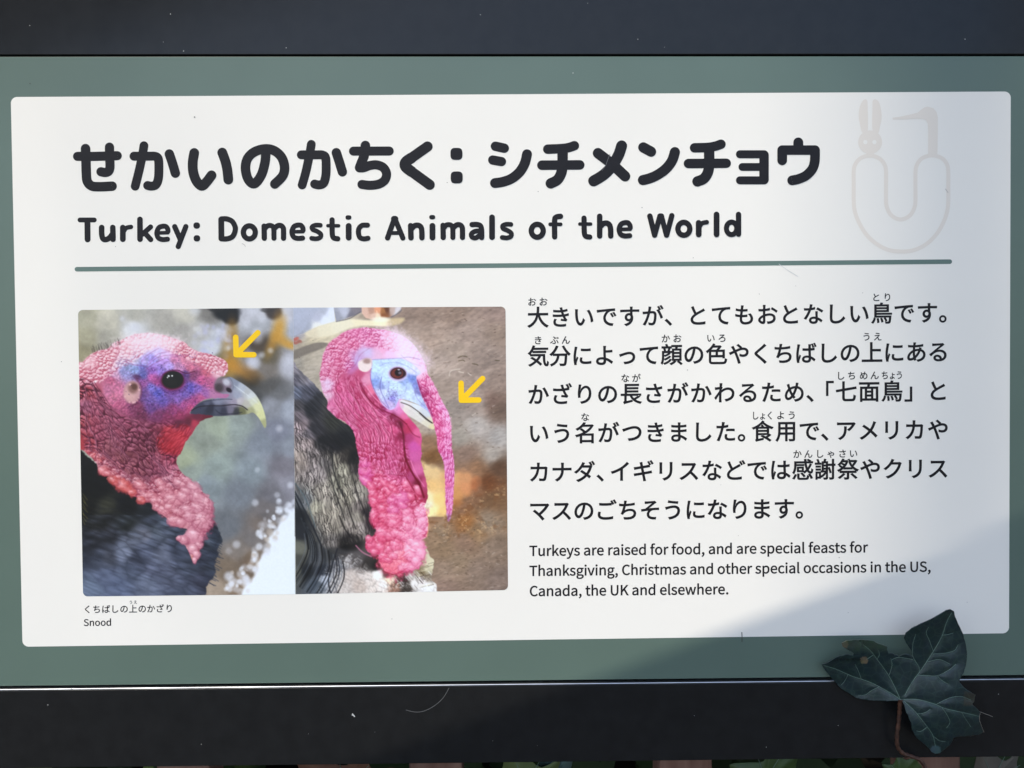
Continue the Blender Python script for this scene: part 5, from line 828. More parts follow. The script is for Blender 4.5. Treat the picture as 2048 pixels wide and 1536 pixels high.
    stroke(img, zp('A', [(800,820),(880,860),(980,830),(1030,780)]), 1.4, (80,30,90), .9, .5)
    # ear
    blob(img, 150 + 520 / ZS, 600 + 835 / ZS, 17, 22.5, (200,148,146), .2, .9, .12)
    blob(img, 150 + 500 / ZS, 600 + 870 / ZS, 11, 11, (214,168,158), .7, .5)
    blob(img, 150 + 528 / ZS, 600 + 800 / ZS, 10, 11, (140,98,90), .4, .9)
    blob(img, 150 + 540 / ZS, 600 + 790 / ZS, 6, 6, (98,62,54), .5, .8)
    for k in range(12):
        a = R.uniform(0, 6.28); x = 520 + 70 * math.cos(a); y = 850 + 85 * math.sin(a)
        blob(img, 150 + x / ZS, 600 + y / ZS, 2, 2, (235,180,180), .5, .5)
    # nostril
    blob(img, 150 + 1345 / ZS, 600 + 775 / ZS, 18, 15, (128,108,124), .25, .9, .3)
    blob(img, 150 + 1310 / ZS, 600 + 800 / ZS, 9, 9, (60,48,52), .5, .7)
    blob(img, 150 + 1378 / ZS, 600 + 748 / ZS, 8, 6, (196,196,208), .5, .8, .7)
    blob(img, 150 + 1402 / ZS, 600 + 820 / ZS, 6.5, 4, (34,16,32), .35, .9, .6)
    stroke(img, zp('A', [(1330,715),(1390,700),(1430,740),(1440,800),(1415,850)]), 1.2, (96,92,108), .8, .6)
    # bristles and speckles
    for k in range(330):
        x = R.gauss(900, 230); y = R.gauss(760, 150)
        if ((x - 888) / 110) ** 2 + ((y - 726) / 95) ** 2 < 1: continue
        if not (430 < x < 1300 and 470 < y < 1040) or y < 880 - x * .45: continue
        blob(img, 150 + x / ZS, 600 + y / ZS, .9, .9, (52,30,92), .5, R.uniform(.35, .8))
    for k in range(60):
        x = R.uniform(150, 420); y = 470 - (x - 150) * .28
        stroke(img, zp('A', [(x, y + 10), (x - R.uniform(0, 22), y - R.uniform(15, 60))]), .7, (60,50,48), .6, .35)
    # ---- right picture
    rimg = np.zeros_like(img)
    bgR = zp('C', [(200,380,205,190,158),(300,330,216,202,168),(130,420,176,162,140),(150,560,168,156,138),(90,570,150,142,130),(200,640,172,160,144),(260,700,172,160,142),(60,300,165,160,170),(250,500,175,163,145),
        (1200,150,150,126,110),(1100,110,142,120,106),(1500,120,146,122,106),(1900,120,150,126,114),(1300,300,168,144,128),(1150,250,172,148,132),(1600,300,160,138,125),(1900,300,150,128,112),(1500,450,168,147,132),(1800,500,150,130,118),(1400,600,174,153,140),(1700,700,158,137,124),(1900,750,146,125,112),
        (1500,1000,150,136,126),(1700,950,160,142,130),(1850,930,132,105,92),(1900,1000,118,96,82),(1700,1150,170,160,153),(1900,1250,170,162,156),(1560,1250,152,142,130),(1250,1150,168,152,138),(1260,1300,150,112,84),(1450,800,160,140,126),(1100,1050,170,150,135),(1150,1000,170,150,135)]) + \
        zp('D', [(1300,60,128,88,50),(1600,30,136,110,95),(1850,50,166,155,144),(1900,150,104,74,54),(1700,180,154,112,80),(1300,200,150,120,95),(1300,330,150,118,92),(1600,260,150,112,85),(1680,350,140,98,70),(1350,450,150,112,85),(1300,550,150,116,90),(1500,430,150,108,78),(1560,520,146,106,78),
        (1800,300,116,70,40),(1850,450,130,95,65),(1300,650,158,118,86),(1350,720,152,126,100),(1600,650,158,104,56),(1800,650,146,125,104),(1400,900,140,114,88),(1600,850,146,116,95),(1850,900,138,116,98),(1400,1100,150,126,106),(1700,1100,140,118,102),(1900,1200,134,114,102),(1400,1250,146,120,105),(1550,1000,148,124,100),(1700,750,150,118,85)])
    rimg[:, :] = idw(bgR, full, s=10, p=1.9)
    rimg *= 1 + (fbm(16, 41, sx=2.2, sy=.8, ang=-.25)[..., None] - .5) * .2
    rimg *= 1 + (vnoise(3.4, 43, sx=2.0, sy=.8, ang=-.3)[..., None] - .5) * .13
    b2, m2, _ = mask(zp('D', [(1150,130),(1300,150),(1450,190),(1600,200),(1720,270),(1700,350),(1600,430),(1520,520),(1440,585),(1400,612),(1330,606),(1200,606)]), 7, True, 4, 9, 50)
    y_ = np.clip((900 + 612 / ZS - GY[b2[0]:b2[1], b2[2]:b2[3]]) / 2.0, 0, 1)
    put(rimg, b2, m2 * y_ * .95, idw(zp('D', [(1230,180,222,190,132),(1300,200,224,186,126),(1300,330,232,184,112),(1240,420,252,236,180),(1600,260,206,142,92),(1600,330,214,140,88),(1690,320,176,104,62),(1350,450,244,204,122),(1300,550,255,242,170),(1250,500,255,255,232),(1380,570,240,198,116),(1500,400,206,140,78),(1520,500,176,112,62),(1450,250,214,160,104)]), b2, 6, 2.0))
    b2, m2, _ = mask(zp('D', [(1180,-30),(1250,150),(1270,500),(1400,590),(1560,470),(1750,370),(1980,250),(1980,420),(1700,560),(1980,700),(1300,760)]), 14)
    spots = np.clip((fbm(9, 47)[b2[0]:b2[1], b2[2]:b2[3]] - .52) * 5, 0, 1) * m2
    put(rimg, b2, spots * .4, (126,74,36))
    spots = np.clip((fbm(6, 49)[b2[0]:b2[1], b2[2]:b2[3]] - .6) * 6, 0, 1) * m2
    put(rimg, b2, spots * .4, (236,190,130))
    # pale step and block, shiny pot at the top
    b2, m2, _ = mask(zp('C', [(0,40),(395,40),(412,195),(260,240),(130,300),(0,345)]), .8, False)
    put(rimg, b2, m2, idw(zp('C', [(60,150,176,182,200),(150,230,160,164,180),(60,300,150,152,166),(250,150,175,178,196),(330,190,228,234,244),(380,120,222,228,246),(250,250,235,236,232),(300,90,170,174,190)]), b2, 6, 2.5))
    b2, m2, _ = mask(zp('C', [(300,40),(180,190),(100,300),(0,345),(0,40)]), 1.6, False)
    put(rimg, b2, m2 * .75, (166,171,190))
    b2, m2, _ = mask(zp('C', [(392,40),(655,40),(655,110),(560,150),(450,190),(420,196)]), .8, False)
    put(rimg, b2, m2, idw(zp('C', [(430,150,150,152,165),(500,110,182,184,200),(600,90,130,122,130),(560,140,120,116,128)]), b2, 5, 2.3))
    b2, m2, _ = mask(zp('C', [(420,196),(560,175),(720,185),(900,170),(1040,165),(1000,215),(880,240),(700,235),(560,250),(380,320),(200,340),(140,300),(260,240)]), 3)
    put(rimg, b2, m2, idw(zp('C', [(450,220,232,224,196),(300,280,228,218,188),(820,190,255,244,205),(700,215,238,226,190),(950,190,196,172,132),(200,310,215,202,172)]), b2, 5, 2.3))
    b2, m2, _ = mask(zp('C', [(650,50),(1020,50),(1005,90),(950,140),(890,160),(760,180),(690,165),(655,120)]), .9, False)
    put(rimg, b2, m2, idw(zp('C', [(690,110,214,172,152),(740,100,186,140,120),(800,90,226,150,110),(800,150,240,210,180),(850,100,170,110,60),(880,90,112,66,44),(850,140,150,90,50),(930,90,186,160,150),(980,100,206,200,206),(760,150,214,176,155)]), b2, 3, 2.5))
    blob(rimg, 580 + 825 / ZS, 600 + 178 / ZS, 16, 5, (255,250,228), .6, .95)
    stroke(rimg, zp('C', [(790,100),(800,170)]), 1.2, (255,225,190), .7, .8)
    stroke(rimg, zp('C', [(1015,90),(985,120),(920,155)]), 1.4, (78,88,112), .8, .8)
    stroke(rimg, zp('C', [(420,196),(540,168),(640,110)]), 1.8, (84,82,96), .9, .8)
    b2, m2, _ = mask(zp('C', [(30,470),(160,410),(260,385),(345,395),(320,430),(220,470),(120,510),(30,540)]), 2.2)
    put(rimg, b2, m2 * .85, (122,112,102))
    for (x, y) in [(48,360),(70,385),(90,375),(45,390),(62,350)]:
        blob(rimg, 580 + x / ZS, 600 + y / ZS, 4.5, 3, (R.randint(165, 195), 98, 84), .4, .9, R.uniform(-.5, .5))
    # marks and litter on the floor
    for k in range(300):
        reg = 'C' if R.random() < .5 else 'D'
        x = R.uniform(1240, 1960); y = R.uniform(80, 1340) if reg == 'C' else R.uniform(620, 1260)
        L = R.uniform(4, 26); a = R.gauss(-.15, .35)
        stroke(rimg, zp(reg, [(x, y), (x + L * math.cos(a), y + L * math.sin(a))]), R.uniform(.7, 1.6), (78,56,44) if R.random() < .75 else (196,182,168), .8, R.uniform(.2, .6))
    for q in [((1530,525),(1570,510),(1612,518)), ((1535,555),(1570,548),(1590,556)), ((1660,580),(1690,585),(1712,592)), ((1870,550),(1905,552))]:
        stroke(rimg, zp('C', list(q)), 1.6, (78,66,42), .7, .8)
    for q in [((1450,690),(1460,650),(1500,635),(1545,628)), ((1535,652),(1580,662)), ((1620,665),(1648,685)), ((1660,1048),(1690,1030))]:
        stroke(rimg, zp('C', list(q)), 1.2, (226,214,196), .7, .8)
    # dark body of the right bird
    P = zp('C', [(20,590),(70,620),(130,680),(200,745),(280,830),(330,900),(390,1010),(480,1110),(600,1180),(760,1300)]) + zp('D', [(700,0),(760,400),(800,800),(900,1080),(1100,1060),(1200,950),(1230,860),(1270,960),(1310,1010),(1300,1090),(1290,1180),(1330,1230),(1320,1330),(1200,1420),(0,1420),(-60,600)]) + zp('C', [(-60,1000)])
    bx, m, sd = mask(P, 1.0, True, 1.0, 4, 6)
    bc = zp('C', [(60,640,120,112,122),(60,720,84,80,92),(120,700,110,104,112),(150,850,70,70,84),(60,850,86,92,112),(250,950,46,46,52),(190,1000,40,40,46),(330,970,60,58,58),(400,1100,52,52,46),(500,1250,28,28,32),(520,1150,44,44,44),(300,1300,30,29,33),(230,1180,50,48,54),(100,1150,128,108,112),(80,1060,98,86,92),(60,960,66,62,66),(150,1300,118,102,100),(170,1220,90,82,88),(420,1330,30,28,32)]) + \
        zp('D', [(100,80,132,116,106),(250,200,122,110,108),(200,60,112,100,98),(300,400,136,126,112),(330,120,84,78,76),(450,300,112,108,90),(470,180,140,134,112),(550,250,104,98,84),(420,90,88,82,70),(500,60,52,46,42),(570,80,26,22,24),(600,180,50,44,44),(600,400,122,114,102),(540,420,124,116,98),(350,600,130,120,104),(220,520,130,124,104),(650,500,88,78,74),(700,560,46,38,42),(720,680,40,30,34),(650,700,136,124,118),(600,700,128,116,106),(620,620,112,104,92),(400,700,124,114,100),
        (400,830,88,82,78),(500,850,22,20,20),(570,830,36,32,32),(150,480,84,88,92),(90,600,36,38,42),(110,750,42,44,50),(85,900,96,96,84),(80,1000,72,72,66),(60,1100,84,84,74),(150,1100,36,38,42),(210,820,70,70,68),(250,1000,72,74,78),(350,950,58,58,58),(300,1100,44,48,58),(250,1230,70,80,92),(330,1180,150,160,178),(400,1200,150,146,146),(450,1050,108,108,114),(470,960,60,58,60),(600,1000,84,78,78),(520,1020,130,124,124),(550,1150,172,156,146),(480,1250,176,164,156),(640,1230,170,150,138),(700,1150,190,176,168),
        (800,1140,252,248,244),(850,1220,236,226,222),(760,1220,200,186,176),(900,1180,236,196,160),(950,1250,148,98,76),(700,1050,56,50,48),(780,1060,40,36,34),(880,1130,90,70,64),(1050,1180,56,42,38),(1000,1120,96,78,66),(1100,1160,150,142,132),(1140,1210,215,210,206),(1060,1260,60,50,44),(1250,1250,236,236,238),(1200,1190,210,202,200),(1250,1080,168,158,122),(1280,1040,186,176,140),(1200,1110,118,98,66),(1250,1160,120,102,82)])
    put(rimg, bx, m, soften(idw(bc, bx, 4.0, 2.2), .8) * 1.16)
    y0, y1, x0, x1 = bx
    def zoneR(poly, soft):
        b2, m2, s2 = mask(poly, soft)
        f = np.zeros((HH, WW), np.float32); f[b2[0]:b2[1], b2[2]:b2[3]] = m2
        return f[y0:y1, x0:x1] * m
    fz = zoneR(zp('D', [(40,-250),(200,-100),(350,-30),(500,40),(640,100),(700,400),(760,700),(640,830),(420,880),(290,880),(180,640),(40,300)]), 3)
    W = worley(5.0, 101, 1.36, 4.2, 3)
    cell = (.84 + .36 * W[4][y0:y1, x0:x1])
    rimg[y0:y1, x0:x1] = rimg[y0:y1, x0:x1] * (1 + (cell[..., None] - 1) * fz[..., None]) * (1 + .12 * fz[..., None])
    bumps(rimg, bx, fz, W, (56,50,50), (176,168,156), .7, .2, .25, -.6, -.2)
    st = (vnoise(2.6, 103, sx=7, sy=.7, ang=1.32)[y0:y1, x0:x1] - .5) * .35
    rimg[y0:y1, x0:x1] *= (1 + st * fz)[..., None]
    fz2 = zoneR(zp('D', [(380,1000),(600,950),(760,1100),(1000,1130),(1320,1180),(1320,1330),(300,1330)]), 3)
    bumps(rimg, bx, fz2, worley(6, 105, .95, 2.6, 3), (92,82,76), (238,232,226), .35, .35, .3)
    fz3 = zoneR(zp('C', [(30,600),(350,930),(560,1180),(600,1365),(40,1365)]), 4)
    st = (vnoise(3.0, 107, sx=5, sy=.7, ang=.75)[y0:y1, x0:x1] - .5) * .5
    rimg[y0:y1, x0:x1] *= (1 + st * fz3)[..., None]
    for k, (a, b_, c_, w, col) in enumerate([((45,380),(170,620),(290,880),3.2,(38,42,50)), ((45,300),(150,460),(230,700),1.8,(96,116,124)), ((40,420),(130,650),(170,900),3.0,(30,32,38)), ((380,20),(400,200),(480,420),2.2,(30,30,34)), ((340,100),(390,320),(500,640),1.8,(44,42,44)), ((470,360),(540,560),(600,720),2.0,(30,26,28)), ((560,200),(620,420),(700,600),1.8,(36,32,34)), ((450,600),(500,720),(560,800),2.2,(28,24,26))]):
        stroke(rimg, zp('D', [a, b_, c_]), w, col, .9, .8)
    for k in range(17):   # long curved wing feathers, lower left
        x = 70 + k * 22; y = 760 + k * 16
        col = (104,110,118) if k % 3 == 0 else ((22,22,26) if k % 3 == 1 else (52,56,64))
        stroke(rimg, zp('D', [(x + 60, y), (x + 70, y + 140), (x + 10, y + 290), (x - 70, y + 420)]), 2.4 if k % 3 else 1.4, col, .9, .8)
    for k in range(6):
        stroke(rimg, zp('D', [(100 + k * 14, 620 + k * 20), (170 + k * 8, 780), (200 + k * 8, 900), (190 + k * 10, 1010)]), 1.8, (26,26,30) if k % 2 else (84,90,96), .8, .7)
    stroke(rimg, zp('D', [(430,900),(380,1060),(350,1200),(380,1330)]), 2.6, (34,36,44), 1, .8)
    stroke(rimg, zp('D', [(440,960),(400,1080),(400,1200),(440,1330)]), 1.6, (60,60,70), 1, .7)
    for k in range(26):
        x = R.uniform(1190, 1310); y = R.uniform(1000, 1240)
        stroke(rimg, zp('D', [(x - 50, y + 14), (x, y)]), .9, (215,205,170) if k % 2 else (80,64,44), .7, .6)
    for k in range(30):
        x = R.uniform(980, 1300); y = R.uniform(1130, 1270)
        stroke(rimg, zp('D', [(x - 26, y - 30), (x, y)]), 1.6, (240,238,236) if k % 2 else (62,46,38), .8, .55)
    # beak
    b2, m2, _ = mask(zp('C', [(990,905),(1060,920),(1150,950),(1230,990),(1290,1060),(1310,1110),(1315,1172),(1280,1172),(1220,1140),(1140,1090),(1060,1040),(1000,990)]), .9)
    put(rimg, b2, m2, idw(zp('C', [(1040,920,224,222,226),(1150,960,216,224,232),(1230,1020,200,206,214),(1100,1010,214,206,202),(1170,1060,212,206,198),(1250,1120,214,206,184),(1295,1160,214,200,156),(1010,960,216,180,205),(1060,990,226,214,208)]), b2, 3, 2.4))
    # red skin
    NP = zp('C', [(330,430),(360,385),(440,325),(500,285),(590,260),(680,252),(790,262),(880,275),(960,300),(1030,330),(1110,390),(1165,455),(1200,520),(1240,600),(1255,670),(1290,730),(1330,800),(1365,880),(1400,950),(1445,1030),(1465,1120),(1470,1240),(1475,1365)]) + \
        zp('D', [(1488,60),(1496,200),(1490,340),(1485,480),(1468,600),(1448,650),(1430,620),(1418,500),(1412,380),(1410,240),(1395,100)]) + zp('C', [(1350,1365),(1335,1250),(1315,1160),(1300,1090),(1250,990),(1210,900),(1180,850),(1130,900),(1010,905),(1000,960),(1060,1040),(1120,1110),(1170,1170),(1200,1250),(1195,1340)]) + \
        zp('D', [(1200,40),(1190,90),(1220,200),(1248,320),(1254,420),(1235,490),(1215,520),(1252,600),(1256,700),(1240,790),(1190,830),(1225,870),(1222,940),(1180,1000),(1180,1075),(1120,1085),(1040,1115),(940,1132),(860,1095),(815,1020),(800,950),(720,935),(690,890),(695,835),(760,780),(795,745),(755,680),(738,600),(745,520),(722,470),(725,410),(690,330),(640,260),(622,190),(632,90),(612,0)]) + \
        zp('C', [(600,1300),(585,1220),(560,1170),(500,1110),(440,1080),(380,1030),(335,980),(345,920),(310,860),(285,780),(268,690),(285,590),(300,500)])
    bx, m, sd = mask(NP, .8, True, .9, 3.5, 18)
    y0, y1, x0, x1 = bx
    nc = zp('C', [(700,270,214,82,152),(600,300,224,92,152),(850,285,238,150,215),(950,330,246,200,240),(1050,400,248,218,250),(900,400,242,176,216),(750,360,226,104,162),(820,340,232,130,190),(500,370,226,100,145),(400,450,224,100,138),(330,520,222,120,160),(600,420,224,80,132),(700,420,226,110,170),(450,550,214,68,118),(350,600,226,116,150),(300,680,214,96,136),(340,760,216,190,222),(300,780,214,160,190),(330,860,216,170,196),(380,700,214,80,124),(700,460,188,180,226),(640,480,190,150,205),(800,500,224,170,210),(850,450,238,160,205),(900,490,236,190,235),
        (1050,470,242,226,252),(1120,500,244,218,248),(1150,560,242,216,246),(1190,630,236,200,235),(1230,690,238,170,205),(560,600,198,96,170),(600,550,182,150,212),(540,500,214,80,130),(450,650,204,56,108),(450,800,226,70,130),(400,950,220,84,142),(370,1000,224,110,160),(520,900,236,80,150),(600,750,204,50,105),(650,850,194,38,92),(690,720,226,130,170),(640,680,205,60,110),(730,830,238,96,140),(800,950,214,50,110),(760,900,200,36,96),(850,980,150,20,90),(900,1020,226,100,175),(600,1000,226,60,130),(650,1100,220,50,110),(500,1050,204,66,116),(560,1120,225,90,150),
        (750,1050,238,92,150),(850,1100,224,70,130),(920,1060,140,14,60),(700,1250,232,72,130),(850,1250,236,80,140),(950,1180,226,60,120),(980,1330,200,40,100),(640,1350,214,60,110),(1000,1130,122,8,46),(1020,1240,150,16,60),(1060,1110,226,40,100),(1120,1150,222,40,110),(1160,1200,236,80,140),(1080,1250,192,40,112),(1130,1330,216,62,162),(1180,1270,224,60,130),(1070,1180,205,30,80),(1000,1000,232,110,182),(960,960,222,150,222),(1050,1060,235,90,150),
        (1220,770,236,110,170),(1300,810,247,168,212),(1200,800,190,50,120),(1250,850,176,30,98),(1330,890,244,150,196),(1290,900,200,50,120),(1280,980,224,70,140),(1380,970,240,150,215),(1320,1020,224,60,130),(1420,1060,242,160,214),(1350,1120,226,70,140),(1430,1180,240,130,190),(1370,1240,228,70,140),(1440,1320,242,150,205),(1380,1340,230,80,150)]) + \
        zp('D', [(700,50,222,60,110),(850,60,216,50,110),(950,100,226,72,142),(1000,50,196,30,90),(1045,100,150,16,56),(1120,60,216,70,156),(1150,180,222,82,152),(1090,230,190,50,110),(1060,180,170,24,70),(1210,300,214,60,120),(1180,300,124,8,38),(1150,430,190,30,70),(1220,440,176,30,70),(700,180,236,90,150),(660,120,214,70,140),(700,270,226,92,174),(800,250,226,60,110),(900,250,226,80,140),(850,350,226,60,110),(900,330,236,90,130),(1000,350,224,70,130),(1000,440,220,92,172),(920,450,216,60,92),(770,450,232,72,112),(770,600,226,62,110),(830,530,218,50,90),
        (940,540,242,132,190),(1050,560,236,96,158),(1130,540,210,60,110),(1210,560,252,200,226),(1200,680,255,216,224),(1160,640,246,170,196),(950,650,240,110,150),(1080,680,242,150,190),(850,680,230,70,110),(900,800,240,106,136),(800,830,236,96,128),(1000,800,240,126,158),(1110,780,242,164,184),(1190,770,250,150,160),(720,870,222,56,104),(850,900,236,90,110),(850,1000,240,106,126),(950,900,246,140,180),(1030,900,250,190,225),(1060,980,252,222,242),(1150,900,253,228,240),(1130,1000,253,220,236),(950,1050,242,130,146),(1080,1070,238,96,116),(900,1090,244,124,134),
        (1430,50,226,112,192),(1475,120,228,118,180),(1470,240,220,104,178),(1425,300,232,90,160),(1465,380,222,104,172),(1440,460,226,120,182),(1460,540,220,108,172),(1445,640,120,92,112)])
    put(rimg, bx, m, soften(idw(nc, bx, 4.0, 2.1), .89) * .9 + np.array((248, 172, 205), np.float32) / 255 * .1)
    crn = zoneR(zp('C', [(260,700),(290,480),(500,260),(900,250),(1180,420),(1240,620),(1050,500),(760,430),(620,450),(560,620),(440,700),(300,900)]), 4)
    bumps(rimg, bx, crn, worley(8, 111, .5, 1.35, 4), (184,30,92), (252,206,234), .62, .55, .22)
    bumps(rimg, bx, crn, worley(4, 112, .5, 1.2, 2), (196,50,110), (250,214,240), .28, .3, .28)
    nk = zoneR(zp('C', [(300,760),(480,700),(640,700),(760,880),(900,1030),(1010,1160),(1040,1420),(560,1420),(560,1180),(330,1000)]) , 4)
    bumps(rimg, bx, nk, worley(6.8, 113, 1.05, 2.9, 5), (166,16,72), (250,166,208), .42, .3, .27)
    folds(rimg, [((400,640),(640,700)), ((330,760),(760,850)), ((350,900),(860,980)), ((420,1050),(970,1100)), ((590,1180),(1010,1200)), ((620,1320),(1030,1330)), ((640,1450),(1060,1460)), ((680,1560),(1090,1600))], 580, 600, 95, (150,8,58), (253,184,214), 22, 2.0, 2.2)
    sn = zoneR(zp('C', [(1180,730),(1260,680),(1480,1050),(1500,1400),(1330,1400),(1300,1150),(1180,860)]) + zp('D', [(1380,0),(1400,660),(1500,660),(1510,0)]), 2)
    sn2 = zoneR(zp('C', [(1180,730),(1260,680),(1480,1050),(1500,1400),(1330,1400),(1300,1150),(1180,860)]), 2)
    sn3 = zoneR(zp('D', [(1370,-60),(1400,660),(1500,660),(1510,-60)]), 2)
    bumps(rimg, bx, sn2, worley(4.4, 115, 1.15, 3.2, 3), (196,30,104), (252,196,226), .55, .55, .3)
    bumps(rimg, bx, sn3, worley(4.0, 116, 1.55, 3.2, 2), (190,36,110), (250,186,232), .6, .5, .3)
    lo = zoneR(zp('D', [(600,40),(760,120),(900,240),(1060,320),(1240,500),(1280,700),(1240,900),(1120,1140),(800,1140),(660,900),(700,500)]), 4)
    bumps(rimg, bx, lo, worley(13.5, 117, .9, 1.15, 5), (190,20,62), (253,190,214), .72, .6, .17)
    bumps(rimg, bx, lo, worley(7.0, 118, .9, 1.2, 3), (206,40,84), (250,180,205), .3, .3, .22)
    lump(rimg, 580 + 955 / ZS, 900 + 975 / ZS, 33, 33, (242,122,142), (253,196,214), (196,40,84), 0, .8)
    lump(rimg, 580 + 1130 / ZS, 900 + 900 / ZS, 20, 28, (250,176,204), (255,226,238), (214,90,130), 0, .7)
    for (x, y, rx, ry, g) in [(690,190,58,72,-.3),(680,110,48,56,0),(690,280,66,40,.6),(740,330,50,36,.7),(760,400,44,50,0),(770,470,48,52,0),(765,600,42,84,0),(840,530,52,46,0),(860,300,62,30,.7),(900,370,62,36,.6),(830,440,44,40,0),(1010,430,80,62,.2),(940,350,56,30,.6),(930,460,44,36,.3),(940,540,54,48,0),(860,610,52,44,.2),
            (950,610,64,36,.1),(950,665,66,44,.1),(1060,555,66,42,.6),(1020,500,50,34,.4),(1080,640,50,60,.4),(1110,720,48,62,.3),(1060,690,40,40,0),(835,760,56,84,0),(910,780,44,46,.2),(980,760,72,40,.4),(1060,790,62,44,.2),(1110,830,56,40,.3),(1180,740,52,62,.2),(1200,640,44,66,0),(1190,560,56,46,0),(740,860,48,56,.2),(720,810,36,34,0),
            (820,885,44,52,0),(770,930,40,40,0),(850,970,48,44,0),(900,900,34,40,0),(960,860,60,48,.2),(945,965,34,28,0),(900,1000,36,28,0),(1060,1060,70,44,-.3),(1090,960,52,48,0),(1160,870,58,44,.2),(1190,930,40,56,0),(1150,1010,44,56,0),(1110,1070,40,24,0),
            (1100,420,40,30,.8),(1160,360,30,50,-.5),(1060,320,36,60,-.5)]:
        t = min(1, max(0, (x - 850) / 350.)) * (1 if y > 500 else .3)
        base = (234 + 10 * t, 92 + 74 * t, 132 + 66 * t) if not (y < 330 and x < 760) else (230, 96, 176)
        if 900 < x < 1060 and 380 < y < 600: base = (230, 104, 168)
        lump(rimg, 580 + x / ZS, 900 + y / ZS, rx / ZS, ry / ZS, base, (252, 176 + 30 * t, 204 + 20 * t), (188 + 20 * t, 28 + 60 * t, 74 + 60 * t), g, .62)
    bumps(rimg, bx, lo, worley(8, 120, .7, 1.4, 5), (196,28,78), (252,205,222), .25, .12, .2)
    n2 = zoneR(zp('D', [(620,-60),(1040,-60),(1060,260),(860,280),(640,140)]), 3)
    bumps(rimg, bx, n2, worley(6.4, 119, 1.0, 2.6, 4), (170,16,66), (248,150,200), .55, .5, .27)
    for q, w, c, a in [([(1000,1120),(1030,1220),(1040,1365)], 3, (110,4,40), .75), ([(640,760),(700,880),(800,980),(930,1040)], 3, (140,10,60), .7), ([(620,740),(660,860),(760,980),(880,1080)], 2, (250,150,190), .6), ([(690,780),(760,880),(850,960)], 2.0, (250,170,205), .6),
            ([(930,1040),(1000,1080),(1060,1130)], 2.4, (130,8,50), .8), ([(1160,730),(1200,850),(1260,960),(1300,1060)], 2.0, (130,20,90), .7), ([(560,620),(600,580),(640,500),(720,440)], 1.6, (150,60,120), .6), ([(450,720),(500,860),(480,980)], 1.6, (250,150,190), .5), ([(1060,1130),(1120,1220),(1180,1250)], 1.4, (120,4,40), .6)]:
        stroke(rimg, zp('C', q), w, c, 1.0, a)
    for q, w, c, a in [([(1040,-20),(1060,100),(1120,220),(1180,320),(1220,430)], 3.6, (120,6,36), .8), ([(1100,100),(1150,220),(1220,330)], 2.4, (240,130,180), .6), ([(1060,250),(1130,380),(1150,470)], 2.0, (150,14,50), .7), ([(1090,330),(1170,440)], 1.6, (236,110,150), .6), ([(600,870),(660,930),(740,970)], 2.4, (200,120,150), .8), ([(790,960),(800,1040),(850,1100),(940,1134)], 1.6, (150,40,50), .6),
            ([(1240,560),(1262,680),(1245,790)], 1.6, (255,150,110), .6), ([(830,960),(980,1000),(1080,940)], 1.6, (220,50,90), .5)]:
        stroke(rimg, zp('D', q), w, c, 1.0, a)
    for (x, y, rx, ry, c, a) in [(1060,440,190,95,(248,230,250),.62),(1170,600,70,110,(244,216,246),.55),(900,350,120,60,(248,214,238),.4),(1000,330,90,40,(250,220,244),.4),(340,770,40,60,(226,206,232),.45),(600,520,70,40,(196,160,214),.5),(700,480,80,45,(206,186,230),.5)]:
        blob(rimg, 580 + x / ZS, 600 + y / ZS, rx / ZS, ry / ZS, c, .8, a, .75, .5)
    # blue face
    b2, m2, _ = mask(zp('C', [(748,548),(860,538),(1000,532),(1080,560),(1150,610),(1190,665),(1150,700),(1170,790),(1200,880),(1250,980),(1280,1050),(1240,1000),(1130,935),(1010,900),(980,930),(950,985),(905,1000),(850,960),(800,885),(755,800),(733,710),(738,620)]), 1.1)
    put(rimg, b2, m2, idw(zp('C', [(850,565,182,206,244),(780,620,196,230,252),(770,690,150,175,235),(775,740,104,128,212),(870,640,196,220,248),(870,720,186,214,246),(950,780,196,222,248),(1000,560,196,212,248),(1070,590,212,226,252),(1130,640,228,218,250),(1050,740,128,150,216),(1110,720,84,104,200),(1000,840,200,222,244),(1090,850,200,220,246),(1080,780,165,190,236),(900,860,180,190,236),(850,850,206,214,242),(835,780,116,124,200),(815,850,190,180,222),(870,760,170,190,236),
        (930,890,124,104,204),(960,860,150,150,222),(1000,885,186,196,238),(1150,900,186,202,240),(1220,980,148,148,210),(1180,830,98,88,172),(1150,770,96,100,190),(900,950,200,160,220),(1140,950,196,206,228)]), b2, 2.8, 2.5))
    rimg[b2[0]:b2[1], b2[2]:b2[3]] += ((np.array((196, 218, 246)) / 255.0 - rimg[b2[0]:b2[1], b2[2]:b2[3]]) * (m2 * .3)[..., None]).astype(np.float32)
    g = (vnoise(3.0, 121)[b2[0]:b2[1], b2[2]:b2[3]] - .5) * .2
    rimg[b2[0]:b2[1], b2[2]:b2[3]] *= (1 + g * m2)[..., None]
    for q, w, c, a in [([(748,545),(860,536),(1000,530),(1080,520),(1180,540)], 1.2, (120,90,160), .6), ([(820,600),(880,575),(980,570),(1080,610),(1150,660)], 1.3, (110,120,190), .55), ([(835,700),(820,800),(860,900),(900,980)], 1.8, (100,90,170), .65), ([(905,740),(895,830),(930,900)], 1.4, (120,120,200), .6), ([(1060,790),(1040,850),(960,880)], 1.2, (110,110,180), .5), ([(1130,820),(1160,900),(1240,980)], 1.4, (120,110,180), .5), ([(740,620),(735,720),(770,820),(840,930),(900,990)], 1.4, (150,60,140), .6), ([(880,750),(960,760),(1040,730)], 1.2, (150,150,210), .5), ([(1010,500),(1080,560),(1190,600)], 1.0, (160,120,180), .5)]:
        stroke(rimg, zp('C', q), w, c, .8, a)
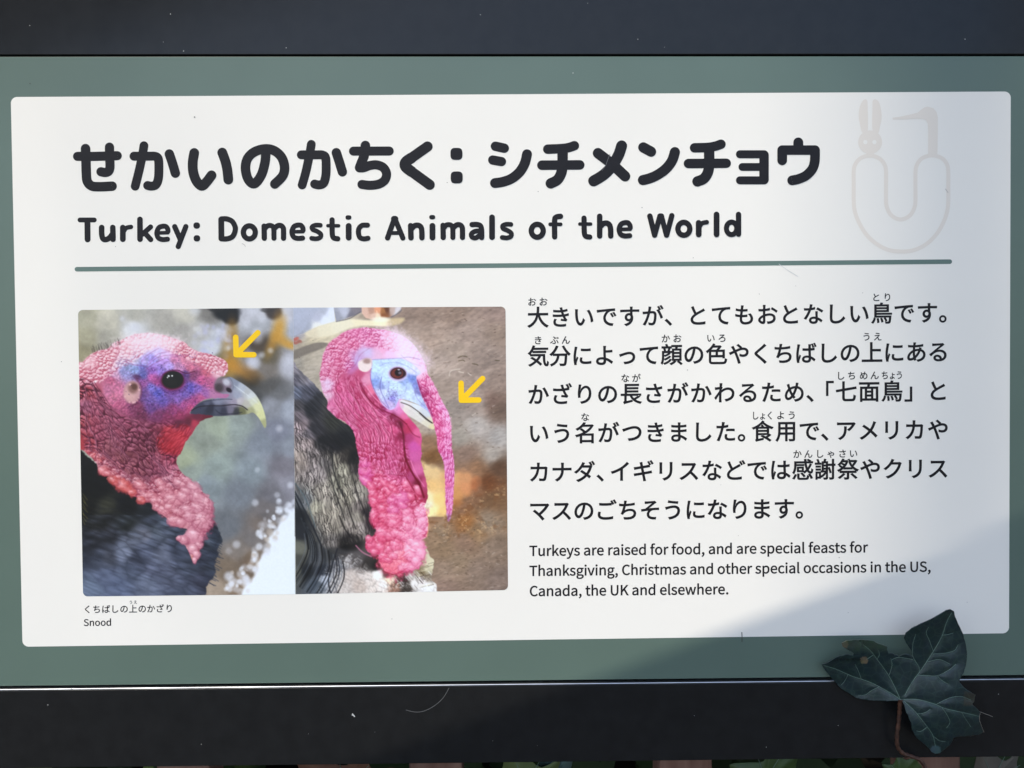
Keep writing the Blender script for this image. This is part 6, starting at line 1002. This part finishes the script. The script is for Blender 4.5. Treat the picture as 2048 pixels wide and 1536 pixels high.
    for k in range(80):
        x = R.gauss(930, 40); y = R.gauss(860, 45)
        blob(rimg, 580 + x / ZS, 600 + y / ZS, .7, .7, (70,40,110), .5, .5)
    blob(rimg, 580 + 980 / ZS, 600 + 670 / ZS, 19.5, 15.5, (206,196,232), .12, .8)
    blob(rimg, 580 + 980 / ZS, 600 + 668 / ZS, 17.6, 13.4, (168,120,160), .1, .8)
    blob(rimg, 580 + 982 / ZS, 600 + 667 / ZS, 15.4, 11.4, (42,16,26), .08, 1)
    blob(rimg, 580 + 976 / ZS, 600 + 668 / ZS, 12.6, 9.8, (126,56,48), .15, 1)
    blob(rimg, 580 + 986 / ZS, 600 + 662 / ZS, 7.2, 7.0, (30,14,20), .15, 1)
    blob(rimg, 580 + 1000 / ZS, 600 + 664 / ZS, 3.4, 3, (136,126,144), .4, .8)
    blob(rimg, 580 + 990 / ZS, 600 + 634 / ZS, 2.5, 1.4, (225,225,240), .4, .8)
    blob(rimg, 580 + 1042 / ZS, 600 + 672 / ZS, 3.4, 5, (60,30,40), .4, .7)
    b2, m2, _ = mask(zp('C', [(620,570),(660,540),(720,530),(748,548),(745,600),(720,640),(680,655),(630,630)]), 1.2)
    put(rimg, b2, m2, (236,216,214))
    blob(rimg, 580 + 700 / ZS, 600 + 556 / ZS, 8, 5.5, (160,124,118), .5, .9)
    stroke(rimg, zp('C', [(640,560),(690,532),(748,545)]), 1.1, (190,140,160), .8, .6)
    stroke(rimg, zp('C', [(745,560),(745,620),(720,660)]), 1.1, (150,110,160), .8, .6)
    stroke(rimg, zp('C', [(1010,932),(1090,962),(1180,1025),(1250,1085),(1298,1120)]), 1.5, (52,38,36), .7, .95)
    stroke(rimg, zp('C', [(1180,1030),(1240,1085),(1290,1118)]), 2.6, (46,32,32), .8, .7)
    stroke(rimg, zp('C', [(1030,950),(1120,1010),(1230,1100)]), 1.2, (250,248,240), .8, .5)
    for k in range(120):  # fine bristles round the crown and along the snood
        t = R.random()
        if t < .6:
            a = R.uniform(-1.9, -.15); x = 760 + 500 * math.cos(a) * 1.0; y = 640 + 385 * math.sin(a)
            stroke(rimg, zp('C', [(x, y), (x + 14 * math.cos(a), y + 14 * math.sin(a))]), .6, (240,200,225), .6, .5)
        else:
            y = R.uniform(700, 1350); x = 1262 + (y - 700) * .5 if y < 1060 else 1462
            stroke(rimg, zp('C', [(x, y), (x + 10, y - 6)]), .6, (250,170,200), .6, .5)
    split = 586 + (GY - 615) / 573.0 * 5.0
    sel = (GX > split)[..., None]
    img = np.where(sel, rimg, img)
    img *= 1 + (vnoise(2.6, 201)[..., None] - .5) * .05
    img = np.clip(img, 0, 1)
    lum = (img @ np.array((.3, .59, .11), np.float32))[..., None]
    img = lum + (img - lum) * .99
    return np.clip(img + .34 * (lum - .42) * (4 * lum * (1 - lum)), 0, 1)

PRINT = paint()
def sample(U, V):
    x = np.clip((U - PX0) / STEP, 0, WW - 1.001); y = np.clip((V - PY0) / STEP, 0, HH - 1.001)
    i = x.astype(int); j = y.astype(int); a = (x - i)[..., None]; b = (y - j)[..., None]
    return (PRINT[j, i] * (1 - a) + PRINT[j, i + 1] * a) * (1 - b) + (PRINT[j + 1, i] * (1 - a) + PRINT[j + 1, i + 1] * a) * b

def photo(name, c, nx, ny, corners, label, k=.86, r=9.5):
    """c: TL TR BR BL in picture coordinates; a fine sheet whose points carry the printed colour"""
    s = np.linspace(0, 1, nx); t = np.linspace(0, 1, ny); S, T = np.meshgrid(s, t)
    c = [np.array(q, float) for q in c]
    Q = ((1 - S) * (1 - T))[..., None] * c[0] + (S * (1 - T))[..., None] * c[1] + (S * T)[..., None] * c[2] + ((1 - S) * T)[..., None] * c[3]
    for idx in corners:      # round the outer corners
        a = c[idx]; p = c[idx - 1]; q = c[(idx + 1) % 4]
        d1 = (p - a) / np.linalg.norm(p - a); d2 = (q - a) / np.linalg.norm(q - a)
        cc = a + (d1 + d2) * r; D = Q - cc
        inn = ((D @ d1) < 0) & ((D @ d2) < 0); L = np.linalg.norm(D, axis=-1)
        m_ = np.maximum(np.abs(D @ d1), np.abs(D @ d2))      # square shells become round shells
        f_ = np.where(inn & (L > 1e-6), m_ / np.maximum(L, 1e-6), 1.0)
        Q = cc + D * f_[..., None]
    col = sample(Q[..., 0], Q[..., 1])
    lin = np.where(col <= .04045, col / 12.92, ((col + .055) / 1.055) ** 2.4) * k
    X = PV(Q[..., 0], Q[..., 1], H_PRINT).reshape(-1, 3); l = sign.location
    X = X - np.array((l.x, l.y, l.z))
    I = np.arange(nx * ny).reshape(ny, nx)
    F = np.stack([I[:-1, :-1], I[1:, :-1], I[1:, 1:], I[:-1, 1:]], -1).reshape(-1, 4)
    me = bpy.data.meshes.new(name); me.vertices.add(len(X)); me.vertices.foreach_set('co', X.astype(np.float32).ravel())
    me.loops.add(F.size); me.loops.foreach_set('vertex_index', F.astype(np.int32).ravel())
    me.polygons.add(len(F)); me.polygons.foreach_set('loop_start', np.arange(0, F.size, 4, dtype=np.int32))
    me.update(calc_edges=True)
    at = me.color_attributes.new('print_colour', 'FLOAT_COLOR', 'POINT')
    rgba = np.concatenate([lin.reshape(-1, 3), np.ones((len(X), 1))], 1).astype(np.float32); at.data.foreach_set('color', rgba.ravel())
    me.materials.append(PHOTO)
    o = bpy.data.objects.new(name, me); COL.objects.link(o); o.parent = sign; o['label'] = label
    return o
photo('turkey_picture', [(156, 620), (586, 615.6), (591.2, 1188.4), (166, 1192.8)], 350, 470, (0, 3), 'printed picture of a turkey head with a short snood in front of a blurred background')
photo('turkey_picture', [(586.4, 615.6), (1011, 613.2), (1016, 1180), (591.6, 1188.4)], 350, 470, (1, 2), 'printed picture of a pink turkey head with a long hanging snood')

# ---------------------------------------------------------------- specks, scratches
R = random.Random(5)
def specks(name, n, m, box, r0, r1, h, stretch=1.6, extra=()):
    f = Flat(h); pts = [(R.uniform(box[0], box[2]), R.uniform(box[1], box[3]), R.uniform(r0, r1)) for _ in range(n)] + list(extra)
    for x, y, r in pts:
        a = R.uniform(0, 3.14); k = R.uniform(1, stretch)
        f._add([(x + r * k * math.cos(a + q) * (1 if i % 2 else .7), y + r * math.sin(a + q)) for i, q in enumerate([j * 1.047 for j in range(6)])], [(0, 1, 2, 3, 4, 5)])
    o = f.build(name, m, sign); o['kind'] = 'stuff'
    return o
specks('dust_specks', 8, DUST, (0, 5, 2048, 104), .35, .9, .0005, extra=[(367, 102, 1.0), (341, 28, 1.1), (1146, 146, 1.2)])
specks('dust_specks', 12, DUST, (0, 1385, 2048, 1522), .35, .8, .0013, extra=[(143, 1377, 1.2), (705, 1430, 1.3)])
specks('dust_specks', 26, DARKDUST, (60, 210, 1980, 1250), .4, .8, .00016, extra=[(389, 234, 1.2), (60, 167, 1.2), (1284, 415, 1.0), (1375, 740, .8)])
f = Flat(.00014); f.stroke([(1483.7, 1265), (1484, 1272), (1484, 1283)], 1.7); f.build('scratch', DARKDUST, sign, 'short dark nick on the lower edge of the white panel')
f = Flat(.0013); f.stroke([(898, 1376), (886, 1396), (868, 1412), (848, 1422), (830, 1424), (812, 1420)], .9); f.build('scratch', mat('scratch', (.12, .12, .12), .6), sign, 'faint curved scratch on the dark bottom rail')
f = Flat(.0013); f.stroke([(705, 1428), (709, 1433)], 2.2); f.build('scratch', DUST, sign)
f = Flat(.00014); f.stroke([(1558, 528), (1575, 540), (1596, 553)], .9); f.build('scratch', mat('scratch_pale', (.6, .6, .6), .6), sign)
f = Flat(.00014); f.stroke([(484, 487), (488, 489), (491, 493)], .9); f.build('scratch', mat('scratch_grey', (.4, .38, .36), .6), sign)
f = Flat(.00014); f.stroke([(1891, 378), (1896, 385)], 1.2); f.build('scratch', mat('scratch_mark', (.45, .42, .4), .6), sign)
f = Flat(.00018); f.stroke([(1211, 332), (1216, 318), (1220, 308)], .8); f.stroke([(1204, 341), (1212, 330)], .8); f.build('scratch', mat('scratch_light', (.14, .14, .15), .5), sign)

# ---------------------------------------------------------------- picket fence behind and below the board
def pickx(u, depth):   # x of the picture column u at the given depth behind the sign face
    return P(u, 1530, -depth)[0]
fence = thing('picket_fence', 'reddish brown wooden picket fence standing behind the sign board', 'fence', (0, .08, GROUND_Z))
pitch = pickx(1372, .062) - pickx(871, .062)
w = pickx(924, .062) - pickx(818, .062); xc = pickx(871, .062)
for i in range(-5, 6):
    x = xc + i * pitch
    bar('picket', x - w / 2, x + w / 2, GROUND_Z - .02, GROUND_Z - .02, .42, .42, .062, .084, WOOD, fence, .001)
for z in (-.62, .25):
    bar('fence_rail', -1.6, 1.6, z, z, z + .07, z + .07, .085, .115, WOOD, fence, .002)

# ---------------------------------------------------------------- ivy leaf in front of the lower right corner
LEAFM = bpy.data.materials.new('ivy_leaf'); LEAFM.use_nodes = True
nt = LEAFM.node_tree; b = nt.nodes['Principled BSDF']; b.inputs['Roughness'].default_value = .42; b.inputs['Specular IOR Level'].default_value = .5
a = nt.nodes.new('ShaderNodeAttribute'); a.attribute_name = 'leaf_colour'
n = nt.nodes.new('ShaderNodeTexNoise'); n.inputs['Scale'].default_value = 260; n.inputs['Detail'].default_value = 6
tc = nt.nodes.new('ShaderNodeTexCoord'); nt.links.new(tc.outputs['Object'], n.inputs['Vector'])
mx = nt.nodes.new('ShaderNodeMix'); mx.data_type = 'RGBA'; mx.blend_type = 'MULTIPLY'; mx.inputs[0].default_value = .45
nt.links.new(a.outputs['Color'], mx.inputs[6]); nt.links.new(n.outputs['Color'], mx.inputs[7]); 
vo = nt.nodes.new('ShaderNodeTexVoronoi'); vo.feature = 'DISTANCE_TO_EDGE'; vo.inputs['Scale'].default_value = 260
nt.links.new(tc.outputs['Object'], vo.inputs['Vector'])
vr = nt.nodes.new('ShaderNodeMapRange'); vr.inputs['From Min'].default_value = 0.0; vr.inputs['From Max'].default_value = .09; vr.inputs['To Min'].default_value = .15; vr.inputs['To Max'].default_value = 0.0
nt.links.new(vo.outputs['Distance'], vr.inputs['Value'])
m2_ = nt.nodes.new('ShaderNodeMix'); m2_.data_type = 'RGBA'; m2_.inputs[7].default_value = (.07, .12, .085, 1)
nt.links.new(vr.outputs[0], m2_.inputs[0]); nt.links.new(mx.outputs[2], m2_.inputs[6]); nt.links.new(m2_.outputs[2], b.inputs['Base Color'])
n3 = nt.nodes.new('ShaderNodeTexNoise'); n3.inputs['Scale'].default_value = 45; n3.inputs['Detail'].default_value = 4; nt.links.new(tc.outputs['Object'], n3.inputs['Vector'])
r3 = nt.nodes.new('ShaderNodeMapRange'); r3.inputs['To Min'].default_value = .25; r3.inputs['To Max'].default_value = .6
nt.links.new(n3.outputs['Fac'], r3.inputs['Value']); nt.links.new(r3.outputs[0], b.inputs['Roughness'])
bp = nt.nodes.new('ShaderNodeBump'); bp.inputs['Strength'].default_value = .35; bp.inputs['Distance'].default_value = .0006
nt.links.new(n.outputs['Fac'], bp.inputs['Height']); nt.links.new(bp.outputs[0], b.inputs['Normal'])
VEINM = mat('leaf_vein', (.12, .19, .155), .5, noise=.15, nscale=200)
STEMM = mat('leaf_stem', (.055, .022, .012), .6, noise=.6, nscale=300)
FIBRE = mat('dry_fibre', (.25, .22, .18), .7)

def tube(pts, radii, n=6):
    V = []; F = []; pts = [Vector(p) for p in pts]
    for i, p in enumerate(pts):
        d = (pts[min(i + 1, len(pts) - 1)] - pts[max(i - 1, 0)]).normalized()
        s_ = d.cross(Vector((0, 1, 0)))
        if s_.length < 1e-4: s_ = Vector((1, 0, 0))
        s_.normalize(); t_ = d.cross(s_)
        for k in range(n):
            a_ = 2 * math.pi * k / n; V.append(p + (s_ * math.cos(a_) + t_ * math.sin(a_)) * radii[i])
    for i in range(len(pts) - 1):
        for k in range(n): F.append((i * n + k, i * n + (k + 1) % n, (i + 1) * n + (k + 1) % n, (i + 1) * n + k))
    F.append(tuple(range(n))); F.append(tuple((len(pts) - 1) * n + k for k in range(n))[::-1])
    return V, F

OUT = [(940,955),(850,960),(700,952),(600,940),(560,925),(500,885),(440,850),(400,805),(350,750),(310,700),(275,645),(330,625),(390,590),(430,567),(490,555),(545,566),(552,545),(500,515),(455,490),(445,460),(480,440),(560,430),(640,432),(720,438),(745,455),(760,462),(800,475),(842,490),(838,515),(850,550),(870,546),(890,548),(905,562),(925,562),(940,580),(955,566),(975,558),(1000,552),(1020,556),(1040,562),(1065,580),(1050,530),(1025,490),(1000,455),(983,415),(1000,370),(1050,330),(1130,290),(1220,250),(1300,205),(1350,175),(1385,168),(1415,185),(1425,230),(1450,290),(1490,370),(1515,460),(1530,545),(1520,640),(1500,710),(1475,755),(1460,790),(1500,840),(1560,880),(1600,905),(1590,960),(1572,985),(1610,1020),(1640,1055),(1632,1110),(1650,1170),(1672,1225),(1630,1250),(1560,1262),(1480,1265),(1415,1275),(1400,1310),(1380,1340),(1330,1380),(1290,1410),(1250,1412),(1220,1395),(1180,1350),(1120,1300),(1080,1260),(1055,1210),(1045,1150),(1020,1090),(1000,1050),(985,990),(968,960)]
VEINS = [(3.4, [(955,945),(870,890),(700,800),(540,745),(400,685),(290,650)]), (2.0, [(770,835),(700,870),(650,905),(590,908)]), (1.8, [(615,770),(590,700),(560,640)]), (1.5, [(500,730),(470,790),(440,820)]),
 (3.4, [(945,930),(900,830),(840,720),(760,610),(690,520),(600,450)]), (2.0, [(855,735),(880,650),(870,590)]), (1.5, [(750,600),(770,560),(765,520)]), (1.5, [(720,560),(660,600)]),
 (3.8, [(990,910),(1050,800),(1130,690),(1230,540),(1310,400),(1350,280),(1395,195)]), (2.2, [(1235,525),(1200,430),(1175,370),(1195,320)]), (2.0, [(1230,553),(1340,545),(1420,520),(1450,470)]), (2.2, [(1105,735),(1190,738),(1270,740),(1370,690),(1430,640)]),
 (2.0, [(1270,740),(1310,780),(1360,810)]), (2.2, [(1115,700),(1110,660),(1060,570),(1060,470),(1085,380)]), (1.4, [(1310,390),(1360,385),(1410,370)]), (1.4, [(1190,620),(1290,600),(1380,640)]),
 (3.6, [(975,945),(1100,945),(1250,985),(1330,1020),(1480,1055),(1630,1088)]), (2.2, [(1265,985),(1380,930),(1480,920),(1560,950)]), (1.8, [(1310,1015),(1350,1070),(1380,1140),(1350,1190)]), (1.5, [(1480,1055),(1520,1120),(1560,1180)]),
 (3.0, [(985,960),(1080,1050),(1160,1150),(1230,1250),(1255,1350)]), (1.8, [(1180,1185),(1130,1220),(1090,1215)]), (1.8, [(1240,1265),(1290,1300),(1340,1310)]), (1.6, [(1100,1070),(1160,1060),(1210,1030)]), (1.6, [(880,600),(940,582),(1060,600)])]
LZ = zoomer(1580, 1180, 4.314)
segs = []
for w_, pv in VEINS:
    q = crom2(pv, False, 4); segs += [(q[i], q[i + 1], w_) for i in range(len(q) - 1)]
SA = np.array([s_[0] for s_ in segs]); SB = np.array([s_[1] for s_ in segs]); SW = np.array([s_[2] for s_ in segs])
def vdist(x, y):
    d = SB - SA; t = np.clip(((x - SA[:, 0]) * d[:, 0] + (y - SA[:, 1]) * d[:, 1]) / ((d ** 2).sum(1) + 1e-9), 0, 1)
    D = np.hypot(x - SA[:, 0] - t * d[:, 0], y - SA[:, 1] - t * d[:, 1]); D = D + (4 - SW) * 6
    return float(D.min())
def leaf_h(x, y):
    """height of the blade above the sign face (m), arched, dished along the veins"""
    dx, dy = (x - 955) / 1000, (y - 945) / 1000; r = math.hypot(dx, dy)
    h = .010 + .012 * max(0, -dy) - .004 * max(0, dy) + .004 * math.sin(3.1 * dx) + .003 * math.sin(5 * dy + 2 * dx)
    h -= .006 * r * r * 1.2
    h += .0009 * (1 - math.exp(-vdist(x, y) / 32.0))
    if x < 620 and y < 600: h += .002
    return max(h, .0032)
def make_leaf(name, label, out, zf, hf, cf, extra_parent=None, group=None):
    t = thing(name, label, 'leaf', P(*LZ([(955, 945)])[0], .01), group)
    return t
leaf = make_leaf('ivy_leaf', 'large dark green ivy leaf with pale veins before the lower right corner of the sign', OUT, LZ, leaf_h, None)
rr = random.Random(8)
outl = []
for i, p in enumerate(OUT):
    q = OUT[(i + 1) % len(OUT)]; L = math.hypot(q[0] - p[0], q[1] - p[1]); k = max(1, int(L / 22))
    for j in range(k):
        t = j / k; jit = 2.2 if j else 0
        outl.append((p[0] + (q[0] - p[0]) * t + rr.uniform(-jit, jit), p[1] + (q[1] - p[1]) * t + rr.uniform(-jit, jit)))
inner = []
def inside(x, y):
    c = False
    for i in range(len(outl)):
        (x1, y1), (x2, y2) = outl[i - 1], outl[i]
        if (y1 > y) != (y2 > y) and x < (x2 - x1) * (y - y1) / (y2 - y1) + x1: c = not c
    return c
for yy in range(170, 1420, 10):
    for xx in range(275, 1680, 10):
        x = xx + rr.uniform(-2, 2) + (6 if (yy // 10) % 2 else 0); y = yy + rr.uniform(-2, 2)
        if inside(x, y): inner.append((x, y))
r = delaunay_2d_cdt([Vector(p) for p in outl + inner], [], [list(range(len(outl)))], 1, 1e-4)
vs = [tuple(p) for p in r[0]]; fc = [tuple(f_) for f_ in r[2]]
Hs = [leaf_h(x, y) for x, y in vs]
V3 = [P(*LZ([p])[0], h) for p, h in zip(vs, Hs)]
blade = mesh_obj('leaf_blade', rel(leaf, V3), [f_[::-1] for f_ in fc], LEAFM, leaf, True)
ca = blade.data.color_attributes.new('leaf_colour', 'FLOAT_COLOR', 'POINT')
for i, (x, y) in enumerate(vs):
    d = vdist(x, y); k = math.exp(-d / 9.0)
    c = np.array((.010, .027, .030)) * (1 - k) + np.array((.04, .075, .06)) * k
    if x < 840 and y < 540: q = min(1, (540 - y) / 60 + .2); c = c * (1 - .6 * q) + np.array((.065, .10, .065)) * .6 * q
    if math.hypot(x - 640, y - 605) < 34: c = np.array((.16, .12, .07))
    if math.hypot(x - 470, y - 468) < 34: c = np.array((.12, .12, .08))
    if math.hypot(x - 1255, y - 1385) < 45: c = c * .5 + np.array((.05, .09, .10))
    if x > 1500 and 880 < y < 1000: c = c * .5 + np.array((.03, .02, .012))
    ca.data[i].color = (*c, 1)
sd = blade.modifiers.new('thickness', 'SOLIDIFY'); sd.thickness = .0003; sd.offset = -1
for w_, pv in VEINS:
    q = crom2(pv, False, 6); n_ = len(q)
    V, F = tube([P(*LZ([p])[0], leaf_h(p[0], p[1]) + .00012) for p in q], [w_ / 4.314 * .00024 * .34 * (1 - .6 * i / n_) + .00006 for i in range(n_)], 5)
    mesh_obj('leaf_vein', rel(leaf, V), F, VEINM, leaf, True)
q = crom2([(952,945),(948,1000),(946,1050),(935,1150),(922,1280),(935,1365),(985,1415),(1060,1440),(1130,1475),(1180,1560)], False, 6)
V, F = tube([P(*LZ([p])[0], .010 - .004 * min(1, i / 30)) for i, p in enumerate(q)], [.00092 + .00012 * math.sin(i * 1.7) + .00035 * math.exp(-i / 2.5) for i in range(len(q))], 9)
mesh_obj('leaf_stem', rel(leaf, V), F, STEMM, leaf, True)
for pv in ([(1635,1050),(1690,1070),(1748,1093)], [(1640,1062),(1634,1120),(1655,1180),(1674,1228)]):
    V, F = tube([P(*LZ([p])[0], leaf_h(p[0], p[1]) + .0001) for p in crom2(pv, False, 4)], [.00009] * 20, 4)
    mesh_obj('torn_fibre', rel(leaf, V), F, FIBRE, leaf)

# ivy leaves low down behind the board, seen through the gap under the bottom rail
LEAFD = mat('ivy_leaf_dark', (.03, .06, .015), .5, col2=(.07, .12, .03), nscale=60, bump=.3, bscale=200)
LEAFY = mat('ivy_leaf_yellow', (.09, .12, .04), .5, col2=(.14, .18, .06), nscale=60, bump=.3, bscale=200)
LEAFB = mat('ivy_leaf_bluish', (.06, .11, .11), .4, col2=(.11, .17, .17), nscale=60, bump=.3, bscale=200)
DRY = mat('dry_leaf', (.11, .04, .025), .8, col2=(.2, .09, .05), nscale=60, bump=.4, bscale=200)
IVY = [(0, -1), (.25, -.95), (.55, -1.05), (.62, -.6), (1.0, -.45), (.72, -.05), (.95, .35), (.5, .35), (.3, .7), (0, 1.15), (-.3, .7), (-.5, .35), (-.95, .35), (-.72, -.05), (-1.0, -.45), (-.62, -.6), (-.55, -1.05), (-.25, -.95)]
def small_leaf(u, depth, size, m, label, rz, tilt, v=1534, group=None):
    c = Vector(P(u, v, -depth)); t = thing('ivy_leaf', label, 'leaf', c, group)
    o2 = [tuple(p) for p in crom2(IVY, True, 3)]; ca_, sa_ = math.cos(rz), math.sin(rz); V = [(0, 0, 0)]
    for x, z in o2:
        X, Z_ = (x * ca_ - z * sa_) * size, (x * sa_ + z * ca_) * size
        V.append((X, .25 * size * (x * x * .8 - .2) + tilt * Z_, Z_))
    F = [(0, 1 + i, 1 + (i + 1) % len(o2)) for i in range(len(o2))]
    o = mesh_obj('leaf_blade', V, F, m, t, True); s_ = o.modifiers.new('thickness', 'SOLIDIFY'); s_.thickness = .0004
    V, F = tube([(0, -.001, -size), (0, .004, -size * 1.6), (.004, .01, -size * 2.4)], [.0007] * 3, 6)
    mesh_obj('leaf_stem', V, F, STEMM, t, True)
    for a_ in (0, .75, -.75, 1.5, -1.5):
        d = (math.sin(a_ + 0) * ca_ - math.cos(a_) * sa_, math.sin(a_) * sa_ + math.cos(a_) * ca_)
        V, F = tube([(0, -.0006, 0), (d[0] * size * .8, -.0006 + tilt * d[1] * size * .8, d[1] * size * .8)], [.0003, .00012], 4)
        mesh_obj('leaf_vein', V, F, VEINM, t)
LG = 'ivy leaves behind the bottom rail'
small_leaf(1050, .045, .024, LEAFY, 'yellowish ivy leaf peeking out below the middle of the bottom rail', .3, -.3, 1572, LG)
small_leaf(1110, .05, .014, LEAFB, 'small bluish ivy leaf beside the yellowish leaf below the bottom rail', -.6, -.5, 1546, LG)
small_leaf(1530, .04, .020, LEAFD, 'bright green ivy leaf just right of a picket under the bottom rail', 1.1, -.3, 1560, LG)
small_leaf(1800, .03, .012, LEAFD, 'small dark ivy leaf below the stem of the large leaf', 2.2, -.4, 1552, LG)
small_leaf(690, .045, .028, DRY, 'withered brown ivy leaf below the left part of the bottom rail', .8, -.4, 1580, LG)
small_leaf(1985, .05, .020, mat('dry_grey_leaf', (.10, .085, .07), .8, col2=(.16, .14, .12), nscale=60), 'dull grey brown leaf at the far right under the bottom rail', .5, -.3, 1556, LG)
ivy = []
# ---------------------------------------------------------------- unseen objects added to cast the shade
RAILW = mat('weathered_timber', (.22, .15, .10), .8, col2=(.32, .24, .17), nscale=20, bump=.5, bscale=60, mapscale=(.5, 4, 4))
s_ = np.array(SUN); D1 = .78
A3 = np.array(P(715, 1536)) ; B3 = np.array(P(1846, 1110)); dr = (B3 - A3) / np.linalg.norm(B3 - A3)
nrm = np.array((dr[2], 0, -dr[0]))        # down to the right, on the shaded side
hr = thing('shade_rail', 'added unseen sloping weathered timber handrail on two posts beside the path, outside the picture', 'shade_rail', (0, -.4, GROUND_Z))  # made-up rail out of view, its edge laid to throw the diagonal shade
off = s_ * D1
V = []
for a_, w_ in ((-1.5, 0), (-1.5, .14), (1.1, .14), (1.1, 0)):
    p = A3 + dr * a_ + nrm * w_ + off; V.append(tuple(p))
V += [tuple(np.array(v) - np.array((0, .022, 0))) for v in V]
mesh_obj('shade_rail_board', rel(hr, V), BF, RAILW, hr)
for a_ in (-1.3, .95):
    p = A3 + dr * a_ + nrm * .075 + off
    bar('shade_rail_post', p[0] - .035, p[0] + .035, GROUND_Z, GROUND_Z, p[2], p[2], p[1] - .095, p[1] - .025, RAILW, hr, .002)

D2 = 15.6
Q3 = np.array(P(1600, 700)) + s_ * D2
shade_bamboo = thing('shade_clump', 'added unseen tall clump of close standing bamboo culms some way behind the viewer, outside the picture', 'shade_bamboo', (Q3[0] + .25, Q3[1], GROUND_Z))  # added out of view; gaps between culms let part of the sun through
CULM = mat('bamboo_culm', (.12, .16, .05), .5, col2=(.22, .24, .10), nscale=6)
BLEAF = mat('bamboo_leaf', (.04, .09, .02), .6, col2=(.08, .14, .04), nscale=5)
rt = random.Random(3); V2 = []; F2 = []
for k in range(13):
    x0 = -.24 + k * .058; y0 = rt.uniform(-.1, .1)
    zt = np.linspace(0, 17.8, 60); top = rt.uniform(-.5, .5)
    V, F = tube([(x0 + .04 * k * max(0, z - 14.8) / 3 * .6 + top * max(0, z - 15.0) / 3, y0 + .1 * max(0, z - 14.8), z) for z in zt], [(.0172 if int(i) % 3 else .0185) * (.75 if k < 2 else 1) * (1 - max(0, z - 14.5) / 5) for i, z in enumerate(zt)], 10)
    mesh_obj('shade_culm', V, F, CULM, shade_bamboo, True)
for k in range(4200):
    c = Vector((rt.gauss(.2, .8), rt.gauss(.1, .7), rt.uniform(16.4, 19.0))); d = Vector((rt.gauss(0, 1), rt.gauss(0, 1), rt.gauss(-.5, .5))).normalized() * .15
    e = d.cross(Vector((rt.gauss(0, 1), rt.gauss(0, 1), rt.gauss(0, 1)))).normalized() * .012
    b_ = len(V2); V2 += [c, c + d * .4 + e, c + d, c + d * .4 - e]; F2.append((b_, b_ + 1, b_ + 2, b_ + 3))
o = mesh_obj('leaves', V2, F2, BLEAF, shade_bamboo); o['kind'] = 'stuff'

# dense ivy hedge close behind the fence
V2 = []; F2 = []
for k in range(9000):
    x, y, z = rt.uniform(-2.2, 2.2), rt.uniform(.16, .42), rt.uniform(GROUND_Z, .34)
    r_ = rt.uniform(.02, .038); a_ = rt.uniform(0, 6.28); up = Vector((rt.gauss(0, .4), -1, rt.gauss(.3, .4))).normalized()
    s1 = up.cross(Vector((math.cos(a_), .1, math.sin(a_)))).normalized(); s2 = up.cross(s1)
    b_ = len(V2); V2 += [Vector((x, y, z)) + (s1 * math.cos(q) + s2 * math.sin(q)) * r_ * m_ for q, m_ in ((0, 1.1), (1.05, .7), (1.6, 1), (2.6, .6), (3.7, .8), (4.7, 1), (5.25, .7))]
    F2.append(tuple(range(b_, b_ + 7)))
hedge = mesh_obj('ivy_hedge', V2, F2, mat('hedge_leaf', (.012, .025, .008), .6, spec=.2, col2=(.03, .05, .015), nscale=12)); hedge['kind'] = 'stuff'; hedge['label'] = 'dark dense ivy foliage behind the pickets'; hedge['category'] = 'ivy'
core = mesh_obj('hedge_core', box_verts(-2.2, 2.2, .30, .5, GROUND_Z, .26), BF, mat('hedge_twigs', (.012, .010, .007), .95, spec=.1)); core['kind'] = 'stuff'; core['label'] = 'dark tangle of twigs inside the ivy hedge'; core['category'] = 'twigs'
